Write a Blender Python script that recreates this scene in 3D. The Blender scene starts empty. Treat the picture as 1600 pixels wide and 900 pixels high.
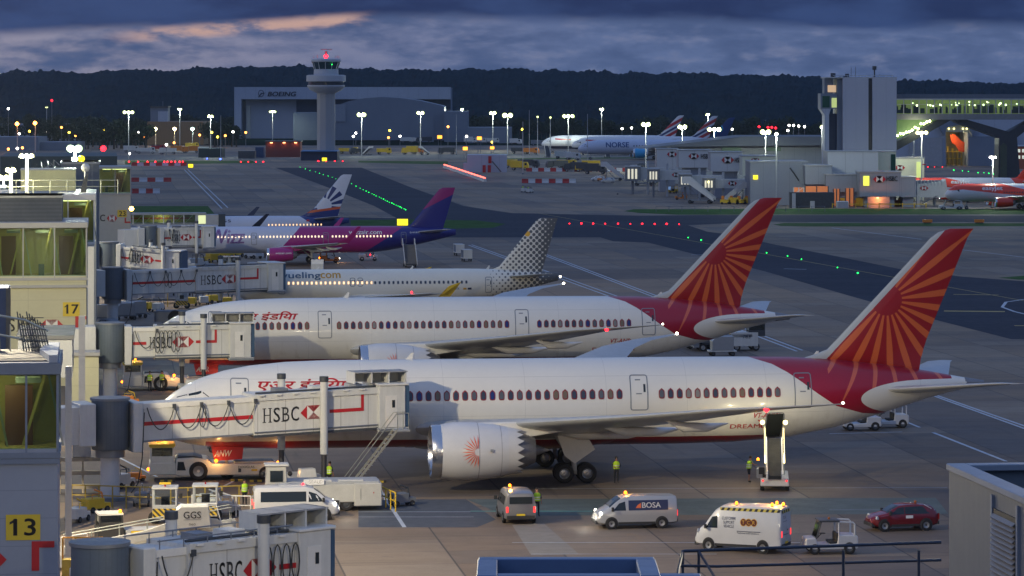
import bpy, bmesh, math, random
from mathutils import Vector, Matrix, noise
random.seed(7)
SC = bpy.context.scene
C = SC.collection
R = math.radians
# ------------------------------------------------------------------ camera
H, F, YH = 26.3, 5250.0, 147.0          # eye height, focal length in 1600-px pixels, horizon row
cam = bpy.data.cameras.new("camera"); co = bpy.data.objects.new("camera", cam); C.objects.link(co)
co.location = (0, 0, H); co.rotation_euler = (R(90), 0, 0)
cam.sensor_width = 36; cam.lens = 36 * F / 1600; cam.shift_y = -(450 - YH) / 1600
cam.clip_start = 1; cam.clip_end = 30000
SC.camera = co
SC.view_settings.view_transform = 'Standard'; SC.view_settings.look = 'None'
SC.view_settings.exposure = 0.40; SC.view_settings.gamma = 1.0
SC.cycles.use_denoising = True
SC.cycles.max_bounces = 5; SC.cycles.diffuse_bounces = 2; SC.cycles.glossy_bounces = 3
SC.cycles.transmission_bounces = 4; SC.cycles.transparent_max_bounces = 8
SC.cycles.sample_clamp_indirect = 3.0; SC.cycles.caustics_reflective = False; SC.cycles.caustics_refractive = False
PSI = math.atan(.121)                    # the stands are turned 7 degrees
UX, UY = Vector((math.cos(PSI), math.sin(PSI), 0)), Vector((-math.sin(PSI), math.cos(PSI), 0))

def G(px, py, z=0.0):
    Y = F * (H - z) / (py - YH); return Vector(((px - 800) * Y / F, Y, z))
def P(px, py, Y): return Vector(((px - 800) * Y / F, Y, H - (py - YH) * Y / F))
def AT(px, Y, z=0.0): return Vector(((px - 800) * Y / F, Y, z))

# ------------------------------------------------------------------ node helper
class S:
    """a value in a shader tree, with arithmetic"""
    def __init__(s, nt, v): s.nt, s.v = nt, v
    def op(s, o, b=None, c=None):
        n = s.nt.nodes.new('ShaderNodeMath'); n.operation = o
        for i, q in enumerate((s, b, c)):
            if q is None: continue
            if isinstance(q, S) and not isinstance(q.v, (int, float)): s.nt.links.new(q.v, n.inputs[i])
            else: n.inputs[i].default_value = q.v if isinstance(q, S) else q
        return S(s.nt, n.outputs[0])
    def __add__(s, b): return s.op('ADD', b)
    def __sub__(s, b): return s.op('SUBTRACT', b)
    def __mul__(s, b): return s.op('MULTIPLY', b)
    def __truediv__(s, b): return s.op('DIVIDE', b)
    def __neg__(s): return s.op('MULTIPLY', -1.0)
    __radd__ = __add__; __rmul__ = __mul__
    def __rsub__(s, b): return (-s) + b
    def gt(s, b): return s.op('GREATER_THAN', b)
    def lt(s, b): return s.op('LESS_THAN', b)
    def pw(s, b): return s.op('POWER', b)
    def mn(s, b): return s.op('MINIMUM', b)
    def mx(s, b): return s.op('MAXIMUM', b)
    def fr(s): return s.op('FRACT')
    def ab(s): return s.op('ABSOLUTE')
    def sq(s): return s.op('SQRT')
    def step(s, a, b):
        n = s.nt.nodes.new('ShaderNodeMapRange'); n.interpolation_type = 'SMOOTHSTEP'
        s.nt.links.new(s.v, n.inputs[0]); n.inputs[1].default_value = a; n.inputs[2].default_value = b
        return S(s.nt, n.outputs[0])
    def lin(s, a, b, c=0, d=1):
        n = s.nt.nodes.new('ShaderNodeMapRange'); n.clamp = True
        s.nt.links.new(s.v, n.inputs[0])
        for i, q in enumerate((a, b, c, d)): n.inputs[i + 1].default_value = q
        return S(s.nt, n.outputs[0])
    def curve(s, pts):
        """piecewise linear through pts [(x, y)]"""
        x0, x1 = pts[0][0], pts[-1][0]; ys = [p[1] for p in pts]; y0, y1 = min(ys), max(ys)
        n = s.nt.nodes.new('ShaderNodeFloatCurve'); t = s.lin(x0, x1)
        s.nt.links.new(t.v, n.inputs['Value']); c = n.mapping.curves[0]
        q = [((a - x0) / (x1 - x0), (b - y0) / (y1 - y0)) for a, b in pts]
        c.points[0].location = q[0]; c.points[1].location = q[-1]
        for a in q[1:-1]: c.points.new(*a)
        for p_ in c.points: p_.handle_type = 'VECTOR'
        n.mapping.update()
        return S(s.nt, n.outputs[0]) * (y1 - y0) + y0

def col(c):
    """srgb hex or linear tuple -> linear rgba"""
    if isinstance(c, str):
        v = [int(c[i:i + 2], 16) / 255 for i in (0, 2, 4)]
        v = [x / 12.92 if x < .04045 else ((x + .055) / 1.055) ** 2.4 for x in v]; return (*v, 1)
    return (*c[:3], 1)
def mixc(nt, fac, a, b):
    n = nt.nodes.new('ShaderNodeMix'); n.data_type = 'RGBA'
    if isinstance(fac, S): nt.links.new(fac.v, n.inputs[0])
    else: n.inputs[0].default_value = fac
    for q, i in ((a, 6), (b, 7)):
        if isinstance(q, (tuple, str)): n.inputs[i].default_value = col(q)
        else: nt.links.new(q, n.inputs[i])
    return n.outputs[2]
def noi(nt, vec, scale, detail=3, rough=.5):
    n = nt.nodes.new('ShaderNodeTexNoise'); n.inputs['Scale'].default_value = scale
    n.inputs['Detail'].default_value = detail; n.inputs['Roughness'].default_value = rough
    if vec is not None: nt.links.new(vec, n.inputs['Vector'])
    return S(nt, n.outputs['Fac'])
def vec3(nt, x, y, z):
    n = nt.nodes.new('ShaderNodeCombineXYZ')
    for i, q in enumerate((x, y, z)):
        if isinstance(q, S): nt.links.new(q.v, n.inputs[i])
        else: n.inputs[i].default_value = q
    return n.outputs[0]
def coords(nt, which='Object'):
    t = nt.nodes.new('ShaderNodeTexCoord'); s = nt.nodes.new('ShaderNodeSeparateXYZ')
    nt.links.new(t.outputs[which], s.inputs[0])
    return t.outputs[which], S(nt, s.outputs[0]), S(nt, s.outputs[1]), S(nt, s.outputs[2])
_M = {}
def mat(name, c, rough=.6, metal=0., var=.12, sc=1.2, emit=0., paint=None, coat=0., bump=0., streak=0., spec=.5):
    """painted / weathered surface: base colour broken by two scales of noise; paint(nt, x, y, z, base) may return another colour"""
    if name in _M: return _M[name]
    m = bpy.data.materials.new(name); m.use_nodes = True; nt = m.node_tree; b = nt.nodes['Principled BSDF']
    b.inputs['Roughness'].default_value = rough; b.inputs['Metallic'].default_value = metal
    if coat: b.inputs['Coat Weight'].default_value = coat; b.inputs['Coat Roughness'].default_value = .08
    b.inputs['Base Color'].default_value = col(c); b.inputs['Specular IOR Level'].default_value = spec
    if emit:
        b.inputs['Emission Color'].default_value = col(c); b.inputs['Emission Strength'].default_value = emit
    else:
        v, x, y, z = coords(nt)
        out = paint(nt, x, y, z, c) if paint else None
        if var:
            f = noi(nt, v, sc, 4, .6) * .7 + noi(nt, v, sc * 9, 2) * .3
            if streak:
                f = f * (1 - streak) + noi(nt, vec3(nt, x * 3, y * 3, z * .25), 1.5, 3) * streak
            k = f.lin(.3, .7, 1 - var, 1 + var * .45)
            base = out if out is not None else c
            mul = nt.nodes.new('ShaderNodeMix'); mul.data_type = 'RGBA'; mul.blend_type = 'MULTIPLY'; mul.inputs[0].default_value = 1
            if isinstance(base, (tuple, str)): mul.inputs[6].default_value = col(base)
            else: nt.links.new(base, mul.inputs[6])
            nt.links.new(vec3(nt, k, k, k), mul.inputs[7]); out = mul.outputs[2]
            r = f.lin(.3, .7, min(1, rough + .6 * var), max(.03, rough - .6 * var)); nt.links.new(r.v, b.inputs['Roughness'])
            if bump:
                bn = nt.nodes.new('ShaderNodeBump'); bn.inputs['Strength'].default_value = bump; bn.inputs['Distance'].default_value = .05
                nt.links.new(f.v, bn.inputs['Height']); nt.links.new(bn.outputs[0], b.inputs['Normal'])
        if out is not None: nt.links.new(out, b.inputs['Base Color'])
    _M[name] = m
    return m

# ------------------------------------------------------------------ world: dusk, broken cloud deck over a pale band, faint afterglow
w = bpy.data.worlds.new("World"); SC.world = w; w.use_nodes = True; nt = w.node_tree
bg = nt.nodes['Background']
v, dx, dy, dz = coords(nt, 'Generated')
az = dx / dy.ab().mx(.05)
cv = vec3(nt, az * 26, dz * 84, 0)
n1 = noi(nt, cv, .8, 6, .55); n2 = noi(nt, vec3(nt, az * 70 + 5, dz * 210, 2), 1, 5, .6)
low = mixc(nt, az.step(-.16, .04), (.225, .215, .280), (.080, .120, .235))
low = mixc(nt, (n1 * .6 + n2 * .4).step(.38, .60), (.045, .076, .165), low)
low = mixc(nt, (n2).step(.5, .75) * .4, low, (.19, .20, .28))
edge = dz + (n1 - .5) * .010 + (n2 - .5) * .004 - az.lin(-.16, -.02) * .0045 + az.lin(0, .1) * .003
deck = edge.step(.0165, .0205)
deckc = mixc(nt, n1.step(.38, .66), (.007, .022, .075), (.021, .048, .135))
sky = mixc(nt, deck, low, deckc)
line = (dz - (az + .115) * .075 - .0172 + (n2 - .5) * .0016).ab()
pk = line.step(.0030, .0003) * az.step(-.125, -.10) * az.step(-.038, -.052) * n2.step(.36, .6)
sky = mixc(nt, pk, sky, (.42, .27, .23))
sky = mixc(nt, dz.step(.035, .35), sky, (.120, .190, .37))   # the open blue-hour sky overhead, above the frame
ns = nt.nodes.new('ShaderNodeTexSky'); ns.sky_type = 'NISHITA'; ns.sun_disc = False
ns.sun_elevation = R(1.0); ns.sun_rotation = R(-70); ns.air_density = 1.5; ns.ozone_density = 4
add = nt.nodes.new('ShaderNodeMix'); add.data_type = 'RGBA'; add.blend_type = 'ADD'; add.inputs[0].default_value = .03
nt.links.new(sky, add.inputs[6]); nt.links.new(ns.outputs[0], add.inputs[7])
nt.links.new(add.outputs[2], bg.inputs[0]); bg.inputs[1].default_value = 1.0
# last light of the set sun, low behind the clouds: broad and very weak
sl = bpy.data.lights.new("sun", 'SUN'); so = bpy.data.objects.new("sun", sl); C.objects.link(so)
sl.energy = .12; sl.angle = R(30); sl.color = (1, .8, .7)
so.rotation_euler = (R(70), 0, R(-70))

# ------------------------------------------------------------------ mesh builder
class MB:
    def __init__(s): s.v, s.f, s.m, s.mats = [], [], [], []
    def slot(s, m):
        if m not in s.mats: s.mats.append(m)
        return s.mats.index(m)
    def add(s, vs, fs, m):
        o = len(s.v); k = s.slot(m); s.v += [tuple(q) for q in vs]
        for f in fs: s.f.append([o + i for i in f]); s.m.append(k)
        return s
    def box(s, x0, y0, z0, x1, y1, z1, m, T=None, tx=0., ty=0.):
        """tx, ty shrink the top"""
        vs = [(x0, y0, z0), (x1, y0, z0), (x1, y1, z0), (x0, y1, z0), (x0 + tx, y0 + ty, z1), (x1 - tx, y0 + ty, z1), (x1 - tx, y1 - ty, z1), (x0 + tx, y1 - ty, z1)]
        if T: vs = [T @ Vector(q) for q in vs]
        return s.add(vs, [(3, 2, 1, 0), (4, 5, 6, 7), (0, 1, 5, 4), (1, 2, 6, 5), (2, 3, 7, 6), (3, 0, 4, 7)], m)
    def prism(s, poly, a, b, m, ax='y', T=None):
        """poly of (u, v) pushed along ax from a to b. ax y: (x, z); x: (y, z); z: (x, y)"""
        def mk(p, t): return {'y': (p[0], t, p[1]), 'x': (t, p[0], p[1]), 'z': (p[0], p[1], t)}[ax]
        n = len(poly); vs = [mk(p, a) for p in poly] + [mk(p, b) for p in poly]
        if T: vs = [T @ Vector(q) for q in vs]
        return s.add(vs, [tuple(range(n))[::-1], tuple(range(n, 2 * n))] + [(i, (i + 1) % n, n + (i + 1) % n, n + i) for i in range(n)], m)
    def cyl(s, p0, p1, r0, m, r1=None, n=12, caps=True):
        return s.tube([p0, p1], [r0, r0 if r1 is None else r1], m, n, caps)
    def tube(s, pts, r, m, n=6, caps=True):
        pts = [Vector(p) for p in pts]; rs = r if isinstance(r, (list, tuple)) else [r] * len(pts); rings = []
        d0 = (pts[1] - pts[0]).normalized(); up = Vector((0, 0, 1)) if abs(d0.z) < .9 else Vector((1, 0, 0)); a = d0.cross(up).normalized()
        for i, p in enumerate(pts):
            d = (pts[min(i + 1, len(pts) - 1)] - pts[max(i - 1, 0)]).normalized()
            a = (a - d * a.dot(d)).normalized(); b = d.cross(a)
            rings.append([p + (a * math.cos(t) + b * math.sin(t)) * rs[i] for t in (2 * math.pi * k / n for k in range(n))])
        return s.loft(rings, m, caps)
    def loft(s, rings, m, caps=True, closed=True):
        n = len(rings[0]); vs = [q for r_ in rings for q in r_]; fs = []
        for i in range(len(rings) - 1):
            for k in range(n if closed else n - 1):
                fs.append((i * n + k, i * n + (k + 1) % n, (i + 1) * n + (k + 1) % n, (i + 1) * n + k))
        if caps: fs += [tuple(range(n))[::-1], tuple(range((len(rings) - 1) * n, len(rings) * n))]
        return s.add(vs, fs, m)
    def lathe(s, prof, m, axis='x', c=(0, 0, 0), n=24, caps=False):
        rings = []
        for a, r_ in prof:
            rg = []
            for k in range(n):
                t = 2 * math.pi * k / n; u, w_ = r_ * math.cos(t), r_ * math.sin(t)
                q = {'x': (a, u, w_), 'y': (u, a, w_), 'z': (u, w_, a)}[axis]
                rg.append((q[0] + c[0], q[1] + c[1], q[2] + c[2]))
            rings.append(rg)
        return s.loft(rings, m, caps)
    def ball(s, c, r, m, n=10, sz=1.):
        k = n // 2
        return s.lathe([(-r * sz * math.cos(math.pi * i / k), max(.001, r * math.sin(math.pi * i / k))) for i in range(k + 1)], m, 'z', c, n)
    def quad(s, a, b, c, d, m): return s.add([a, b, c, d], [(0, 1, 2, 3)], m)
    def wheel(s, c, r, w_, m, rim, n=20):
        x, y, z = c; q = .12 * r
        s.lathe([(-w_ / 2, r * .55), (-w_ / 2, r - q), (-w_ / 2 + q, r), (w_ / 2 - q, r), (w_ / 2, r - q), (w_ / 2, r * .55)], m, 'y', c, n)
        s.lathe([(-w_ / 2 + q, .01), (-w_ / 2 + q * .7, r * .2), (-w_ / 2 + q * 1.3, r * .42), (-w_ / 2 + .002, r * .56), (w_ / 2 - .002, r * .56), (w_ / 2 - q, .01)], rim, 'y', c, n)
        return s
    def rbox(s, x0, y0, z0, x1, y1, z1, m, r=.05):
        """box with rounded vertical edges and eased top"""
        def ring(z, i):
            pts = []
            for cx, cy, a0 in ((x1 - r, y1 - r, 0), (x0 + r, y1 - r, 90), (x0 + r, y0 + r, 180), (x1 - r, y0 + r, 270)):
                for a in (0, 45, 90):
                    t = R(a0 + a); pts.append((cx + (r - i) * math.cos(t), cy + (r - i) * math.sin(t), z))
            return pts
        return s.loft([ring(z0, 0), ring(z1 - r * .6, 0), ring(z1 - r * .2, r * .25), ring(z1, r * .7)], m)
    def build(s, name, parent=None, label=None, cat=None, group=None, kind=None, smooth=None, loc=None, rz=0., bevel=0.):
        me = bpy.data.meshes.new(name); me.from_pydata(s.v, [], s.f)
        for m in s.mats: me.materials.append(m)
        me.polygons.foreach_set('material_index', s.m)
        bm = bmesh.new(); bm.from_mesh(me); bmesh.ops.recalc_face_normals(bm, faces=bm.faces)
        if bevel:
            es = [e for e in bm.edges if e.is_manifold and e.calc_face_angle(0) > .6]
            bmesh.ops.bevel(bm, geom=es, offset=bevel, segments=1, affect='EDGES', clamp_overlap=True)
        bm.to_mesh(me); bm.free()
        if smooth is not None:
            me.shade_smooth() if hasattr(me, 'shade_smooth') else None
            try: me.set_sharp_from_angle(angle=R(smooth))
            except Exception: pass
        o = bpy.data.objects.new(name, me); C.objects.link(o)
        if parent: o.parent = parent
        if loc is not None: o.location = loc
        o.rotation_euler.z = rz
        return tag(o, label, cat, group, kind)
def tag(o, label=None, cat=None, group=None, kind=None):
    if label: o['label'] = label
    if cat: o['category'] = cat
    if group: o['group'] = group
    if kind: o['kind'] = kind
    return o
def empty(name, loc, rz=0., label=None, cat=None, group=None):
    o = bpy.data.objects.new(name, None); C.objects.link(o); o.empty_display_size = .5
    o.location = loc; o.rotation_euler.z = rz
    return tag(o, label, cat, group)
def kids(o): return [c for c in bpy.data.objects if c.parent == o]
def copy_tree(o, parent=None, loc=None, rz=None, label=None, group=None, sc=None):
    c = o.copy(); C.objects.link(c)
    if parent: c.parent = parent
    if loc is not None: c.location = loc
    if rz is not None: c.rotation_euler.z = rz
    if sc: c.scale = (sc,) * 3
    if label: c['label'] = label
    if group: c['group'] = group
    for ch in kids(o): copy_tree(ch, c)
    return c
def lamp(name, loc, power, color=(1, .9, .7), parent=None, size=.4, spot=None, target=None, blend=.6):
    l = bpy.data.lights.new(name, 'SPOT' if spot else 'POINT'); o = bpy.data.objects.new(name, l); C.objects.link(o)
    l.energy = power; l.color = color; l.shadow_soft_size = size
    o.location = loc
    if spot:
        l.spot_size = R(spot); l.spot_blend = blend
        o.rotation_euler = (Vector(target) - Vector(loc)).to_track_quat('-Z', 'Y').to_euler()
    if parent: o.parent = parent
    return o

# ------------------------------------------------------------------ writing
_T = {}
def glyphs(s):
    if s not in _T:
        c = bpy.data.curves.new('t', 'FONT'); c.body = s; c.resolution_u = 3; o = bpy.data.objects.new('t', c); C.objects.link(o)
        bpy.context.view_layer.update(); dg = bpy.context.evaluated_depsgraph_get()
        me = bpy.data.meshes.new_from_object(o.evaluated_get(dg))
        vs = [(q.co.x, q.co.y) for q in me.vertices]; fs = [tuple(p.vertices) for p in me.polygons]
        bpy.data.objects.remove(o); bpy.data.curves.remove(c); bpy.data.meshes.remove(me)
        x0 = min(q[0] for q in vs); x1 = max(q[0] for q in vs); y0 = min(q[1] for q in vs); y1 = max(q[1] for q in vs)
        _T[s] = ([((x - x0) / (x1 - x0), (y - y0) / (y1 - y0)) for x, y in vs], fs)
    return _T[s]
def flat(parts2d, mapf, step=0., stepx=0.):
    """parts2d: [(verts2d, faces, material)] -> MB through mapf(u, v); step splits the faces on horizontal lines so that they follow a curved skin"""
    mb = MB()
    for vs, fs, m in parts2d:
        if step:
            bm = bmesh.new(); bv = [bm.verts.new((x, y, 0)) for x, y in vs]
            for f in fs:
                try: bm.faces.new([bv[i] for i in f])
                except ValueError: pass
            lo, hi = min(q[1] for q in vs), max(q[1] for q in vs); t = lo + step
            while t < hi:
                bmesh.ops.bisect_plane(bm, geom=bm.verts[:] + bm.edges[:] + bm.faces[:], plane_co=(0, t, 0), plane_no=(0, 1, 0)); t += step
            if stepx:
                lo, hi = min(q[0] for q in vs), max(q[0] for q in vs); t = lo + stepx
                while t < hi: bmesh.ops.bisect_plane(bm, geom=bm.verts[:] + bm.edges[:] + bm.faces[:], plane_co=(t, 0, 0), plane_no=(1, 0, 0)); t += stepx
            bm.verts.ensure_lookup_table(); bm.verts.index_update()
            vs = [(q.co.x, q.co.y) for q in bm.verts]; fs = [tuple(q.index for q in f.verts) for f in bm.faces]; bm.free()
        mb.add([mapf(x, y) for x, y in vs], fs, m)
    return mb
def text2d(s, m, x, y, w_, h, shear=0., bold=0.):
    vs, fs = glyphs(s); out = [([(x + a * w_ + b * h * shear, y + b * h) for a, b in vs], fs, m)]
    if bold: out += [([(p + bold, q + .0) for p, q in out[0][0]], fs, m), ([(p + bold / 2, q + bold / 2) for p, q in out[0][0]], fs, m)]
    return out
def rect2d(m, x0, y0, x1, y1): return [([(x0, y0), (x1, y0), (x1, y1), (x0, y1)], [(0, 1, 2, 3)], m)]
def poly2d(m, pts): return [(pts, [tuple(range(len(pts)))], m)]
def bank_word(m, x, y, w_, h):
    """the four serif letters of the bank advertisement"""
    o = []; t = .035 * w_; k = h * .05
    o += rect2d(m, x + .03 * w_, y, x + .03 * w_ + t, y + h) + rect2d(m, x + .19 * w_, y, x + .19 * w_ + t, y + h) + rect2d(m, x + .03 * w_, y + h * .48, x + .2 * w_, y + h * .54)
    for sx in (0, .16):
        for yy in (0, h - k): o += rect2d(m, x + sx * w_, yy + y, x + (sx + .095) * w_, yy + y + k)
    o += text2d('S', m, x + .30 * w_, y, .17 * w_, h, bold=.008 * w_)
    o += text2d('B', m, x + .545 * w_, y, .19 * w_, h) + rect2d(m, x + .515 * w_, y, x + .62 * w_, y + k) + rect2d(m, x + .515 * w_, y + h - k, x + .62 * w_, y + h)
    o += text2d('C', m, x + .78 * w_, y, .21 * w_, h, bold=.008 * w_)
    return o
def bank_mark(red, white, cx, cy, h, ratio=1.):
    a = h / 2; q = a * ratio
    o = rect2d(white, cx - q, cy - a, cx + q, cy + a)
    for p in ([(cx - q, cy + a), (cx + q, cy + a), (cx, cy)], [(cx - q, cy - a), (cx, cy), (cx + q, cy - a)][::-1],
              [(cx - q, cy - a), (cx - q, cy + a), (cx - 2 * q, cy)], [(cx + q, cy - a), (cx + 2 * q, cy), (cx + q, cy + a)]): o += poly2d(red, p)
    return o
def lift(parts, d): return parts

# ------------------------------------------------------------------ common materials
WHITE = mat('white_paint', (.72, .72, .70), .38, var=.10, coat=.2)
WGREY = mat('weathered_white_panel', (.60, .61, .60), .5, var=.16, sc=.5, streak=.4)
LGREY = mat('light_grey_metal', (.42, .44, .47), .5, .2, var=.12)
MGREY = mat('grey_metal', (.22, .24, .27), .5, .4, var=.15)
DGREY = mat('dark_grey_metal', (.07, .078, .09), .5, .3, var=.2)
BLACK = mat('black_rubber', (.018, .018, .02), .8, var=.2)
RIM = mat('wheel_rim', (.35, .36, .37), .4, .7)
GLASSD = mat('dark_vehicle_glass', (.02, .028, .035), .06, var=0)
YEL = mat('yellow_paint', (.72, .48, .03), .5, var=.15)
ORA = mat('orange_paint', (.75, .24, .03), .5, var=.15)
REDP = mat('red_paint', (.42, .016, .022), .5, var=.1)
NAVY = mat('navy_lettering', (.02, .03, .07), .5, var=0)
BLKT = mat('black_lettering', (.02, .02, .022), .5, var=0)
WHT = mat('white_lettering', (.85, .85, .85), .5, var=0)
LIME = mat('lime_hi_vis_cloth', (.50, .80, .03), .7, var=.1)
L_WARM = mat('warm_floodlight', (1., .90, .36), emit=2.2)
L_COOL = mat('cool_floodlight', (.86, 1., .38), emit=2.1)
L_AMB = mat('amber_beacon', (1., .20, .008), emit=5)
L_RED = mat('red_lamp', (1., .01, .02), emit=6)
L_GRN = mat('green_taxi_lamp', (.01, 1., .10), emit=4)
L_YSGN = mat('lit_yellow_sign', (1., .78, .02), emit=1.6)
L_ORS = mat('lit_orange_sign', (1., .36, .04), emit=2.2)
L_WIN = mat('lit_cabin_window', (1., .72, .42), emit=1.0)
# ------------------------------------------------------------------ ground
def apron_paint(nt, x, y, z, base):
    cs, sn = math.cos(PSI), math.sin(PSI)
    u = x * cs + y * sn; v_ = y * cs - x * sn
    p = vec3(nt, u, v_, 0)
    joints = ((u / 6.5).fr() - .5).ab().gt(.4915).mx(((v_ / 5.2).fr() - .5).ab().gt(.4895) * .6)
    cell = nt.nodes.new('ShaderNodeTexWhiteNoise')
    nt.links.new(vec3(nt, (u / 6.5).op('FLOOR'), (v_ / 5.2).op('FLOOR'), 0), cell.inputs['Vector'])
    cellv = S(nt, cell.outputs['Value'])
    big = noi(nt, vec3(nt, u * .35, v_, 0), .018, 5, .62); mid = noi(nt, vec3(nt, u * .25, v_ * 1.2, 3), .09, 5, .65)
    c = mixc(nt, big.step(.36, .64), (.112, .090, .078), (.270, .195, .132))
    cell2 = nt.nodes.new('ShaderNodeTexWhiteNoise'); nt.links.new(vec3(nt, (u / 6.5).op('FLOOR'), (v_ / 31.2).op('FLOOR'), 7), cell2.inputs['Vector']); strip = S(nt, cell2.outputs['Value'])
    c = mixc(nt, strip.gt(.82) * .4, c, (.27, .22, .175)); c = mixc(nt, strip.lt(.18) * .45, c, (.085, .085, .095))
    c = mixc(nt, cellv.gt(.86) * .35, c, (.28, .235, .19))
    c = mixc(nt, cellv.lt(.14) * .30, c, (.105, .10, .105))
    c = mixc(nt, mid.step(.55, .78) * .55, c, (.085, .085, .095))
    c = mixc(nt, noi(nt, p, .6, 4, .7).step(.62, .75) * .5, c, (.07, .07, .075))
    c = mixc(nt, noi(nt, vec3(nt, u * .05, v_ * 1.3, 9), .55, 3, .6).step(.60, .72) * .45, c, (.05, .048, .052))
    c = mixc(nt, noi(nt, vec3(nt, u * .9, v_ * .06, 4), .5, 3, .6).step(.63, .72) * .4, c, (.05, .048, .052))
    return mixc(nt, joints * .8, c, (.045, .042, .045))
APRON = mat('concrete_apron', (.2, .18, .16), .72, var=.10, sc=.5, paint=apron_paint, bump=.1, spec=.3)
def asphalt_paint(nt, x, y, z, base):
    n = noi(nt, vec3(nt, x * .3, y, 0), .05, 5, .65)
    return mixc(nt, n.step(.4, .7), (.016, .024, .046), (.028, .037, .060))
ASPH = mat('dark_asphalt', (.04, .045, .06), .85, var=.15, sc=.8, paint=asphalt_paint, spec=.2)
GRASS = mat('short_grass', (.030, .100, .012), .95, var=.45, sc=.25, spec=.1)
g = MB(); g.quad((-4000, -400, 0), (4000, -400, 0), (4000, 4280, 0), (-4000, 4280, 0), APRON); g.build('ground', kind='structure')
FIELD = mat('dark_field', (.012, .024, .018), .95, var=.3, sc=.01, spec=0)
g = MB(); g.quad((-4000, 1720, .03), (4000, 1720, .03), (4000, 4280, .03), (-4000, 4280, .03), FIELD); g.build('land', kind='structure')
def sheet(name, pts, m, z=.006, kind='structure', **k):
    g = MB(); q = [G(*p) for p in pts]; g.add([(p.x, p.y, z) for p in q], [tuple(range(len(q)))], m)
    return g.build(name, kind=kind, **k)
sheet('taxiway', [(430, 262), (565, 262), (640, 292), (725, 322), (800, 333), (1000, 337), (1100, 336), (1220, 336), (1700, 337), (1700, 347), (1230, 347), (1200, 346), (1075, 352), (1105, 362), (1150, 368), (1205, 381), (1300, 399), (1404, 420), (1500, 432), (1700, 447),
                  (1700, 530), (1580, 530), (1470, 502), (1330, 463), (1195, 424), (1105, 402), (1012, 379), (958, 377), (938, 371), (740, 371), (690, 371), (620, 360), (350, 356), (350, 336), (620, 341), (585, 322), (510, 292)], ASPH)
sheet('service_road', [(-50, 244), (1700, 238), (1700, 243), (1100, 245), (600, 249), (-50, 251)], mat('road_asphalt', (.10, .10, .105), .8, var=.15, sc=.1), .03)
sheet('asphalt_patch', [(560, 781), (728, 780), (775, 812), (745, 824), (560, 824)], mat('repair_asphalt', (.075, .085, .105), .8, var=.15), .006)
sheet('walkway', [(728, 780), (1462, 778), (1482, 803), (790, 806)], mat('green_walkway_paint', (.105, .135, .128), .75, var=.22, sc=.6), .008)
sheet('concrete_patch', [(800, 820), (850, 818), (905, 866), (830, 868)], mat('pale_concrete_patch', (.24, .215, .19), .8, var=.15), .006)
for i, pts in enumerate(([(975, 330), (990, 327), (1250, 326), (1700, 327), (1700, 335), (1060, 335.5), (1000, 333)], [(1208, 351), (1225, 348.5), (1700, 349), (1700, 353.5), (1260, 354), (1220, 353)],
                         [(548, 344), (640, 343), (745, 344.5), (790, 350), (770, 356), (700, 357.5), (548, 357)], [(195, 322), (325, 322), (335, 334), (195, 334)],
                         [(195, 251), (395, 251), (400, 255), (195, 257)], [(560, 251), (700, 252), (700, 257), (560, 254)], [(1560, 434), (1600, 431), (1700, 433), (1700, 438), (1590, 437)],
                         [(700, 246), (760, 240), (1010, 244), (1010, 247), (760, 250)])):
    sheet('grass', pts, GRASS, .012, kind='stuff')
LINE = mat('white_line_paint', (.50, .55, .62), .7, var=.25, sc=1.)
YLINE = mat('yellow_line_paint', (.45, .34, .10), .7, var=.25, sc=1.)
def stripe(p, q, w_, m=LINE, z=.014, name='painted_line'):
    a, b = (G(*p), G(*q)); a.z = b.z = z; d = (b - a).normalized(); n = Vector((-d.y, d.x, 0)) * w_ / 2
    g = MB(); g.quad(a - n, b - n, b + n, a + n, m); return g.build(name, kind='structure')
for a, b in (((845, 397), (1245, 549)), ((1440, 612), (1640, 684)), ((732, 383), (960, 466)), ((288, 265), (347, 326))):
    stripe(a, b, .28); stripe((a[0] + 5, a[1] - .6), (b[0] + 9, b[1] - 1.4), .28)
for a, b, w_ in (((1458, 676), (1572, 721), .3), ((1408, 656), (1437, 668), .25), ((730, 796), (925, 796), .0), ((560, 800), (735, 800), .16), ((560, 808), (740, 808), .12),
                 ((800, 848), (1250, 848), .14), ((830, 866), (1120, 866), .12), ((586, 754), (632, 824), .25), ((180, 712), (245, 745), .2), ((840, 764), (1480, 762), .12), ((230, 772), (330, 800), .2), ((330, 770), (365, 752), .2),
                 ((905, 371), (1060, 352), .0), ((1300, 356), (1440, 374), .35), ((1500, 390), (1600, 402), .35), ((820, 336), (1210, 344), .0), ((1080, 398), (1110, 398), .5), ((1225, 420), (1260, 421), .5), ((1296, 678), (1410, 675), .2), ((1296, 797), (1400, 797), .1)):
    if w_: stripe(a, b, w_)
stripe((735, 799), (925, 799), .35, mat('teal_line_paint', (.10, .32, .28), .7, var=.2))
stripe((840, 333), (1600, 470), .22, YLINE); stripe((1475, 486), (1570, 487), 1.6, YLINE)
stripe((1490, 460), (1560, 461), .8, YLINE); stripe((1585, 509), (1640, 509), 1., YLINE)
# curved lead-in line
g = MB(); pts = [G(*p) for p in ((1700, 466), (1600, 468), (1572, 472), (1566, 480), (1585, 487), (1640, 500))]
for a, b in zip(pts, pts[1:]):
    d = (b - a).normalized(); n = Vector((-d.y, d.x, 0)) * .2; g.quad(*[(q.x, q.y, .018) for q in (a - n, b - n, b + n, a + n)], LINE)
g.build('painted_line', kind='structure')
for x in (205, 257, 380, 416, 546, 583):            # yellow and black kerb blocks by the stand edge
    pass

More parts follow.
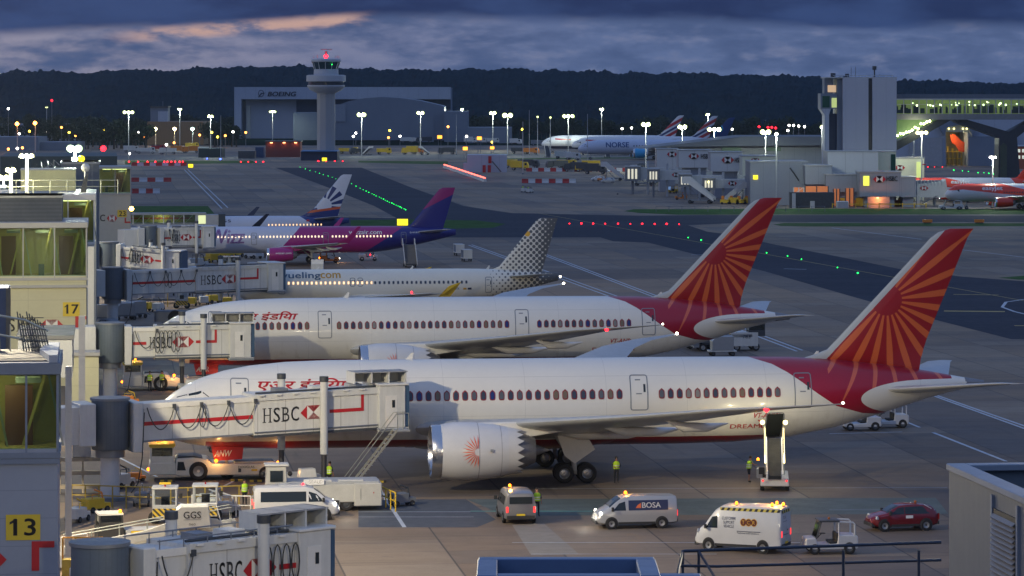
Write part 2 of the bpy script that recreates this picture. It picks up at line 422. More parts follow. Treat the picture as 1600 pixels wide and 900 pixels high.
# ------------------------------------------------------------------ wooded hills
WOOD = mat('haze_blue_woodland', (.009, .027, .040), 1., var=.5, sc=.02, spec=0)  # bluer than leaves: the tint of distant haze is put into the colour
def skyline(px):  # top of the woods in the photo, by column
    pts = [(-200, 114), (0, 114), (60, 113), (140, 116), (190, 110), (270, 113), (330, 108), (410, 107), (440, 105), (530, 109), (640, 112), (760, 110), (850, 112), (960, 116), (1090, 117), (1190, 120), (1290, 124), (1400, 129), (1480, 128), (1560, 132), (1800, 133)]
    for (a, b), (c, d) in zip(pts, pts[1:]):
        if a <= px <= c: return b + (d - b) * (px - a) / (c - a)
    return 120
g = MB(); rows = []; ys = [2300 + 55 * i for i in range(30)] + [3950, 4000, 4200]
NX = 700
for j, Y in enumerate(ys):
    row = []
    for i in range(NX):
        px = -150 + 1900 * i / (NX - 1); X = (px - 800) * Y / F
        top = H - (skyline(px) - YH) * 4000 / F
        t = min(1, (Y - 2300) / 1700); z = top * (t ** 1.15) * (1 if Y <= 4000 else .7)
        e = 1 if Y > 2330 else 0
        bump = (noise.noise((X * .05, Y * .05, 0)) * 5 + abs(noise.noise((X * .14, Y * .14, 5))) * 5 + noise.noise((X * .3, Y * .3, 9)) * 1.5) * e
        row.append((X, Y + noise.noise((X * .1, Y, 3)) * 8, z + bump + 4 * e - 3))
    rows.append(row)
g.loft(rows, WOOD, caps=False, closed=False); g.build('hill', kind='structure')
# ------------------------------------------------------------------ aircraft
def interp(tab, x):
    if x <= tab[0][0]: return tab[0][1:]
    for p, q in zip(tab, tab[1:]):
        if x <= q[0]:
            t = (x - p[0]) / (q[0] - p[0]); return tuple(p[i] + (q[i] - p[i]) * t for i in range(1, len(p)))
    return tab[-1][1:]
def generic_tab(L, top, bot, hw, nose, tail, nz, tz, tzb):
    ft = [(0, 0, 0, 0), (.012, .15, .17, .16), (.05, .30, .36, .32), (.12, .46, .55, .50), (.22, .63, .70, .66), (.33, .80, .80, .80), (.45, .90, .88, .89), (.65, .97, .96, .97), (1, 1, 1, 1)]
    t = [(q[0] * nose, nz + (top - nz) * q[1], nz + (bot - nz) * q[2], max(.02, hw * q[3])) for q in ft]
    for k in range(0, 11):
        u = k / 10; t.append((L - tail + tail * u, top - (top - tz) * u ** 2.2, bot + (tzb - bot) * (u ** 1.35), hw * (1 - .93 * u ** 1.7)))
    return t
T787 = [(0, 4.05, 4.05, .02), (.1, 4.6, 3.6, .5), (.3, 4.95, 3.3, .8), (.7, 5.4, 3.0, 1.15), (1.3, 5.9, 2.75, 1.55), (2.2, 6.45, 2.45, 1.95), (3.3, 6.95, 2.27, 2.3), (4.8, 7.4, 2.15, 2.58), (6.5, 7.72, 2.07, 2.78), (9, 7.95, 2.03, 2.92), (12, 8.05, 2.02, 2.95),
        (36, 8.05, 2.02, 2.95), (40, 8.03, 2.1, 2.88), (44, 7.98, 2.4, 2.62), (47.2, 7.8, 3.0, 2.25), (50.8, 7.4, 4.0, 1.7), (54, 6.9, 5.0, 1.05), (57.2, 6.3, 5.75, .28)]
TYPES = {
 'wide': dict(L=57.2, tab=T787, wing=[(2.0, 17.2, 31.8, 3.5, 1.5), (3.6, 18.6, 31.4, 3.7, 1.3), (9.8, 23.6, 31.9, 4.5, .85), (18, 29.1, 34.4, 5.6, .5), (26, 34.7, 37.3, 6.8, .25), (28.4, 37.6, 39.0, 7.15, .14), (30, 41.0, 41.4, 7.45, .05)],
     fin=[(7.0, 43.0, 53.4, .2), (7.75, 44.6, 53.5, .5), (8.05, 45.7, 53.6, .6), (8.45, 46.8, 53.7, .65), (9.2, 47.55, 53.95, .65), (16.2, 54.2, 56.85, .28), (16.6, 54.75, 57.1, .2), (16.85, 55.6, 57.3, .1)],
     stab=[(.6, 49.8, 55.6, 5.6, .6), (1.6, 50.7, 55.8, 5.75, .5), (9.3, 56.2, 58.0, 6.75, .18), (9.9, 57.2, 58.3, 6.8, .08)],
     eng=(9.75, 18.0, 23.9, 1.92, 2.72), gear=(4.9, 28.3, .66, True), nose_gear=5.0),
 'narrow': dict(L=37.57, tab=generic_tab(37.57, 5.87, 1.75, 1.98, 6.2, 13.5, 3.2, 5.3, 4.4), wing=[(1.2, 11.2, 19.2, 2.5, .9), (2.2, 12.2, 19.0, 2.6, .8), (6.4, 14.6, 18.9, 3.0, .5), (12, 17.8, 20.6, 3.5, .3), (17, 20.8, 22.3, 4.0, .14)],
     fin=[(5.2, 28.2, 35.6, .2), (5.75, 29.8, 35.7, .3), (6.1, 30.6, 35.8, .36), (11.5, 35.0, 37.4, .16), (11.76, 35.6, 37.5, .06)],
     stab=[(.4, 31.2, 35.2, 4.9, .35), (6.2, 34.6, 36.3, 5.5, .1)], eng=(5.75, 10.6, 14.6, 1.12, 1.75), gear=(3.8, 17.7, .55, False), nose_gear=5.0),
}
def lengthen(t, d, dx2=0):
    """a stretched version: a plug ahead of the wing and one behind"""
    s = {k: v for k, v in TYPES[t].items()}; q = d + dx2; s['L'] += q; e = s['eng']; s['eng'] = (e[0], e[1] + d, e[2] + d, e[3], e[4]); gq = s['gear']; s['gear'] = (gq[0], gq[1] + d, gq[2], gq[3])
    s['tab'] = [(a + (q if a > s['L'] * .5 else 0), *r_) for a, *r_ in s['tab']]
    s['wing'] = [(b, l + d, t_ + d, z, h) for b, l, t_, z, h in s['wing']]
    s['fin'] = [(z, l + q, t_ + q, h) for z, l, t_, h in s['fin']]; s['stab'] = [(b, l + q, t_ + q, z, h) for b, l, t_, z, h in s['stab']]
    return s
TS = [0, .012, .05, .12, .25, .42, .6, .8, 1]
def th(t): return 5 * (.2969 * math.sqrt(t) - .126 * t - .3516 * t * t + .2843 * t ** 3 - .1036 * t ** 4) * 1.0
def surface(mb, secs, m):
    """secs: (leading edge, trailing edge, normal, thickness)"""
    rings = []
    for le, te, n, h in secs:
        le, te, n = Vector(le), Vector(te), Vector(n); up = [le + (te - le) * t + n * h * th(t) for t in TS]; dn = [le + (te - le) * t - n * h * th(t) for t in TS[1:-1]]
        rings.append(up + dn[::-1])
    mb.loft(rings, m); return mb
METAL = mat('bare_metal_lip', (.62, .63, .66), .22, .95, var=.08)
WINGM = mat('wing_grey_paint', (.40, .42, .44), .4, .0, var=.10, coat=.2)
NOZ = mat('exhaust_metal', (.26, .26, .28), .45, .6, var=.2)
FAN = mat('fan_blades', (.03, .032, .036), .4, .7)
STRUT = mat('landing_gear_paint', (.45, .46, .48), .45)
def skin(tp, off=.02, side=-1):
    def f(a, z):
        top, bot, hw = interp(tp['tab'], a); zc, b = (top + bot) / 2, (top - bot) / 2
        u = max(-.985, min(.985, (z - zc) / b)); y = hw * math.sqrt(1 - u * u)
        ny, nz = y / (hw * hw), (z - zc) / (b * b); l = math.hypot(ny, nz)
        return (a, side * (y + off * ny / l), z + off * nz / l)
    return f
def a_at(px, N, b, guess=20.):
    a = guess
    for _ in range(6):
        Y = N.y + UX.y * a + UY.y * b; a = ((px - 800) * Y / F - N.x - UY.x * b) / UX.x
    return a
def z_at(px, py, N, b):
    a = a_at(px, N, b); Y = N.y + UX.y * a + UY.y * b; return a, H - (py - YH) * Y / F
def airliner(tp, N, label, fus, finm, engm, group, wingm=None, stabm=None, wheels=True, rz=None, engines=True):
    """tp: one of TYPES; N: the point on the ground under the nose"""
    root = empty('airliner', N, PSI if rz is None else rz, label, 'airliner', group)
    wingm = wingm or WINGM; tab = tp['tab']; n = 40
    mb = MB(); xs = sorted(set([q[0] for q in tab] + [tab[-1][0] * k / 40 for k in range(3, 40)])); rings = []
    for a in xs:
        top, bot, hw = interp(tab, a); zc, b = (top + bot) / 2, (top - bot) / 2
        rings.append([(a, hw * math.cos(2 * math.pi * k / n), zc + b * math.sin(2 * math.pi * k / n)) for k in range(n)])
    mb.loft(rings, fus); f = mb.build('fuselage', root, smooth=35)
    w = tp['wing']; hw0 = interp(tab, tp['L'] * .4)[2]; bot0 = interp(tab, tp['L'] * .4)[1]
    mb = MB(); a0, a1 = w[0][1] - 2.5, w[0][2] + 3; rings = []   # wing to body fairing
    for k in range(13):
        u = k / 12; a = a0 + (a1 - a0) * u; e = math.sin(math.pi * u) ** .45 if 0 < u < 1 else .05
        rings.append([(a, hw0 * 1.06 * e * math.cos(2 * math.pi * q / 24) + 0, bot0 + hw0 * .42 + hw0 * .52 * e * math.sin(2 * math.pi * q / 24)) for q in range(24)])
    mb.loft(rings, fus); mb.build('wing_fairing', root, smooth=40)
    for s in (-1, 1):
        mb = MB(); surface(mb, [((l, s * b, z), (t, s * b, z - .12 * (t - l) * .35), (0, 0, 1), h) for b, l, t, z, h in w], wingm); wo = mb.build('wing', root, smooth=40)
        for fb in ((.22, .42, .64) if tp['L'] > 50 else (.33, .55, .72)):
            bb = w[-1][0] * fb; l, t, z, h = interp(w, bb); ch = t - l
            mb = MB(); mb.tube([(t - ch * .55, s * bb, z - .25), (t - ch * .3, s * bb, z - .42 - .3 * hw0 / 3), (t, s * bb, z - .45 - .3 * hw0 / 3), (t + ch * .18 + .5, s * bb, z - .3 - .2 * hw0 / 3)], [.05, .28 * hw0 / 2.5, .24 * hw0 / 2.5, .03], WHITE, 8); mb.build('flap_fairing', wo, smooth=60)
        if engines:
            eb, e0, e1, er, ez = tp['eng']; l, t, z, h = interp(w, eb); el = e1 - e0; c = (0, s * eb, ez)
            eo = MB().lathe([(e0 + .35 * er, er * .93), (e0 + el * .25, er * 1.0), (e0 + el * .45, er * 1.0), (e0 + el * .7, er * .94), (e1 - el * .14, er * .84)], engm, 'x', c, 36)
            # serrated or plain trailing edge
            rg = []
            for k in range(36):
                q = 2 * math.pi * k / 36; d = (.07 * er if (k % 2 and tp['L'] > 50) else -.08 * er if tp['L'] > 50 else 0)
                rg.append((e1 + d * 1.6, c[1] + er * .775 * math.cos(q), ez + er * .775 * math.sin(q)))
            r0 = [(e1 - el * .14, c[1] + er * .84 * math.cos(2 * math.pi * k / 36), ez + er * .84 * math.sin(2 * math.pi * k / 36)) for k in range(36)]
            r2 = [(p_[0] - .1, c[1] + (p_[1] - c[1]) * .96, ez + (p_[2] - ez) * .96) for p_ in rg]
            eo.loft([r0, rg, r2], engm if tp['L'] < 50 else mat('pale_cowl', (.62, .62, .63), .35, var=.08, coat=.3), caps=False)
            eo = eo.build('engine', root, smooth=35)
            MB().lathe([(e0 + .8 * er, er * .78), (e0 + .3 * er, er * .80), (e0 + .08 * er, er * .84), (e0, er * .885), (e0 + .05 * er, er * .93), (e0 + .35 * er, er * .932)], METAL, 'x', c, 36).build('intake_lip', eo, smooth=60)
            fb_ = MB().lathe([(e0 + .78 * er, er * .8), (e0 + .8 * er, er * .24), (e0 + .35 * er, .01)], FAN, 'x', c, 24)
            for k in range(18):
                q = 2 * math.pi * k / 18; fb_.quad(*[(e0 + .7 * er + dx_, c[1] + rr * math.cos(q + dq), ez + rr * math.sin(q + dq)) for rr, dq, dx_ in ((er * .25, 0, 0), (er * .78, 0, 0), (er * .78, .2, .15), (er * .25, .3, .15))], LGREY)
            fb_.build('fan', eo)
            MB().lathe([(e1 - el * .25, er * .66), (e1 + .1 * er, er * .62), (e1 + .55 * er, er * .44), (e1 + .55 * er, er * .38), (e1 + .3 * er, er * .3), (e1 + 1.1 * er, .02)], NOZ, 'x', c, 24).build('exhaust_nozzle', eo, smooth=50)
            py = MB(); py.prism([(e0 + el * .38, ez + er * .97), (l + (t - l) * .05, z + .1), (l + (t - l) * .62, z - .25), (e1 + .3 * er, ez + er * .45), (e1 - el * .3, ez + er * .8)], c[1] - .2, c[1] + .2, WHITE if tp['L'] > 50 else engm); py.build('engine_pylon', root, bevel=.06)
    fz = MB(); surface(fz, [((l, 0, z), (t, 0, z), (0, 1, 0), h) for z, l, t, h in tp['fin']], finm); fz.build('tail_fin', root, smooth=40)
    for s in (-1, 1):
        mb = MB(); surface(mb, [((l, s * b, z), (t, s * b, z), (0, 0, 1), h) for b, l, t, z, h in tp['stab']], stabm or wingm); mb.build('tailplane', root, smooth=40)
    if wheels:
        gb, ga, gr, four = tp['gear']
        for s in (-1, 1):
            mb = MB(); zt = interp(w, gb)[2]; mb.cyl((ga, s * gb, gr + .1), (ga - .2, s * gb, zt), .17, STRUT); mb.cyl((ga, s * gb, gr + .3), (ga + .2, s * (gb - 1.6), zt - .2), .09, STRUT); mb.cyl((ga, s * gb, gr + .5), (ga - 1.6, s * gb, zt - .3), .09, STRUT)
            if four: mb.cyl((ga - .85, s * gb, gr), (ga + .85, s * gb, gr), .14, STRUT)
            go = mb.build('main_gear', root, smooth=50)
            for dx_ in ((-.78, .78) if four else (0,)):
                for dy_ in (-.5, .5): MB().wheel((ga + dx_, s * gb + dy_, gr), gr, .42, BLACK, RIM).build('wheel', go, smooth=40)
        na = tp['nose_gear']; nr = .5 if four else .38
        mb = MB(); mb.cyl((na, 0, nr), (na - .15, 0, bot0 + .6), .12, STRUT); mb.cyl((na, -.4, nr), (na, .4, nr), .06, STRUT); no = mb.build('nose_gear', root, smooth=50)
        for dy_ in (-.3, .3): MB().wheel((na, dy_, nr), nr, .25, BLACK, RIM).build('wheel', no, smooth=40)
    return root
def cabin_windows(root, tp, al, z, wd, hg, frame, glass, mesh_holder, ornate=False):
    """one window per entry of al, each an object of its own"""
    for a in al:
        sf = skin(tp, .012); p = sf(a, z); q = sf(a, z + .1); phi = math.atan2(-(q[1] - p[1]) * -1, .1)
        key = id(frame) if not mesh_holder else mesh_holder
        if key not in _WM:
            fr = MB(); k = 16; out = []
            for i in range(k):
                t = 2 * math.pi * i / k; cx, cz = math.cos(t), math.sin(t)
                x_ = wd / 2 * math.copysign(abs(cx) ** .55, cx); z_ = hg / 2 * math.copysign(abs(cz) ** .55, cz)
                out.append((x_, z_))
            if ornate: out = [(x_, z_ + (.10 if abs(x_) < .02 and z_ > 0 else 0)) for x_, z_ in out]
            inn = [(x_ * .72, z_ * .78) for x_, z_ in out]
            vs = [(x_, 0, z_) for x_, z_ in out] + [(x_, -.012, z_) for x_, z_ in inn]
            fr.add(vs, [(i, (i + 1) % k, k + (i + 1) % k, k + i) for i in range(k)], frame)
            pn = MB(); pn.add([(x_, -.006, z_) for x_, z_ in inn], [tuple(range(k))[::-1]], glass)
            fo = fr.build('window', root); po = pn.build('pane', fo); _WM[key] = (fo.data, po.data, fo, po)
            fo.location = p; fo.rotation_euler.x = -phi; continue
        fm, pm, f0, p0 = _WM[key]
        fo = f0.copy(); C.objects.link(fo); fo.parent = root; fo.location = p; fo.rotation_euler.x = -phi
        po = p0.copy(); C.objects.link(po); po.parent = fo
        if ornate: po.data = random.choice(VARY(p0.data))
_WM = {}; _VR = {}
def VARY(me):
    if me.name not in _VR:
        o = [me, me]
        for n_, c_ in (('blue_cabin_window', (.02, .035, .16)), ('warm_cabin_window', (.17, .13, .09)), ('grey_cabin_window', (.10, .11, .13)), ('shaded_cabin_window', (.22, .21, .20))): q = me.copy(); q.materials.clear(); q.materials.append(mat(n_, c_, .12, var=0)); o.append(q)
        _VR[me.name] = o
    return _VR[me.name]
def door2d(m, x0, z0, x1, z1, t=.07, cut=.18):
    """outline of a rounded door"""
    o = []; P_ = []
    for cx, cz, a0 in ((x1 - cut, z1 - cut, 0), (x0 + cut, z1 - cut, 90), (x0 + cut, z0 + cut, 180), (x1 - cut, z0 + cut, 270)):
        for a in (0, 30, 60, 90): P_.append((cx + cut * math.cos(R(a0 + a)), cz + cut * math.sin(R(a0 + a)), cx + (cut - t) * math.cos(R(a0 + a)), cz + (cut - t) * math.sin(R(a0 + a))))
    n = len(P_); vs = [(p[0], p[1]) for p in P_] + [(p[2], p[3]) for p in P_]
    return [(vs, [(i, (i + 1) % n, n + (i + 1) % n, n + i) for i in range(n)], m)]
DOORL = mat('door_seam', (.20, .22, .26), .5, var=0); DOORG = mat('door_glass', (.04, .05, .06), .1, var=0)
def cabin_door(root, tp, a, z0, z1, w_=1.1, seam=None):
    m = seam or DOORL
    o = door2d(m, a - w_ / 2, z0, a + w_ / 2, z1) + rect2d(DOORG, a + w_ * .24, z0 + (z1 - z0) * .52, a + w_ * .36, z0 + (z1 - z0) * .74) + rect2d(m, a - .22, z0 + (z1 - z0) * .46, a + .18, z0 + (z1 - z0) * .49) + rect2d(m, a - .25, z1 - .38, a + .12, z1 - .3)
    flat(o, skin(tp, .012), .2).build('door', root)
def cockpit(root, tp, k=1.):
    """flight deck windows, both sides of the nose"""
    tab = tp['tab']; m = GLASSD
    for s in (-1, 1):
        mb = MB(); f = skin(tp, .02, s); zt = interp(tab, 2.6 * k)[0]; zb = interp(tab, 1.3 * k)[0]
        for a0, a1, lo0, lo1, hi0, hi1 in ((1.55, 2.25, .42, .30, .10, .14), (2.35, 3.2, .30, .32, .14, .16), (3.3, 3.9, .34, .44, .18, .3)):
            t0, t1 = interp(tab, a0 * k)[0], interp(tab, a1 * k)[0]; b0, b1 = interp(tab, a0 * k)[1], interp(tab, a1 * k)[1]
            q = [f(a0 * k, t0 - (t0 - b0) * lo0), f(a1 * k, t1 - (t1 - b1) * lo1), f(a1 * k, t1 - (t1 - b1) * hi1), f(a0 * k, t0 - (t0 - b0) * hi0)]
            mb.quad(*q, m)
        mb.build('cockpit_window', root)
def nav_light(root, p, m, r=.16, pw=0, col_=(1, .05, .05)):
    MB().ball(p, r, m, 8).build('navigation_light', root)
    if pw: lamp('lamp', p, pw, col_, root, .1)

# ---- the two wide-bodies with the sun-ray tails
CRIM, SAFF = (.30, .005, .009), (.60, .115, .03)
def rays(nt, x, z, fus):
    dx_, dz_ = x - 51.0, z - 11.9; r_ = (dx_ * dx_ + dz_ * dz_).sq(); ang = dz_.op('ARCTAN2', dx_)
    t = (((ang - .115) / .2705 + .5).fr() - .5).ab() * 2
    f_ = r_.curve([(1.0, .46), (2, .50), (3.2, .48), (4.3, .40), (5.3, .28), (6.5, .13), (9.5, .02)] if not fus else [(4.0, .28), (5.5, .20), (6.7, .12), (8.2, 0), (9, 0)])
    return t.lt(f_) * r_.gt(1.1)
def ai_fus(nt, x, y, z, base):
    zb = x.curve([(40.2, 8.3), (41.4, 7.95), (42.6, 7.6), (43.6, 7.05), (44.4, 6.5), (45.7, 5.55), (47, 4.7), (49, 4.12), (51.5, 3.85), (53, 3.8)])
    red = x.gt(40.2) * z.gt(zb)
    ell = (((x - 53.3) / 4.5).pw(2) * 1.0 + ((z - 5.15) / 1.22).pw(2)).lt(1.0).mx(x.gt(53.3) * z.lt(6.38)).mx(x.gt(56))
    red = red * (1 - ell) * (1 - x.gt(55.6))
    belly = z.lt(2.70) * x.gt(3.5) * x.lt(43)
    seam = ((x / 5.6).fr() - .5).ab().lt(.0022).mx((z - 4.35).ab().lt(.012)).mx((z - 6.95).ab().lt(.012)) * .5
    dirt = (noi(nt, vec3(nt, x * 1.6, y, z * .22), 1.1, 4, .6).step(.5, .75) * z.lin(5.2, 2.4)) * .38
    wht = mixc(nt, dirt, mixc(nt, seam, (.74, .73, .69), (.40, .40, .40)), (.42, .38, .30))
    c = mixc(nt, red, wht, (.32, .005, .026))
    c = mixc(nt, red * rays(nt, x, z, True) * z.gt(4.6) * x.gt(46.5), c, (.62, .12, .06))
    return mixc(nt, belly, c, (.22, .008, .012))
def ai_fin(nt, x, y, z, base):
    le = (x - 46.8) * .724 - (z - 8.45) * .690
    c = mixc(nt, rays(nt, x, z, False), CRIM, SAFF)
    return mixc(nt, le.lt(.38).mx(x.lt(46.7)), c, (.42, .45, .46))
AIF = mat('white_and_crimson_livery', (.74, .73, .70), .30, var=.045, sc=.35, paint=ai_fus, coat=.35)
AIT = mat('crimson_fin_with_sun_rays', CRIM, .34, var=.04, paint=ai_fin, coat=.3)
AIW = mat('crimson_window_frame', (.24, .008, .012), .4, var=0)
GLW = mat('dim_cabin_window', (.045, .055, .085), .08, var=0); GLW2 = mat('dim_warm_cabin_window', (.16, .12, .07), .1, var=0)
GLN = mat('dark_cabin_window', (.05, .06, .08), .1, var=0)
REDL = mat('red_lettering', (.48, .012, .02), .45, var=0)
STABW = mat('stabiliser_paint', (.46, .47, .48), .4, var=.08, coat=.2)
ENGW = mat('white_engine_cowl', (.60, .61, .64), .34, var=.06, coat=.35, paint=lambda nt, x, y, z, b: mixc(nt, (x - 21.1).ab().lt(.025).mx((x - 22.6).ab().lt(.02)), (.60, .61, .64), (.3, .3, .33)))
def sun_mark(m, cx, cz, r_, half=True):
    o = []
    for k in range(13):
        t = R(90 + 15 * k); d = R(3.2); o += poly2d(m, [(cx + .22 * r_ * math.cos(t - d), cz + .22 * r_ * math.sin(t - d)), (cx + .62 * r_ * math.cos(t - d), cz + .62 * r_ * math.sin(t - d)), (cx + r_ * math.cos(t), cz + r_ * math.sin(t)), (cx + .62 * r_ * math.cos(t + d), cz + .62 * r_ * math.sin(t + d)), (cx + .22 * r_ * math.cos(t + d), cz + .22 * r_ * math.sin(t + d))])
    return o
W7 = TYPES['wide']
N1 = Vector((-24.45, 229.2, 0)); N2 = Vector((-31.92 - .35, 299.3, 0))
def wide_jet(N, label, reg, door_reg, cargo):
    r = airliner(W7, N, label, AIF, AIT, ENGW, 'wide-body airliners with sun-ray tails', stabm=STABW)
    cockpit(r, W7)
    A = lambda px: a_at(px, N1, -2.9)
    pit = (A(968) - A(641)) / 23.; wl = [A(641) + pit * k for k in range(24)] + [A(1034) + pit * 1.0 * k for k in range(14)] + [A(446) + pit * k for k in range(10)][:9]
    wl2 = [A(641) - pit * 1, ]
    cabin_windows(r, W7, wl + wl2, 5.72, .42, .64, AIW, GLW, None, True)
    for px in (598, 999, 1257): cabin_door(r, W7, A(px), 4.62, 7.02, 1.25)
    cabin_door(r, W7, A(375), 4.62, 7.02, 1.25)
    flat(text2d('एअर इंडिया', REDL, 6.75, 6.15, 6.0, .82, shear=.45, bold=.06), skin(W7, .02), .2).build('painted_title', r)
    flat(text2d('DREAMLINER', REDL, A(1143), 3.25, 3.9, .30, bold=.012) + [([(A(1186) + .30 * math.cos(R(t)) + (.0 if t < 0 else 0), 3.45 + .42 * math.sin(R(t))) for t in range(-20, 91, 22)] + [(A(1186) + .24 * math.cos(R(t)), 3.43 + .34 * math.sin(R(t))) for t in range(90, -21, -22)], [tuple(range(12))], REDL)], skin(W7, .02), .2).build('painted_title', r)
    flat(text2d(reg, REDL, A(1177), 3.98, 1.9, .36, shear=.25, bold=.015), skin(W7, .02), .2).build('painted_title', r)
    # leading engine emblem on the cowl
    eb, e0, e1, er, ez = W7['eng']
    def cow(a, z):
        rr = er * 1.005 + .015; u = max(-.97, min(.97, (z - ez) / rr)); return (a, -eb - rr * math.sqrt(1 - u * u), z)
    flat(sun_mark(mat('orange_sun_emblem', (.72, .13, .05), .4, var=0), 21.0, ez + .12, 1.1), cow, .12).build('painted_emblem', r)
    flat(rect2d(DOORL, 21.8, ez + .1, 22.0, ez + .3), cow).build('vent_panel', r)
    # gear doors
    MB().prism([(27.0, 3.3), (28.6, 3.9), (29.6, 2.3), (28.2, 1.35), (27.5, 1.9)], -5.75, -5.68, WHITE).build('gear_door', r)
    MB().prism([(27.0, 3.3), (28.6, 3.9), (29.6, 2.3), (28.2, 1.35), (27.5, 1.9)], 5.68, 5.75, WHITE).build('gear_door', r)
    d = MB().prism([(3.9, 2.3), (6.1, 2.3), (6.0, 1.4), (4.1, 1.3)], -.75, -.69, REDP).build('gear_door', r)
    MB().prism([(3.9, 2.3), (6.1, 2.3), (6.0, 1.4), (4.1, 1.3)], .69, .75, REDP).build('gear_door', r)
    flat(text2d(door_reg, WHT, 4.1, 1.6, 1.1, .42, shear=.2, bold=.02), lambda a, z: (a, -.77, z)).build('painted_title', d)
    nav_light(r, (37.0, -27.7, 6.95), L_RED, .17, 60); nav_light(r, (41.3, -29.9, 7.5), mat('white_nav_lamp', (1, .9, .7), emit=8), .09); nav_light(r, (41.3, 29.9, 7.5), mat('white_nav_lamp', (1, .9, .7), emit=8), .12)
    for a in (17.2, 45.6, 47.0): MB().prism([(a, 8.0 if a < 40 else 7.75), (a + .5, 8.0 if a < 40 else 7.75), (a + .62, 8.5 if a < 40 else 8.35), (a + .45, 8.5 if a < 40 else 8.35)], -.03, .03, WHITE).build('antenna', r)
    MB().cyl((56.6, 0, 6.02), (58.0, 0, 5.98), .42, NOZ, .22, 14).build('exhaust', r, smooth=50)
    if cargo:
        a = A(1213); flat(rect2d(mat('dark_hold', (.012, .016, .014), .9, var=0), a - .58, 2.55, a + .58, 4.25), skin(W7, .03), .2).build('cargo_hatch', r)  # flat patch on the skin, the shade of the open hold put into its colour
        flat(door2d(DOORL, a - .66, 2.45, a + .66, 4.35), skin(W7, .035), .2).build('hatch_frame', r)
    return r
wide_jet(N1, 'white wide-body airliner with crimson sun-ray tail and open rear hold, behind the parked vans', 'VT-ANW', 'ANW', True)
wide_jet(N2, 'white wide-body airliner with crimson sun-ray tail, parked behind its twin beside the dotted-tail jet', 'VT-ANR', 'ANR', False)

# ---- dotted-tail narrow-body
def vu_dots(nt, x, y, z, base):
    p, q = (x + z) / .70, (x - z) / .70
    d = ((p.fr() - .5).pw(2) + (q.fr() - .5).pw(2)).sq()
    t = x - (z - 4) * .10
    r_ = t.curve([(28.6, 0), (29.6, .13), (31.5, .28), (33, .34), (34.2, .40), (35.1, .48), (35.9, .58), (37.5, .72)])
    c = mixc(nt, d.lt(r_), mixc(nt, t.lin(35.2, 37.4), (.80, .76, .66), (.30, .28, .24)), (.12, .122, .125))  # the white is warmed: tint of the lamplight put into the livery colour
    return mixc(nt, (((x - 33.9).pw(2) + (z - 9.9).pw(2)).sq()).lt(.32), c, (.85, .45, .02))
VU = mat('white_livery_with_grey_dots', (.7, .7, .7), .35, var=.05, sc=.4, paint=vu_dots, coat=.3)
NB = TYPES['narrow']; N3 = Vector((-31.85, 390.5, 0))
v3 = airliner(NB, N3, 'white narrow-body airliner whose tail fin fades from white to grey dots', VU, VU, WHITE, None)
cockpit(v3, NB, .8)
A3 = lambda px: a_at(px, N3, -1.95)
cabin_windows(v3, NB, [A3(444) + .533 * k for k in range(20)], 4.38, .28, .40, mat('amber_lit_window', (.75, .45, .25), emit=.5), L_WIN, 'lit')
cabin_windows(v3, NB, [A3(572) + .533 * k for k in range(23)], 4.38, .28, .40, mat('grey_window_frame', (.3, .32, .35), .4, var=0), GLN, 'dark')
for px in (551, 563): cabin_door(v3, NB, A3(px), 3.95, 4.95, .62)
cabin_door(v3, NB, A3(764), 3.1, 4.95, .8); cabin_door(v3, NB, 5.0, 3.1, 4.95, .8)
TEALL = mat('slate_blue_lettering', (.07, .14, .22), .4, var=0); AMBL = mat('amber_lettering', (.62, .34, .04), .4, var=0)
flat(text2d('vueling', TEALL, A3(440), 4.72, 4.5, .86, bold=.05) + text2d('com', AMBL, A3(501), 4.92, 2.3, .55, bold=.05), skin(NB, .02), .15).build('painted_title', v3)
flat(text2d('EC-KDX', TEALL, A3(698), 3.5, 1.5, .26) + rect2d(AMBL, A3(724), 3.5, A3(729), 3.72) + rect2d(NAVY, A3(731), 3.5, A3(737), 3.72), skin(NB, .02), .15).build('painted_title', v3)
for s in (-1, 1): MB().prism([(21.6, 3.5), (22.9, 3.9), (24.3, 5.25), (22.9, 4.8), (22.3, 3.9), (22.5, 2.9)], s * 17.0 - .06, s * 17.0 + .06, YEL).build('wingtip_fence', v3)
nav_light(v3, (19.0, -14, 3.95), L_RED, .14, 30); nav_light(v3, (37.8, 0, 4.85), mat('white_nav_lamp', (1, .9, .7), emit=8), .13)
for a in (9, 20, 29): MB().prism([(a, 5.8), (a + .35, 5.8), (a + .5, 6.2), (a + .35, 6.2)], -.03, .03, WHITE).build('antenna', v3)

# ---- magenta and blue narrow-body, one size longer
NL = lengthen('narrow', 4.3, 2.64); NL['tab'] = generic_tab(44.51, 5.87, 1.75, 1.98, 6.2, 13.5, 3.2, 5.3, 4.4); NL['L'] = 44.51
def wz(nt, x, y, z, base):
    c = mixc(nt, x.gt(20.1 - (5.6 - z) * .93), (.50, .54, .68), (.30, .010, .165))
    return mixc(nt, x.gt(36 - (5.6 - z) * 1.55), c, (.012, .014, .17))
def wzf(nt, x, y, z, base): return mixc(nt, z.gt(8 + (x - 38.7) * .5), (.012, .014, .17), (.24, .008, .13))
WZ = mat('white_magenta_blue_livery', (.5, .5, .6), .33, var=.05, sc=.4, paint=wz, coat=.3); WZF = mat('blue_fin_magenta_top', (.01, .01, .17), .35, var=.05, paint=wzf, coat=.3)
N4 = Vector((-52.95, 517, 0)); MAG = mat('magenta_paint', (.34, .010, .18), .35, var=.05, coat=.3)
v4 = airliner(NL, N4, 'white, magenta and deep blue narrow-body airliner with air stairs at its rear door', WZ, WZF, MAG, None, stabm=STABW)
cockpit(v4, NL, .8); A4 = lambda px: a_at(px, N4, -1.95)
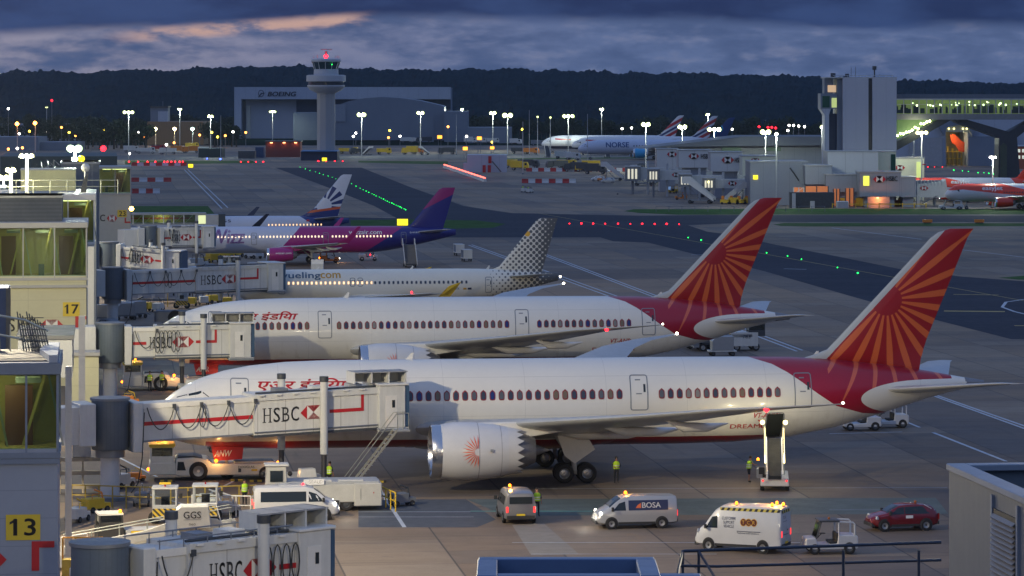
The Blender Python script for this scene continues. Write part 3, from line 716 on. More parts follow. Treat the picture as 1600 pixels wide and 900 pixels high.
wf = mat('lit_window_rim', (.9, .75, .7), emit=.5)
cabin_windows(v4, NL, [a for a in (A4(330) + .533 * k for k in range(62)) if not (A4(392) < a < A4(402) or A4(506) < a < A4(516)) and a < A4(616)], 4.35, .26, .36, wf, L_WIN, 'lit4')
for px in (397, 509, 631): cabin_door(v4, NL, A4(px), 3.1, 4.95, .85, DOORL)
MAGL = mat('magenta_lettering', (.20, .05, .32), .4, var=0)
flat(text2d('wizzair.com', WHT, A4(545), 4.65, 5.1, .62, bold=.03) , skin(NL, .02), .15).build('painted_title', v4)
flat(text2d('Wizz', MAGL, A4(325), 3.35, 5.4, 2.1, shear=.12, bold=.12) + text2d('Wizz', mat('white_fill', (.5, .54, .68), .4, var=0), A4(325) + .06, 3.41, 5.4, 2.02, shear=.12), skin(NL, .02), .15).build('painted_title', v4)
flat(text2d('G-WUKN', WHT, A4(641), 4.75, 1.5, .25), skin(NL, .02), .15).build('painted_title', v4)
flat(text2d('wizzair.com', WHT, 16.2, 1.9, 2.4, .3), lambda a, z: (a, -5.75 - math.sqrt(max(.2, 1.14 ** 2 - (z - 1.75) ** 2)) - .01, z)).build('painted_title', v4)
for s in (-1, 1):
    wm = MB(); surface(wm, [((25.0, s * 17, 4.0), (26.6, s * 17, 4.0), (0, s * .7, .7), .12), ((26.2, s * 17.5, 4.7), (27.3, s * 17.5, 4.7), (0, 1, 0), .1), ((27.9, s * 17.8, 6.5), (28.4, s * 17.8, 6.5), (0, 1, 0), .05)], MAG); wm.build('winglet', v4, smooth=40)

# ---- narrow-body with rays on a white fin
N5 = Vector((-67.2, 572.5, 0))
SH = lengthen('narrow', .6, 1.3); SH['L'] = 39.47; SH['tab'] = generic_tab(39.47, 5.45, 1.5, 1.88, 6.0, 13.5, 3.0, 5.0, 4.2)
SH['fin'] = [(5.0, 29.8, 37.4, .2), (5.5, 31.6, 37.6, .3), (6.6, 33.4, 37.9, .36), (12.2, 38.0, 39.9, .16), (12.5, 38.5, 40, .06)]
def sef(nt, x, y, z, base):
    dx_, dz_ = x - 35.2, z - 7.2; r_ = (dx_ * dx_ + dz_ * dz_).sq(); t = ((dz_.op('ARCTAN2', dx_) / .42).fr() - .5).ab() * 2
    c = mixc(nt, t.lt(.55) * r_.gt(1.3) * r_.lt(3.6), (.66, .69, .76), (.012, .035, .16))
    c = mixc(nt, z.lt(6.35 + (x - 33) * .13), c, (.62, .10, .03)); return mixc(nt, z.lt(5.95 + (x - 33) * .13), c, (.010, .030, .17))
def seb(nt, x, y, z, base):
    return mixc(nt, x.gt(31.6 + (z - 5) * -1.6) * (1 - x.gt(35) * 0), (.60, .62, .70), (.010, .030, .17))
v5 = airliner(SH, N5, 'white airliner with blue sun rays and an orange line on its fin', mat('white_livery_blue_tail', (.6, .6, .7), .35, var=.05, paint=seb, coat=.3), mat('white_fin_blue_rays', (.6, .6, .7), .35, var=.05, paint=sef), WHITE, None)
A5 = lambda px: a_at(px, N5, -1.9)
flat(text2d('SunExpress', NAVY, A5(361) - 8.4, 4.2, 8.4, .9), skin(SH, .02), .15).build('painted_title', v5)
flat(rect2d(REDL, A5(479), 4.5, A5(484), 4.8), skin(SH, .02)).build('painted_flag', v5)
cabin_windows(v5, SH, [A5(420) + .6 * k for k in range(16)], 3.95, .26, .36, mat('orange_lit_window', (1, .45, .2), emit=.4), L_WIN, 'lit5')
for s in (-1, 1): wm = MB(); surface(wm, [((21.7, s * 17, 4.0), (23.2, s * 17, 4.0), (0, s * .7, .7), .12), ((24.4, s * 17.7, 6.4), (25, s * 17.7, 6.4), (0, 1, 0), .05)], NAVY); wm.build('winglet', v5, smooth=40)

# ---- far wide-bodies across the field
def ba_fin(nt, x, y, z, base):
    t = z - (x - 58) * .55 + 1.2
    c = mixc(nt, t.gt(9.2) * t.lt(10.6), (.62, .64, .70), (.42, .02, .03)); c = mixc(nt, t.gt(11.3) * t.lt(12.3), c, (.02, .035, .14))
    c = mixc(nt, t.gt(13.2) * t.lt(14.6), c, (.42, .02, .03)); return mixc(nt, t.lt(8.2), c, (.42, .02, .03))
def ba_b(nt, x, y, z, base):
    c = mixc(nt, z.lt(3.3), (.60, .62, .70), (.02, .035, .12)); t = (z - 6.3 + (x - 9) * .05)
    return mixc(nt, t.ab().lt(.28) * x.gt(6) * x.lt(13), c, (.40, .02, .03))
W9 = lengthen('wide', 3.5, 2.6)
BB = mat('white_livery_dark_belly', (.6, .6, .7), .35, var=.04, paint=ba_b, coat=.3); BF = mat('flag_striped_fin', (.6, .6, .7), .35, var=.04, paint=ba_fin)
for px, Y, lab in ((846, 1490, 'far white airliner with red and blue striped fin, nose furthest out'), (893, 1450, 'far white airliner with red and blue striped fin, half hidden behind its turquoise-engined neighbour')):
    v = airliner(W9, AT(px, Y), lab, BB, BF, WHITE, 'far airliners with striped fins', rz=R(2)); cockpit(v, W9)
NOB = mat('white_livery_turquoise_engine', (.50, .58, .72), .35, var=.04, coat=.3, paint=lambda nt, x, y, z, b: mixc(nt, x.gt(50 + (z - 5)), (.50, .56, .70), (.012, .05, .22)))
def no_fin(nt, x, y, z, b):
    d = ((x - 57.0).pw(2) + (z - 12.5).pw(2)).sq(); return mixc(nt, (d - 1.3).ab().lt(.22).mx((x - 55 - (z - 9) * .3).ab().lt(.2) * z.lt(12)), (.006, .04, .17), (.05, .38, .60))
v = airliner(W9, AT(903, 1350), 'far pale airliner with turquoise engine and blue fin', NOB, mat('blue_fin_light_ribbon', (.01, .05, .2), .35, var=.04, paint=no_fin), mat('turquoise_cowl', (.03, .36, .68), .35, var=.05, coat=.3), None, rz=R(2)); cockpit(v, W9)
aN = lambda px: (px - 903) * 1350 / F
flat(text2d('NORSE', mat('blue_lettering', (.012, .06, .22), .4, var=0), aN(946), 4.9, 9.2, 2.0, bold=.15), skin(W9, .05), .3).build('painted_title', v)
cabin_windows(v, W9, [aN(990) + 1.1 * k for k in range(46)], 5.5, .5, .6, GLN, GLN, 'norse')
# ---- orange and white narrow-bodies by the pier
def ej(nt, x, y, z, b):
    m_ = z.gt(4.5 - (x - 6).mx(0) * .0 - x.step(11, 25) * 2.2) * x.gt(1.7) * x.lt(26)
    m_ = z.gt(x.curve([(1.5, 4.35), (4, 4.55), (9, 4.0), (14, 3.5), (20, 2.9), (25, 2.7)])) * z.lt(x.curve([(1.5, 6.5), (9, 6.5), (14, 5.6), (20, 4.1), (25, 2.6), (26, 2)])) * x.lt(25)
    m_ = m_.mx(x.gt(31 - (z - 3) * .8))
    return mixc(nt, m_, (.62, .63, .68), (.70, .045, .012))
EJ = mat('white_livery_orange_flash', (.6, .6, .7), .35, var=.04, coat=.3, paint=ej); EJF = mat('orange_fin', (.70, .045, .012), .35, var=.05)
for px, Y, lab, ta in ((1476, 767, 'white airliner with orange flash on its nose and orange engines, docked at the pier', 8.3), (1395, 822, 'white airliner with orange fin, mostly behind the docked orange-nosed one', 14.0)):
    v = airliner(NB, AT(px, Y), lab, EJ, EJF, mat('orange_cowl', (.62, .035, .010), .35, var=.05, coat=.3), 'orange and white airliners', rz=R(1)); cockpit(v, NB, .8)
    flat(text2d('easyJet', WHT, ta, 4.15, 4.6, 1.15, bold=.10), skin(NB, .03), .2).build('painted_title', v)
    cabin_windows(v, NB, [ta + 5 + .6 * k for k in range(18)], 3.9, .26, .34, GLN, GLN, 'ej')
    if Y > 800: nav_light(v, (.2, -.5, 4.3), mat('white_nav_lamp', (1, .9, .7), emit=8), .2)
# ------------------------------------------------------------------ the pier beside the stands
CREAM = mat('flood_tinted_cladding', (.50, .49, .36), .6, var=.08, sc=.3, paint=lambda nt, x, y, z, b: mixc(nt, ((z / 1.55).fr() - .5).ab().gt(.492).mx(((x / 5.2).fr() - .5).ab().gt(.497)) * .5, (.52, .51, .35), (.2, .2, .15)))  # yellow-green tint of the floodlights is put into this cladding colour
BLUEG = mat('blue_grey_cladding', (.17, .20, .26), .55, var=.08, sc=.3, paint=lambda nt, x, y, z, b: mixc(nt, ((z / 1.3).fr() - .5).ab().gt(.49) * .4, (.25, .29, .38), (.08, .09, .12)))
FASC = mat('fascia_grey', (.36, .37, .38), .5, var=.08)
PLANT = mat('plant_room_slate', (.03, .045, .075), .6, var=.15, sc=.4, paint=lambda nt, x, y, z, b: mixc(nt, ((z / .35).fr()).gt(.5), (.03, .045, .075), (.042, .06, .095)))
TALLG = mat('mid_grey_cladding', (.15, .175, .21), .6, var=.08, sc=.3)
ROOFM = mat('roof_membrane', (.10, .105, .12), .8, var=.25, sc=.3)
SILL = mat('green_glass_frame', (.16, .26, .20), .4, .2)
BRN = mat('brown_door', (.10, .028, .016), .6)
INTW = mat('room_lining', (.42, .33, .14), .7, var=.1)
BSIGN = mat('red_sign_vinyl', (.45, .012, .02), .45, var=.03); WSIGN = mat('white_sign_vinyl', (.72, .72, .70), .45, var=.03); KSIGN = mat('near_black_vinyl', (.03, .032, .035), .45, var=0); YSIGN = mat('yellow_sign_board', (.62, .46, .03), .5, var=.05)
def glass_mat(name, tint, gl=.12):
    if name in _M: return _M[name]
    m = bpy.data.materials.new(name); m.use_nodes = True; nt = m.node_tree; nt.nodes.remove(nt.nodes['Principled BSDF'])
    t = nt.nodes.new('ShaderNodeBsdfTransparent'); t.inputs[0].default_value = (*tint, 1); gl_ = nt.nodes.new('ShaderNodeBsdfGlossy'); gl_.inputs['Roughness'].default_value = .05; gl_.inputs[0].default_value = (.8, .9, .9, 1)
    mx = nt.nodes.new('ShaderNodeMixShader'); fr = nt.nodes.new('ShaderNodeFresnel'); fr.inputs[0].default_value = 1.5
    a = S(nt, fr.outputs[0]) + gl; nt.links.new(a.v, mx.inputs[0]); nt.links.new(t.outputs[0], mx.inputs[1]); nt.links.new(gl_.outputs[0], mx.inputs[2])
    nt.links.new(mx.outputs[0], nt.nodes['Material Output'].inputs[0]); _M[name] = m; return m
GGREEN = glass_mat('green_tinted_glass', (.50, .70, .44), .03); GDARK = glass_mat('smoked_glass', (.16, .18, .19), .1); GCLR = glass_mat('clear_glass', (.85, .92, .92), .06)
L_ROOM = mat('room_ceiling_lamp', (1., .86, .45), emit=5)
def face(x0, z0, s=1.): return lambda u, v: (x0 + u, -.03, z0 + v)
def gate_room(px, Y, z_lo, z_w0, z_w1, z_top, width, depth, mull, label, wall, name='gate_room', frame=None, rooms=True, group='gate rooms along the pier', power=70):
    """box building in the pier frame, its corner by the apron at px; window band from z_w0 to z_w1"""
    r = empty(name, AT(px, Y), PSI, label, 'building', group); frame = frame or FASC
    b = MB(); b.box(-width, 0, z_lo, 0, depth, z_w0 - .25, wall); b.box(-width - .1, -.12, z_w0 - .45, .12, depth + .1, z_w0 - .2, frame); b.build('wall', r)
    b = MB(); b.box(-width - .15, -.2, z_w1, .15, depth + .15, z_top, frame); b.build('roof', r, bevel=.04)
    b = MB(); b.box(-width, depth * .55, z_w0 - .2, 0, depth * .6, z_w1, INTW); b.box(-width, 0, z_w0 - .2, 0, depth * .6, z_w0 - .1, INTW)
    for i in range(int(width // 2.6)):
        x = -1.7 - i * 2.6
        if i % 3 != 1: b.box(x - .8, depth * .3, z_w0 - .1, x + .5, depth * .33, z_w0 + (z_w1 - z_w0) * .8, BRN)
        b.prism([(x, z_w0), (x + .14, z_w0), (x + 1.2, z_w1), (x + 1.05, z_w1)], depth * .2, depth * .2 + .1, INTW)
        b.prism([(x + 1.9, z_w0), (x + 2.0, z_w0), (x + 1.3, z_w1), (x + 1.2, z_w1)], depth * .12, depth * .12 + .08, FASC); b.box(x - .3, depth * .25, z_w1 - .55, x + .9, depth * .4, z_w1 - .3, MGREY)
        if i % 3 == 1: b.box(x, depth * .1, z_w0 - .1, x + .5, depth * .1 + .6, z_w0 + .95, DGREY)
    b.build('interior', r)
    l = MB(); l.box(-width * .9, depth * .3, z_w1 - .12, -width * .1, depth * .32, z_w1 - .08, L_ROOM); l.build('ceiling_lamp', r)
    lamp('lamp', (-width * .3, depth * .12, z_w1 - .5), power, (1, .86, .5), r, .3)
    if width > 7: lamp('lamp', (-width * .75, depth * .12, z_w1 - .5), power * .8, (1, .86, .5), r, .3)
    fr = MB(); 
    for m_ in mull: fr.box(-m_ - .05, -.06, z_w0 - .2, -m_ + .05, .1, z_w1, frame)
    fr.box(-width, -.03, z_w0 - .2, 0, .06, z_w0, SILL); fr.box(-.06, -.05, z_w0 - .2, .06, .08, z_w1, frame)
    fr.box(-.05, depth - .1, z_w0 - .2, .05, depth, z_w1, frame); wn = fr.build('window', r)
    pn = MB(); pn.quad((-width, .02, z_w0), (0, .02, z_w0), (0, .02, z_w1), (-width, .02, z_w1), GGREEN); pn.quad((0, .02, z_w0), (0, depth, z_w0), (0, depth, z_w1), (0, .02, z_w1), GGREEN); pn.build('pane', wn)
    return r
def sc_(Y): return F / Y
def zz(py, Y): return H - (py - YH) * Y / F
# ---- room 13, in the shade, nearest
Y = 157.; s = sc_(Y)
r = gate_room(90, Y, 0, zz(700, Y), zz(585, Y), zz(566, Y), 9, 8, (1.45,), 'blue-grey gate room with the yellow number 13, its lit window above', BLUEG, frame=mat('blue_grey_trim', (.15, .19, .27), .5), power=120)
b = MB(); b.box(-9.1, -.14, zz(724, Y), .1, 0, zz(716, Y), mat('blue_grey_trim', (.15, .19, .27), .5)); b.box(-9, -.05, zz(716, Y), 0, .0, zz(701, Y), BLUEG); b.build('sill_band', r)
flat(rect2d(YSIGN, -2.39, zz(843, Y), -.80, zz(803, Y)), lambda u, v: (u, -.03, v)).build('number_board', r)
flat(text2d('13', BLKT, -2.05, zz(836, Y), 1.0, .78, bold=.05) + poly2d(BLKT, [(-2.22, zz(836, Y) + .52), (-2.02, zz(836, Y) + .62), (-1.96, zz(836, Y) + .78), (-2.04, zz(836, Y) + .74), (-2.22, zz(836, Y) + .64)]), lambda u, v: (u, -.045, v)).build('painted_number', r)
flat(bank_mark(BSIGN, WSIGN, -3.5, zz(873, Y), 1.15), lambda u, v: (u, -.03, v)).build('sign_emblem', r)
flat(rect2d(BSIGN, -1.2, zz(855, Y), -.15, zz(845, Y)) + rect2d(BSIGN, -1.2, zz(891, Y), -.85, zz(855, Y)), lambda u, v: (u, -.03, v)).build('sign_corner', r)
# roof of that room: kerbed membrane, handrail, stacked ladder sections, floodlit rails
b = MB(); zt = zz(566, Y); zr = zt
b.box(-9, .5, zr, -.35, 7.6, zr + .06, ROOFM); b.prism([(0, -.2), (0, 8), (-.5, 8), (-.9, 4), (-.4, -.2)], zr + .0, zr + .35, mat('pale_blue_kerb', (.27, .32, .43), .5), ax='z'); b.build('roof_kerb', r)
t = empty('roof_walkway', AT(20, 163, zr + .06), PSI, 'steel walkway with ladder frames stacked on the roof of gate room 13', 'walkway')
RAILY = mat('galvanised_rail', (.45, .47, .42), .4, .6)
b = MB()
for k in range(2): b.tube([(-3.2, 0, 2.2 - k * .9), (.6, 0, 1.5 - k * .95), (1.7, 0, .95 - k * .5)], .06, RAILY)
for k in range(6): b.cyl((-2.6 + k * .62, 0, 0), (-2.6 + k * .62, 0, 1.9 - k * .15), .035, RAILY)
b.build('handrail', t)
for k in range(7):
    b = MB(); x = .55 + k * .13
    for dd in (0, .45): b.cyl((x + dd, -.3, 0), (x + dd - .35, .2, 1.9 - k * .1), .03, DGREY)
    for q in range(6): b.cyl((x - .06 * q, -.3 + .08 * q, .2 + .28 * q), (x + .45 - .06 * q, -.3 + .08 * q, .2 + .28 * q), .02, DGREY)
    b.build('ladder_frame', t)
b = MB(); b.rbox(-1.9, -.4, 0, -.6, .5, .55, DGREY); b.rbox(-3.4, -.2, 0, -2.2, .8, .8, MGREY); b.build('equipment_case', t)
b = MB(); b.box(-3, 0, 12.5, 0, 3, zz(450, 172), mat('deep_blue_cladding', (.03, .06, .15), .6)); b.box(-.12, -.08, 12.5, .12, .1, zz(450, 172), DGREY)
b.build('stair_tower', None, 'narrow deep blue tower rising at the picture edge above gate room 13', 'tower', loc=AT(13, 172), rz=PSI)
# ---- room 17
Y = 303.; s = sc_(Y)
r = gate_room(135, Y, 0, zz(430, Y), zz(356, Y), zz(347, Y), 13, 11, (2.85, 5.65, 8.5, 11.2), 'cream gate room with the yellow number 17 below a long lit window', CREAM, power=95)
b = MB(); b.box(-13, -.05, zz(445, Y), 0, 0, zz(431, Y), CREAM); b.box(-13.1, -.25, zz(449, Y), .12, 0, zz(445, Y), FASC); b.build('sill_band', r)
flat(rect2d(YSIGN, -2.1, zz(494, Y), -.6, zz(472, Y)), lambda u, v: (u, -.03, v)).build('number_board', r)
flat(text2d('17', BLKT, -1.8, zz(490, Y), 1.05, .82, bold=.06) + poly2d(BLKT, [(-1.95, zz(490, Y) + .55), (-1.78, zz(490, Y) + .68), (-1.72, zz(490, Y) + .82), (-1.95, zz(490, Y) + .66)]), lambda u, v: (u, -.045, v)).build('painted_number', r)
flat(bank_mark(BSIGN, WSIGN, -3.1, zz(508, Y), 1.05) + bank_word(KSIGN, -8.0, zz(517, Y), 3.4, 1.15), lambda u, v: (u, -.03, v)).build('sign_emblem', r)
flat(rect2d(BSIGN, -1.0, zz(499, Y), 0, zz(494, Y)) + rect2d(BSIGN, -1.0, zz(517, Y), -.72, zz(499, Y)), lambda u, v: (u, -.03, v)).build('sign_corner', r)
b = MB(); b.box(-11, 0, 0, 0, 8, zz(302, 312) - zz(347, 303), PLANT); b.box(-11.1, -.1, zz(302, 312) - zz(347, 303) - .2, .1, 8.1, zz(302, 312) - zz(347, 303), MGREY); b.build('plant_room', None, 'slatted slate-blue plant room on the roof of gate room 17', 'plant room', loc=AT(97, 305, zz(347, 303)), rz=PSI)
# lean-to below 17
b = MB(); b.box(-2.6, 0, 4.1, 0, 3, 4.4, FASC); b.box(-2.4, .2, 0, -.1, 2.8, 4.1, CREAM); b.build('store_room', None, 'low cream store jutting out under gate room 17', 'building', loc=AT(156, 285), rz=PSI)
b = MB(); b.box(-1.3, 0, 0, 0, 1.2, .9, LGREY, tx=.1); b.box(-1.0, .2, .9, -.3, 1.0, 1.7, WGREY); b.build('service_cabinet', None, 'pale service cabinet on the ground below gate room 17', 'cabinet', loc=AT(155, 262), rz=PSI)
# ---- white-framed room behind 17
Y = 338.
r = gate_room(147, Y, 3, zz(375, Y), zz(313, Y), zz(303, Y), 3.5, 6, (2.6,), 'small white-framed glass room between gate rooms 17 and 23', WGREY, frame=WHITE, power=30)
# ---- tall grey block
Y = 400.
b = MB(); b.box(-4.5, 0, 0, 0, 12, zz(253, Y), TALLG); b.box(-4.6, -.1, zz(253, Y) - .25, .1, 12.1, zz(253, Y), FASC); b.box(-.9, -.08, 0, -.75, .0, zz(253, Y), MGREY); b.build('lift_block', None, 'tall plain grey block topped by the brightest floodlight', 'building', loc=AT(155, Y), rz=PSI)
b = MB(); b.box(-6, 0, zz(303, 372), 0, 6, zz(266, 372), mat('lamp_yellow_cladding', (.56, .54, .30), .6, var=.05)); b.box(-6.05, -.05, zz(266, 372), .05, 6.05, zz(264, 372), FASC)  # the yellow of the roof lamps is put into the box's cladding colour
b.build('roof_room', None, 'pale yellow windowless box lit by the roof floodlights', 'building', loc=AT(118, 372), rz=PSI)
b = MB(); b.box(-30, 0, 0, 0, 26, zz(302, 362), FASC); b.build('pier_building', None, 'long low grey pier building under the rooftop floodlights', 'building', loc=AT(150, 352), rz=PSI)
b = MB(); b.box(-22, 0, 0, 0, 40, zz(244, 640), mat('dark_teal_cladding', (.05, .075, .08), .6)); b.build('pier_building', None, 'dark teal block behind the rooftop floodlights', 'building', loc=AT(183, 640), rz=PSI)
# rails and antennas of the roofs
t = empty('roof_railing', AT(120, 350, zz(302, 350)), PSI, 'thin white railing along the roof edge in front of the pale yellow box', 'railing')
b = MB(); 
for k in range(8): b.cyl((-8 + k * 1.75, 0, 0), (-8 + k * 1.75, 0, 1.4), .05, RAILY)
for k in (.7, 1.35): b.cyl((-8, 0, k), (4.2, 0, k), .035, RAILY)
b.build('rail', t)
t = MB(); t.cyl((0, 0, 0), (0, 0, 2.4), .09, WHITE); t.prism([(-.5, 0), (.1, .1), (.35, 2.3), (-.2, 1.5)], -.1, .1, DGREY); t.ball((.05, 0, 2.7), .45, WHITE); t.build('camera_mast', None, 'short roof mast with a white dome camera beside the tall grey block', 'mast', loc=AT(133, 345, zz(303, 345)), rz=PSI)
# ---- room 23
Y = 565.
r = gate_room(204, Y, 0, zz(300, Y), zz(264, Y), zz(260, Y), 5.2, 9, (2.6,), 'white gate room with the small yellow number 23 beside the bank emblem', mat('pale_grey_cladding', (.45, .45, .40), .6, var=.06), power=60)
flat(rect2d(YSIGN, -2.2, zz(339, Y), -.65, zz(328, Y)), lambda u, v: (u, -.03, v)).build('number_board', r)
flat(text2d('23', BLKT, -1.95, zz(337.5, Y), 1.1, .85, bold=.04), lambda u, v: (u, -.05, v)).build('painted_number', r)
flat(bank_mark(BSIGN, WSIGN, -3.1, zz(341, Y), 1.1, .8) + text2d('C', KSIGN, -5.1, zz(345.5, Y), .8, 1.1, bold=.05), lambda u, v: (u, -.03, v)).build('sign_emblem', r)
flat(rect2d(BSIGN, -1.0, zz(348.5, Y), 0, zz(346, Y)) + rect2d(BSIGN, -1.0, zz(346, Y), -.75, zz(340, Y)), lambda u, v: (u, -.03, v)).build('sign_corner', r)
# ---- columns and walls at the pier foot between 13 and 17
def post(px, Y, z0, z1, w_, m, label, cat='column', name='steel_column', loc=None):
    b = MB(); b.box(-w_ / 2, -w_ / 2, z0, w_ / 2, w_ / 2, z1, m); b.box(-w_ * .8, -w_ * .8, z0, w_ * .8, w_ * .8, z0 + .15, m); b.build(name, None, label, cat, loc=AT(px, Y), rz=PSI)
post(107, 178, 0, zz(572, 178), .34, LGREY, 'square grey column beside gate room 13, behind its window')
post(128, 262, 0, 9, .5, LGREY, 'slim grey column below the corner of gate room 17')
post(142, 300, 0, zz(385, 300), .55, WGREY, 'white column just behind the corner of gate room 17')
b = MB(); b.box(-3.2, 0, zz(590, 200), 0, 9, zz(530, 200), MGREY); b.box(-3.3, -.1, zz(530, 200), .1, 9.1, zz(524, 200), DGREY); b.box(-1.2, -.06, 0, -.9, .2, zz(590, 200), LGREY); b.box(-2.4, 0, 0, -1.4, 3, zz(590, 200), WGREY); b.build('stair_core', None, 'grey stair core with brown roof edge between gate rooms 13 and 17', 'building', loc=AT(113, 200), rz=PSI)

# ------------------------------------------------------------------ passenger boarding bridges
ROT = mat('slate_rotunda', (.12, .155, .20), .5, .2, var=.1, sc=.6, paint=lambda nt, x, y, z, b: mixc(nt, ((x * 4).fr()).gt(.9) * .4, (.12, .155, .20), (.07, .09, .12)))
TUN = mat('white_tunnel_panels', (.60, .61, .60), .5, var=.14, sc=.5, streak=.5, paint=lambda nt, x, y, z, b: mixc(nt, ((x / 1.9).fr()).lt(.025) * .6, (.62, .63, .62), (.2, .2, .21)))
COLP = mat('pale_column_paint', (.60, .62, .64), .5, var=.08)
BELLOW = mat('blue_bellows', (.04, .09, .17), .7)
def bridge(p0, ang, L, zr, zc, label, fr_post=(.62, .72), loops=4, bunch=0, hgt=2.6, ad=True, pure='long', colz=0., stairs=True, seed=0, canopy=True, cabrot=0., short=False, back=True, txt=None, rails=False, bxo=None):
    """p0: foot of the rotunda; L: length to the end of the cab; zr, zc: tunnel top at rotunda and cab"""
    r = empty('boarding_bridge', p0, ang, label, 'boarding bridge', 'passenger boarding bridges'); rnd = random.Random(seed)
    zt = lambda x: zr + (zc - zr) * x / L
    b = MB(); b.lathe([(zr - hgt - .45, 1.15), (zr - hgt - .3, 1.22), (zr + .25, 1.22)], ROT, 'z', n=36); b.lathe([(zr + .25, 1.30), (zr + .4, 1.30), (zr + .42, .02)], MGREY, 'z', n=36); b.build('rotunda', r, smooth=40)
    b = MB(); b.cyl((0, 0, colz), (0, 0, zr - hgt - .9), .62, COLP, n=28); b.cyl((0, 0, zr - hgt - .95), (0, 0, zr - hgt - .45), .95, MGREY, n=28); b.cyl((0, 0, colz), (0, 0, colz + .2), 1.2, MGREY, n=20); b.build('column', r, smooth=40)
    for x0, x1, w_ in ((-2.3, -1.25, 1.35), (1.2, 1.85, 1.5)):
        if back or x0 > 0: b = MB(); b.box(x0, -w_, zr - hgt - .6 if x0 > 0 else zr - hgt - .1, x1, w_, zr + .12, WGREY); b.build('collar', r, bevel=.05)
    if back: b = MB(); b.box(-4.5, -1.1, zr - hgt, -2.3, 1.1, zr - .1, WGREY); b.build('fixed_link', r)
    xa, xm, xb = 1.85, L * (.46 if not short else .3), L - 2.4
    def tun(x0, x1, hw, ex):
        vs = []
        for x in (x0, x1): vs += [(x, -hw, zt(x) - hgt - ex), (x, hw, zt(x) - hgt - ex), (x, hw, zt(x) + ex), (x, -hw, zt(x) + ex)]
        return vs, [(3, 2, 1, 0), (4, 5, 6, 7), (0, 1, 5, 4), (1, 2, 6, 5), (2, 3, 7, 6), (3, 0, 4, 7)]
    b = MB(); b.add(*tun(xa, xm + .3, 1.25, -.1), TUN)
    b.add([(x, y, zt(x) + z) for x in (xa, xm) for y, z in ((-1.32, -.35), (-1.22, -.35), (-1.22, -.02), (-1.32, -.02))], [(3, 2, 1, 0), (4, 5, 6, 7), (0, 1, 5, 4), (1, 2, 6, 5), (2, 3, 7, 6), (3, 0, 4, 7)], WHITE)
    b.add([(x, y, zt(x) + z) for x in (xa, xm) for y, z in ((-1.3, -hgt - .02), (1.3, -hgt - .02), (1.3, -hgt + .1), (-1.3, -hgt + .1))], [(3, 2, 1, 0), (4, 5, 6, 7), (0, 1, 5, 4), (1, 2, 6, 5), (2, 3, 7, 6), (3, 0, 4, 7)], MGREY)
    b.build('inner_tunnel', r)
    b = MB(); b.add(*tun(xm, xb, 1.45, .08), TUN)
    b.add([(x, y, zt(x) + z) for x in (xm, xb) for y, z in ((-1.5, -hgt - .18), (1.5, -hgt - .18), (1.5, -hgt - .02), (-1.5, -hgt - .02))], [(3, 2, 1, 0), (4, 5, 6, 7), (0, 1, 5, 4), (1, 2, 6, 5), (2, 3, 7, 6), (3, 0, 4, 7)], DGREY)
    b.add([(x, y, zt(x) + z) for x in (xm, xb) for y, z in ((-1.56, -.28), (-1.44, -.28), (-1.44, .12), (-1.56, .12))], [(3, 2, 1, 0), (4, 5, 6, 7), (0, 1, 5, 4), (1, 2, 6, 5), (2, 3, 7, 6), (3, 0, 4, 7)], WGREY)
    k = xm + .3
    while k < xb - .5: b.box(k, -1.7, zt(k) + .02, k + .35, -1.2, zt(k) + .12, WHITE); k += 1.15
    b.build('outer_tunnel', r)
    rr_ = MB()
    for yy in ((-1.2, 1.2) if rails else ()):
        rr_.tube([(xa + .3, yy, zt(xa) + .32), (xb, yy, zt(xb) + .42)], .035, MGREY, 5)
        k = xa + .4
        while k < xb: rr_.cyl((k, yy, zt(k) - .1), (k, yy, zt(k) + .38), .03, MGREY, n=5); k += 1.3
    if rails: rr_.build('roof_rail', r)
    cn_ = MB(); cn_.tube([(xm, -1.52, zt(xm) - hgt + .15), (xb, -1.52, zt(xb) - hgt + .15)], .05, MGREY, 5); cn_.tube([(xm + .2, -1.0, zt(xm) + .18), (xb, -1.0, zt(xb) + .18)], .07, DGREY, 5); cn_.build('conduit', r)
    for q_ in range(3): bx = MB(); k = xm + (xb - xm) * (.2 + .3 * q_); bx.box(k, -.5, zt(k) + .05, k + .9, .6, zt(k) + .35, (MGREY, WGREY, LGREY)[q_]); bx.build('roof_box', r)
    # cab
    cb = MB(); ze = zt(L); cb.box(xb, -1.7, ze - hgt - .15, L - .55, 1.9, ze + .15, WGREY); cb.box(xb - .1, -1.75, ze - hgt - .4, L - .3, 1.9, ze - hgt - .15, MGREY); cb.box(xb - .05, -1.78, ze + .15, L - .3, 1.95, ze + .3, WHITE)
    co_ = cb.build('cab', r, bevel=.04)
    MB().box(L - .55, -1.6, ze - hgt - .1, L - .25, 2.3, ze + .1, BELLOW).build('bellows', co_)
    d = MB(); d.box(xb + .45, -1.73, ze - hgt - .1, xb + 1.25, -1.7, ze - .5, WHITE); d.box(xb + .9, -1.75, ze - 1.3, xb + 1.1, -1.73, ze - .8, GLASSD); d.build('door', co_)
    if canopy:
        cn = MB(); x0 = xb - 1.5; cn.box(x0, .5, ze + .28, L - .2, .6, ze + 1.0, WGREY)
        for q in range(4): cn.box(x0 + q * (L - .3 - x0) / 3 - .04, -1.1, ze + .28, x0 + q * (L - .3 - x0) / 3 + .04, .6, ze + 1.05, WGREY)
        cn.box(x0, -1.1, ze + .98, L - .2, .6, ze + 1.05, mat('canopy_mesh', (.3, .31, .33), .6)); cn.build('roof_frame', co_)
    # lift columns and bogie
    px_ = L * fr_post[0]; 
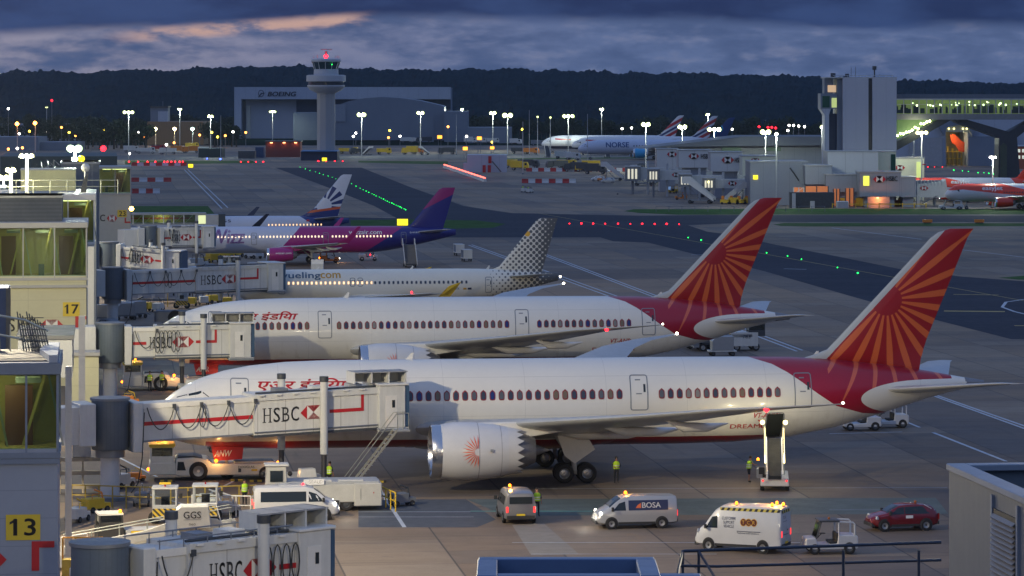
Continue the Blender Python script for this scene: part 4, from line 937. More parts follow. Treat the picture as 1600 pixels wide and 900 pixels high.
    for yy, xx in ((-1.85, L * fr_post[1]), (1.85, L * fr_post[0])):
        p = MB(); p.cyl((xx, yy, 2.6), (xx, yy, zt(xx) + .75), .26, WGREY, n=16); p.cyl((xx, yy, zt(xx) + .75), (xx, yy, zt(xx) + 1.1), .3, DGREY, n=16); p.cyl((xx, yy, 1.1), (xx, yy, 2.6), .18, mat('worn_steel', (.12, .12, .13), .35, .8), n=14); p.build('lift_column', r, smooth=40)
    xx = (L * fr_post[0] + L * fr_post[1]) / 2; bg_ = MB(); bg_.box(xx - 1.2, -1.9, .75, xx + 1.2, 1.9, 1.1, WGREY); bg_.box(xx - .8, -2.0, 1.1, xx + .4, -1.3, 1.7, WHITE, tx=.1); bg_.cyl((xx, 0, .4), (xx, 0, .8), .35, DGREY); bo = bg_.build('bogie', r, bevel=.04)
    for dx_ in (-.9, .9):
        for yy in (-1.5, 1.5): MB().wheel((xx + dx_, yy, .52), .52, .38, BLACK, DGREY).build('wheel', bo, smooth=40)
    if stairs:
        x0, z0 = xb + .9, ze - hgt - .2; st = MB(); x1 = x0 - z0 * .82; y0 = -2.0
        for yy in (y0 - .75, y0): st.prism([(x0, z0 - .15), (x0, z0 + .08), (x1, .23), (x1, 0)], yy - .03, yy + .03, RAILY)
        for yy in (y0 - .75, y0): st.tube([(x0 + .8, yy, z0 + 1.1), (x0, yy, z0 + 1.1), (x1, yy, 1.1), (x1, yy, .1)], .03, RAILY, 5)
        for k in range(15): t = k / 15; st.box(x0 + (x1 - x0) * t - .12, y0 - .72, z0 * (1 - t) - .1, x0 + (x1 - x0) * t + .12, y0 - .03, z0 * (1 - t) - .06, LGREY)
        st.box(x0, y0 - .8, z0 - .1, x0 + .9, y0 + .3, z0, LGREY)
        for k in range(3): st.cyl((x0 + .05 + .38 * k, y0 - .78, z0), (x0 + .05 + .38 * k, y0 - .78, z0 + 1.1), .025, RAILY, n=5)
        st.build('access_stairs', r)
    # festoon cables
    cbk = mat('black_cable', (.025, .03, .032), .5, var=0); yf = -1.62; x = xa + .2
    for k in range(loops):
        x1 = x + (xm - xa) / max(1, loops) * .98; pts = []
        for q in range(13):
            t = q / 12; pts.append((x + (x1 - x) * t, yf, zt(x) - .25 - math.sin(math.pi * t) ** .8 * (hgt * .58) - (0 if 0 < t < 1 else 0)))
        MB().tube(pts, .036, cbk, 5).build('cable', r); MB().box(x1 - .1, yf - .06, zt(x1) - .4, x1 + .1, yf + .12, zt(x1) - .12, DGREY).build('cable_trolley', r); x = x1
    for k in range(bunch):
        x0 = bxo + k * .5 if bxo else xm * .62 + k * .42 if not short else xm + .2 + k * .35; dp = hgt * (.55 + .2 * rnd.random())
        MB().tube([(x0 + .5 * math.cos(t_) * .45, yf - .02 * k, zt(x0) - .3 - dp / 2 - dp / 2 * math.sin(t_)) for t_ in (R(a) for a in range(90, 451, 30))], .032, cbk, 5).build('cable', r)
    MB().tube([(1.9, -1.5, zr - .5), (1.75, -1.5, zr - hgt - 1), (1.5, -1.4, zr - hgt - 2.6), (1.1, -1.2, zr - hgt - 3.2)], .036, cbk, 5).build('cable', r)
    if ad:
        fm = lambda off: (lambda u, v: (u, off, zt(u) - hgt + v))
        flat(rect2d(BSIGN, xa, hgt * .42, xm - .05 if bunch < 3 else xa + 1.2, hgt * .52), fm(-1.27)).build('sign_stripe', r)
        k = (xb - xm); wd = min(2.5, k * .3)
        x0 = xm + .55 if pure == 'long' else xm * .62
        if txt: x0, wd = txt
        flat(bank_word(KSIGN, x0, hgt * .30, wd, hgt * .38) + bank_mark(BSIGN, WSIGN, x0 + wd + 1.0, hgt * .5, hgt * .36), fm(-1.475)).build('sign_lettering', r)
        x2 = x0 + wd + 2.1; x3 = x2 + wd * .95
        flat(rect2d(BSIGN, x2, hgt * .45, x3, hgt * .54) + poly2d(BSIGN, [(x3 - .2, hgt * .54), (x3, hgt * .54), (x3, hgt * .93), (x3 - .2, hgt * .93)]), fm(-1.475)).build('sign_stripe', r)
    return r
bridge(AT(172, 218), R(20.5), 20.2, 6.22, 6.80, 'longest bridge, on the nearest sun-ray airliner, cables looped in four swags', (.60, .69), 4, 1, 2.5, seed=1)
bridge(AT(172, 290), R(9), 12.6, 6.2, 6.3, 'short bridge under gate room 17 with a thick bunch of hanging cables', (.50, .63), 1, 6, 2.6, pure='x', stairs=False, seed=2, short=True, txt=(3.3, 1.9))
bridge(AT(176, 379), R(24), 20.4, 6.4, 6.7, 'bridge docked on the dotted-tail airliner, its wall striped in red', (.66, .70), 4, 2, 2.75, stairs=False, seed=3, canopy=False)
bridge(AT(171, 440), R(-6), 10.2, 6.6, 5.6, 'short parked bridge with a white folded end, pointing at no aircraft', (.5, .74), 1, 5, 2.7, pure='x', stairs=False, seed=4, short=True, canopy=False, txt=(2.9, 1.4))
bridge(AT(232, 498), R(32), 10.6, 6.4, 6.3, 'far bridge docked on the magenta and blue airliner', (.4, .66), 2, 3, 2.7, pure='x', stairs=False, seed=5, short=True, canopy=False, txt=(3.1, 1.4))
bridge(AT(156, 142), R(44), 12.0, 7.0, 6.9, 'nearest bridge, cut off by the bottom of the picture, with cables hung in loops', (.44, .62), 1, 4, 2.6, stairs=False, seed=6, pure='x', back=False, short=True, txt=(4.75, 1.8), rails=True, bxo=7.9)
# glazed link to the far white airliner
Y = 548.; t = empty('glazed_link', AT(205, Y), PSI, 'glazed link bridge with zigzag braces reaching the farthest docked airliner', 'link bridge')
b = MB(); b.box(0, 0, zz(352, Y), 10.4, 2.6, zz(348, Y), FASC); b.box(0, -.1, zz(336, Y), 12.2, 2.7, zz(333, Y), FASC); b.box(10.4, 0, zz(352, Y), 14.2, 2.6, zz(336, Y), LGREY); b.box(0, 2.4, zz(350, Y), 10.4, 2.6, zz(336, Y), INTW); b.box(0, 2.3, zz(343, Y), 10, 2.38, zz(341, Y), REDP); b.build('body', t)
b = MB()
for k in range(6):
    x = .3 + k * 1.65; b.box(x - .07, -.04, zz(350, Y), x + .07, .06, zz(336, Y), WHITE)
    b.prism([(x, zz(350, Y)), (x + .15, zz(350, Y)), (x + 1.6, zz(336, Y)), (x + 1.45, zz(336, Y))], .1, .18, WHITE)
b.build('brace', t); b = MB(); b.quad((0, 0, zz(350, Y)), (10.4, 0, zz(350, Y)), (10.4, 0, zz(336, Y)), (0, 0, zz(336, Y)), GGREEN); b.build('pane', t)
b = MB(); b.box(10.9, -.05, zz(350, Y), 12.1, 0, zz(337, Y), mat('lit_doorway', (.75, .8, .4), emit=.7)); b.build('doorway', t); b = MB(); b.box(14.2, -.2, zz(355, Y), 15.3, 2.8, zz(335, Y), mat('dark_slate_cladding', (.03, .05, .07), .6)); b.build('bellows', t)
for x in (2, 9): b = MB(); b.box(x - .2, 1, 0, x + .2, 1.4, zz(352, Y), LGREY); b.build('column', t)
lamp('lamp', (5, 1.3, zz(338, Y)), 60, (1, .95, .6), t, .3)
# ------------------------------------------------------------------ vehicles
SILV = mat('silver_car_paint', (.42, .43, .45), .32, .3, var=.015, coat=.5)
VWHITE = mat('white_van_paint', (.58, .59, .61), .35, var=.06, coat=.4)
DRED = mat('dark_red_car_paint', (.17, .005, .010), .25, .2, var=.05, coat=.7)
GREYV = mat('grey_van_paint', (.22, .22, .235), .32, .3, var=.015, coat=.5)
PLAST = mat('black_plastic', (.03, .03, .032), .6)
L_HEAD = mat('headlamp', (1, .95, .8), emit=5); L_TAIL = mat('tail_lamp', (1, .03, .03), emit=1.6)
HLENS = mat('headlamp_lens', (.5, .52, .55), .1, .3, var=0); TLENS = mat('tail_lens', (.28, .01, .01), .2, var=0)
def body_at(st, x):
    return interp(st, x)
def body_loft(st, m):
    mb = MB(); rings = []
    for x, zb, zm, zt, wl, wm, wt in st:
        half = [(wl * .86, zb), (wl, zb + .10), (wl * 1.0, zb + (zm - zb) * .55), (wm, zm), (wt + (wm - wt) * .10, zt - .13), (wt * .93, zt - .04), (wt * .6, zt)]
        rings.append([(x, y, z) for y, z in half] + [(x, -y, z) for y, z in half[::-1]])
    mb.loft(rings, m); return mb
def side_y(st, x, z):
    zb, zm, zt, wl, wm, wt = body_at(st, x)
    if z <= zm: return wl + (wm - wl) * max(0, (z - zb) / (zm - zb))
    t = min(1, (z - zm) / max(.05, zt - .13 - zm)); return wm + (wt + (wm - wt) * .10 - wm) * t
def on_side(st, off, sgn): return lambda x, z: (x, sgn * (side_y(st, x, z) + off), z)
VAN = [(-2.49, .5, 1.0, 1.72, .88, .9, .74), (-2.44, .34, 1.05, 1.9, .95, .96, .78), (-2.25, .28, 1.05, 1.95, .97, .98, .80), (-1.2, .27, 1.05, 1.98, .98, .99, .82), (.55, .27, 1.05, 1.98, .98, .99, .82), (.95, .27, 1.06, 1.90, .98, .99, .80), (1.35, .27, 1.08, 1.62, .98, .98, .84), (1.72, .27, 1.06, 1.30, .97, .96, .86), (2.15, .28, .92, 1.10, .93, .90, .78), (2.38, .34, .78, .95, .86, .82, .7), (2.5, .42, .62, .78, .74, .7, .6)]
HIVAN = [(-2.99, .5, 1.2, 2.40, .94, .95, .80), (-2.94, .40, 1.25, 2.56, .98, 1.0, .84), (-2.7, .33, 1.25, 2.62, 1.0, 1.01, .86), (-1.0, .32, 1.25, 2.66, 1.0, 1.01, .87), (1.1, .32, 1.25, 2.60, 1.0, 1.01, .86), (1.55, .32, 1.27, 2.36, 1.0, 1.01, .84), (1.95, .32, 1.28, 1.92, 1.0, 1.0, .86), (2.3, .32, 1.24, 1.50, .98, .97, .88), (2.65, .34, 1.05, 1.28, .93, .9, .8), (2.88, .4, .85, 1.08, .86, .82, .7), (2.98, .48, .7, .85, .74, .7, .6)]
CAR = [(-2.1, .5, .85, 1.0, .80, .78, .6), (-2.02, .36, .95, 1.22, .86, .86, .62), (-1.75, .30, .98, 1.44, .89, .89, .64), (-1.2, .27, .98, 1.57, .90, .90, .66), (-.2, .26, .97, 1.60, .90, .90, .68), (.35, .26, .97, 1.54, .90, .90, .67), (.8, .26, .97, 1.33, .90, .89, .70), (1.12, .26, .96, 1.10, .90, .88, .74), (1.7, .28, .85, .99, .86, .83, .7), (1.98, .36, .72, .84, .78, .75, .62), (2.1, .44, .6, .68, .66, .62, .5)]
PLATE_Y = mat('yellow_number_plate', (.75, .55, .03), .5, var=0)
def road_vehicle(name, st, m, loc, rz, label, cat, wheels, wr, glassy, shield, lights=True, head=None, group=None, trim=True, lit_tail=True):
    r = empty(name, loc, rz, label, cat, group); L0, L1 = st[0][0], st[-1][0]
    bo = body_loft(st, m).build('body', r, smooth=38)
    if trim:
        tb = MB()
        for s in (-1, 1): o = rect2d(PLAST, wheels[1] + wr * 1.2, st[3][1] + .02, wheels[0] - wr * 1.2, st[3][1] + .16); tb_ = flat(o, on_side(st, .012, s), .12, .35); tb.add(tb_.v, tb_.f, PLAST)
        tb.box(L1 - .22, -.78, .3, L1 + .03, .78, .52, PLAST, ty=.05); tb.box(L0 - .03, -.86, .38, L0 + .12, .86, .56, PLAST); tb.build('bumper', r, bevel=.02)
    for gp in glassy:                                       # side windows
        for s in (-1, 1): flat(poly2d(GLASSD, gp), on_side(st, .008, s), .12, .35).build('side_window', r)
    x0, x1 = shield; z0 = body_at(st, x0)[2]; z1 = body_at(st, x1)[2]; w0, w1 = body_at(st, x0)[5], body_at(st, x1)[5]
    a = Vector((x0 + .02, 0, z0 + .015)); b_ = Vector((x1 + .02, 0, z1 + .015)); wsm = MB(); rows = []
    for k in range(5):
        t = .06 + .88 * k / 4; xx = x0 + (x1 - x0) * t; zt_ = body_at(st, xx)[2]; wt_ = body_at(st, xx)[5]
        rows.append([(xx + .015, -wt_ * .93, zt_ - .05), (xx + .02, -wt_ * .6, zt_ + .012), (xx + .02, wt_ * .6, zt_ + .012), (xx + .015, wt_ * .93, zt_ - .05)])
    wsm.loft(rows, GLASSD, False, False); wsm.build('windscreen', r)
    if L0 < -2.05:
        zt_ = st[1][3]; rw = MB(); rw.box(L0 - .02, -.62, zt_ - .62, L0 + .02, .62, zt_ - .22, GLASSD); rw.build('rear_window', r) if name != 'panel_van' else None
    for s in (-1, 1):
        for xx in wheels:
            wo = MB().wheel((xx, s * (side_y(st, xx, .5) - .065), wr), wr, .22, BLACK, RIM); wo.build('wheel', r, smooth=40)
            MB().lathe([(0, wr * 1.16), (.014, wr * 1.16), (.015, .01)], PLAST, 'y', (xx, s * side_y(st, xx, .5) - (.0 if s > 0 else .015), wr + .02), 20).build('wheel_arch', r)
        hl = MB(); hx = st[-3][0]; hz = st[-3][3] - .14; hl.box(hx - .02, s * .80 - .16, hz - .11, hx + .17, s * .80 + .16 - .06 * (s > 0) + .0, hz + .08, head or HLENS, tx=.04, ty=.03); hl.build('headlight', r, bevel=.02)
        tl = MB(); tl.box(L0 - .02, s * .84 - .06, st[2][2] - .30, L0 + .05, s * .84 + .06, st[2][2] + .05, L_TAIL if lit_tail else TLENS); tl.build('tail_light', r)
        mi = MB(); mx_ = shield[0] - .12 if shield[0] > shield[1] else shield[0] + .1; mi.rbox(mx_ - .12, s * (side_y(st, mx_, 1.1) + .13) - .1, st[6][2] + .02, mx_ + .02, s * (side_y(st, mx_, 1.1) + .13) + .1, st[6][2] + .26, PLAST, .03); mi.build('wing_mirror', r)
    pl = MB(); pl.box(L0 - .045, -.26, .55, L0 - .03, .26, .67, PLATE_Y); pl.build('number_plate', r)
    return r
def beacon(r, p, pw=40, size=.09, k=1):
    b = MB(); b.cyl(p, (p[0], p[1], p[2] + .04), size * 1.1, DGREY, n=10); b.lathe([(.04, size), (.16, size), (.20, size * .5), (.21, .01)], L_AMB, 'z', p, 10); o = b.build('beacon', r)
    if pw: lamp('lamp', (p[0], p[1], p[2] + .45), pw, (1, .45, .06), r, .08)
    return o
FACE_L = PSI + math.pi    # nose to the left, along the stands
# silver van with the navy panel
r = road_vehicle('panel_van', VAN, SILV, AT(991, 204.2), FACE_L + R(3), 'silver van with a navy lettered side panel and lit headlamps', 'van', (1.6, -1.5), .34, [[(.72, 1.12), (1.5, 1.12), (1.12, 1.55), (.75, 1.66)]], (1.72, .95), head=L_HEAD)
flat(rect2d(mat('navy_side_panel', (.01, .028, .10), .35, var=0), -1.9, 1.12, .55, 1.72), on_side(VAN, .012, 1), .12, .35).build('side_panel', r)
flat([([(-x, y) for x, y in vs], fs, m_) for vs, fs, m_ in text2d('BOSA', WHT, .28, 1.26, 1.15, .32, bold=.02) + poly2d(mat('orange_vinyl', (.75, .16, .05), .4, var=0), [(-.12, 1.26), (.02, 1.44), (.22, 1.56), (.22, 1.26)])], on_side(VAN, .02, 1), .12, .35).build('painted_title', r)
beacon(r, (.55, 0, 1.98), 60); lamp('lamp', (3.0, 0, .7), 25, (1, .95, .8), r, .1)
# high-roof white support van
r = road_vehicle('panel_van', HIVAN, VWHITE, AT(1160, 193.6), math.pi - R(22), 'tall white support van with amber light bars and yellow and black roof chevrons', 'van', (1.95, -1.75), .36, [[(1.35, 1.34), (2.15, 1.34), (1.75, 1.95), (1.38, 2.02)]], (2.3, 1.55), lit_tail=True)
mir = lambda o: [([(-x, y) for x, y in vs], fs, m_) for vs, fs, m_ in o]
BRNV = mat('brown_vinyl', (.12, .025, .015), .4, var=0); ORV = mat('gold_vinyl', (.7, .4, .05), .4, var=0); HIY = mat('yellow_chevron', (.62, .52, .10), .4, var=0)
o = text2d('CUSTOMER', NAVY, -1.05, 1.82, .95, .17) + text2d('SUPPORT', NAVY, -.95, 1.60, .75, .17) + text2d('VEHICLE', NAVY, -.92, 1.38, .7, .17)
for k, ch in enumerate('TCR'):
    cx = .42 + k * .36; o += poly2d(ORV, [(cx + .225 * math.cos(t), 1.72 + .225 * math.sin(t)) for t in (2 * math.pi * q / 18 for q in range(18))])
r.scale = (.88, 1, 1.02)
flat(mir(o), on_side(HIVAN, .012, 1), .12, .35).build('painted_title', r)
o = []
for k, ch in enumerate('TCR'): cx = .42 + k * .36; o += poly2d(BRNV, [(cx + .19 * math.cos(t), 1.72 + .19 * math.sin(t)) for t in (2 * math.pi * q / 18 for q in range(18))])
flat(mir(o), on_side(HIVAN, .018, 1), .12, .35).build('painted_emblem', r)
o = []
for k, ch in enumerate('TCR'): cx = .42 + k * .36; o += text2d(ch, ORV, cx - .09, 1.62, .18, .2)
o += rect2d(NAVY, -.0, 1.20, 1.6, 1.23) + text2d('Technical GSE Solutions', NAVY, 0, 1.08, 1.5, .09)
flat(mir(o), on_side(HIVAN, .026, 1), .12, .35).build('painted_title', r)
o = []
for k in range(22): x = 2.85 - k * .19; o += poly2d(HIY if k % 2 else BLKT, [(-x, 2.34), (-x + .19, 2.34), (-x + .09, 2.5), (-x - .1, 2.5)])
flat([([(-x if False else x, y) for x, y in vs], fs, m_) for vs, fs, m_ in [([(p[0] if p[0] < 1.2 else 1.2, p[1]) for p in vs], fs, m_) for vs, fs, m_ in o]], on_side(HIVAN, .012, 1), .12, .35).build('chevron_band', r)
o = []
for k in range(8): o += poly2d(HIY if k % 2 else BLKT, [(-.78 + k * .19, 2.28), (-.59 + k * .19, 2.28), (-.69 + k * .19, 2.46), (-.88 + k * .19, 2.46)])
o += text2d('TCR', BRNV, -.62, 1.95, .5, .17) + rect2d(NAVY, -.7, 1.8, .1, 1.82) + rect2d(DGREY, .15, 1.25, .35, 1.33) + rect2d(NAVY, -.6, 1.05, .5, 1.08) + rect2d(DGREY, -.005, .6, .005, 2.25)
flat(o, lambda u, v: (-3.0 - .012, -u, v)).build('rear_marking', r)
for p in ((-2.2, .45), (-2.2, -.45), (.2, .55), (-2.8, 0)): beacon(r, (p[0], p[1], 2.62), 35)
# grey van seen from behind
r = road_vehicle('panel_van', VAN, GREYV, G(806, 812), R(97), 'grey van seen from behind beside a worker in a yellow vest', 'van', (1.6, -1.5), .34, [[(.72, 1.12), (1.5, 1.12), (1.12, 1.55), (.75, 1.66)], [(-1.9, 1.15), (.5, 1.15), (.5, 1.66), (-1.9, 1.66)]], (1.72, .95))
MB().box(-2.53, -.7, 1.28, -2.50, .7, 1.70, GLASSD).build('rear_window', r); beacon(r, (.2, .35, 1.98), 60)
# white minibus
r = road_vehicle('minibus', VAN, VWHITE, AT(462, 208), PSI + R(1), 'white minibus with a long dark window strip and glowing headlamps', 'minibus', (1.6, -1.5), .34, [[(.68, 1.10), (1.6, 1.10), (1.15, 1.55), (.7, 1.70)], [(-2.1, 1.12), (.55, 1.12), (.55, 1.70), (-2.1, 1.70)]], (1.72, .95), head=L_HEAD)
MB().box(-1.0, -.5, 1.97, .6, .5, 2.03, VWHITE).build('roof_pod', r, bevel=.02); b = MB(); b.ball((.4, -.3, 2.05), .08, L_RED, 8); b.build('beacon', r); lamp('lamp', (3, 0, .7), 25, (1, .9, .7), r, .1)
r.scale = (1.06,) * 3
# dark red crossover
r = road_vehicle('parked_car', CAR, DRED, AT(1408, 203), FACE_L + R(5), 'dark red crossover car with a white door plate', 'car', (1.32, -1.28), .35, [[(-1.55, 1.03), (.02, 1.03), (.02, 1.44), (-1.1, 1.46)], [(.08, 1.03), (.92, 1.02), (.45, 1.38), (.08, 1.44)]], (1.12, .35), lit_tail=False)
flat(rect2d(WHT, -.45, .78, .0, .95), on_side(CAR, .012, 1), .12, .35).build('door_plate', r); flat(poly2d(WHT, [(-1.9, 1.2), (-1.84, 1.2), (-1.2, 1.55), (-1.26, 1.55)]), on_side(CAR, .012, 1), .12, .35).build('roof_trim', r)
MB().ball((-.9, 0, 1.66), .09, mat('unlit_amber', (.5, .15, .02), .3), 8).build('beacon', r)

def wheelset(r, spots, rr, w_=.28, rim=RIM):
    for x, y in spots: MB().wheel((x, y, rr), rr, w_, BLACK, rim).build('wheel', r, smooth=40)
def frame_cab(r, x0, x1, y0, y1, z0, z1, m, roof=None, open_=True, name='cab'):
    b = MB(); t = .05
    for x in (x0, x1):
        for y in (y0, y1): b.box(x - t, y - t, z0, x + t, y + t, z1, m)
    b.box(x0 - .08, y0 - .08, z1, x1 + .08, y1 + .08, z1 + .09, roof or m); b.box(x0, y0, z0, x1, y1, z0 + .05, m)
    if not open_:
        for y in (y0, y1): b.box(x0, y - .02, z0, x1, y + .02, z0 + (z1 - z0) * .45, m)
        b.box(x1 - .02, y0, z0, x1 + .02, y1, z0 + (z1 - z0) * .4, m)
    o = b.build(name, r, bevel=.012)
    if not open_:
        g_ = MB()
        for y in (y0, y1): g_.quad((x0, y, z0 + (z1 - z0) * .45), (x1, y, z0 + (z1 - z0) * .45), (x1, y, z1), (x0, y, z1), GDARK)
        for x in (x0, x1): g_.quad((x, y0, z0 + (z1 - z0) * .4), (x, y1, z0 + (z1 - z0) * .4), (x, y1, z1), (x, y0, z1), GDARK)
        g_.build('cab_window', o)
    return o
# ---- aircraft tug (carries the nose wheels)
TUGW = mat('tug_cream_paint', (.74, .71, .62), .45, var=.12, coat=.2)
def tug(loc, rz, label, pw=60):
    r = empty('aircraft_tug', loc, rz, label, 'aircraft tug', 'aircraft tugs under the noses')
    b = MB(); b.prism([(-4.45, .42), (-4.4, 1.0), (-3.9, 1.08), (.1, 1.12), (.35, 1.42), (1.4, 1.55), (2.5, 1.5), (2.55, .38), (1.9, .30), (.5, .35), (-4.2, .33)], -1.5, 1.5, TUGW); b.box(-4.2, -1.0, 1.05, -1.4, 1.0, 1.2, DGREY); b.build('body', r, bevel=.06)
    b = MB()
    for q_ in (-1, 1): b.prism([(1.85, .72), (2.45, .72), (2.4, 1.3), (2.0, 1.3)], q_ * 1.5, q_ * 1.515, GLASSD); b.prism([(-3.0, .62), (-2.6, .62), (-2.6, .75), (-3.0, .75)], q_ * 1.5, q_ * 1.515, YEL); b.prism([(-1.9, .55), (-1.7, .55), (-1.7, .8), (-1.9, .8)], q_ * 1.5, q_ * 1.515, DGREY)
    b.build('side_marking', r); b = MB(); b.prism([(.7, 1.5), (1.3, 1.66), (2.4, 1.62), (2.4, 1.45), (.7, 1.4)], -1.1, 1.1, DGREY); b.build('engine_cover', r, bevel=.04)
    b = MB(); b.box(2.5, -1.2, .4, 4.35, 1.35, 1.25, TUGW, tx=.05); b.build('front_body', r, bevel=.05)
    frame_cab(r, 2.7, 4.2, -.7, 1.3, 1.2, 2.25, TUGW, YEL, False)
    MB().box(2.55, -.8, 2.33, 4.35, 1.4, 2.5, YEL).build('cab_roof', r, bevel=.03)
    MB().box(3.0, .0, 1.1, 3.5, .6, 1.7, BLACK).build('driver_seat', r, bevel=.05)
    wheelset(r, ((1.0, -1.36), (1.0, 1.36)), .66, .4); wheelset(r, ((-3.55, -1.36), (-3.55, 1.36)), .46, .35)
    for p in ((3.2, -.8), (3.7, 0)): beacon(r, (p[0], p[1], 2.5), pw / 2)
    for p in ((-.2, 1.5, 1.35), (-4.4, 1.45, 1.15)): MB().ball(p, .13, L_AMB, 8).build('marker_lamp', r); lamp('lamp', (p[0], p[1] + .5, p[2]), pw * .5, (1, .5, .15), r, .1)
    MB().ball((4.38, 1.2, .8), .12, L_AMB, 8).build('marker_lamp', r)
    flat([([(-x, y) for x, y in vs], fs, m_) for vs, fs, m_ in text2d('DOUGLAS', BLKT, 1.7, .82, 1.1, .16)], lambda u, v: (u, 1.515, v)).build('painted_title', r)
    return r
# nose of the tug points away from the camera's right; the cab stands at the far end from the aircraft
t1 = tug(G(332, 747), PSI + math.pi, 'cream tug with yellow cab roof towing the nearest sun-ray airliner')
tug(AT(268, 299.5), PSI + math.pi, 'cream tug with yellow cab roof and two workers, under the farther sun-ray airliner')
# ---- baggage tractor
def tractor(loc, rz, label, m=VWHITE, cab=True, amb=0, group='white baggage tractors'):
    r = empty('baggage_tractor', loc, rz, label, 'baggage tractor', group)
    b = MB(); b.prism([(-1.5, .35), (-1.5, 1.0), (-1.4, 1.08), (-.35, 1.12), (-.3, .62), (.8, .55), (.95, .95), (1.5, .92), (1.56, .4), (1.3, .28), (-1.3, .28)], -.72, .72, m); b.build('body', r, bevel=.05)
    b = MB(); b.box(-.32, -.66, .6, .15, .66, .72, BLACK); b.box(-.4, -.66, .72, -.25, .66, 1.2, BLACK); b.build('seat', r, bevel=.03)
    if cab:
        b = MB()
        for y in (-.68, .68):
            b.tube([(-.38, y, 1.1), (-.38, y, 1.82), (-.3, y, 1.9)], .05, m); b.tube([(-1.3, y, 1.05), (-1.3, y, 1.72), (-1.2, y, 1.82), (-.35, y, 1.85)], .055, m); b.tube([(.9, y, .95), (.62, y, 1.85)], .045, DGREY)
        b.box(-.42, -.74, 1.85, .75, .74, 1.95, DGREY); b.build('cab', r)
        g_ = MB(); g_.quad((.93, -.66, .98), (.93, .66, .98), (.66, .66, 1.83), (.66, -.66, 1.83), GCLR); g_.build('windscreen', r)
        MB().ball((.1, .2, 2.02), .08, L_AMB if amb else mat('unlit_amber', (.5, .15, .02), .3), 8).build('beacon', r)
    b = MB(); b.tube([(.85, .25, .85), (.55, .25, 1.15)], .03, BLACK); b.lathe([(0, .17), (.03, .2), (.03, .16)], BLACK, 'z', (.5, .25, 1.15), 12); b.build('steering_wheel', r)
    wheelset(r, ((-1.0, -.62), (-1.0, .62)), .36, .24, DGREY); wheelset(r, ((1.0, -.62), (1.0, .62)), .32, .22, DGREY)
    for y in (-.5, .5): MB().box(1.5, y - .1, .6, 1.58, y + .1, .76, HLENS).build('headlight', r)
    if amb: lamp('lamp', (.1, .2, 2.3), amb, (1, .45, .08), r, .1)
    return r
tractor(AT(1297, 192.6), FACE_L - R(2), 'white open-sided tractor parked between the support van and the red car')
tractor(G(1345, 672), FACE_L, 'low white tractor under the tail of the nearest airliner, no cab', cab=False)
tractor(G(1388, 668), FACE_L, 'white tractor with cab, behind the one under the tail')
# ---- carts and dollies
def cart(loc, rz, label, group, m=WGREY, covered=True, sc=1.):
    r = empty('baggage_cart', loc, rz, label, 'baggage cart', group)
    b = MB(); b.box(-1.4, -.7, .45, 1.4, .7, .58, m); b.build('deck', r); wheelset(r, ((-1, -.55), (-1, .55), (1, -.55), (1, .55)), .24, .16, DGREY)
    if covered:
        b = MB()
        for x in (-1.36, 1.36): b.box(x - .04, -.7, .58, x + .04, .7, 1.75, m)
        b.box(-1.42, -.74, 1.75, 1.42, .74, 1.85, m); b.build('canopy', r); b = MB(); b.box(-1.32, .6, .58, 1.32, .66, 1.7, mat('blue_grey_curtain', (.16, .2, .27), .8)); b.build('curtain', r)
    else:
        b = MB(); b.prism([(-1.1, .6), (1.1, .6), (1.1, 2.0), (-.7, 2.0), (-1.1, 1.5)], -.65, .65, mat('container_aluminium', (.45, .46, .47), .35, .6)); b.build('container', r, bevel=.03)
    b = MB(); b.tube([(1.4, 0, .45), (2.1, 0, .35)], .04, DGREY); b.build('drawbar', r)
    return r
c0 = cart(G(717, 399), R(100), 'covered baggage cart with a red end lamp, farther of the pair behind the magenta jet', 'baggage carts behind the magenta jet')
MB().ball((1.3, -.6, 1.6), .1, L_RED, 6).build('marker_lamp', c0)
copy_tree(c0, None, G(729, 408), R(100), 'grey covered baggage cart nearest the dotted fin')
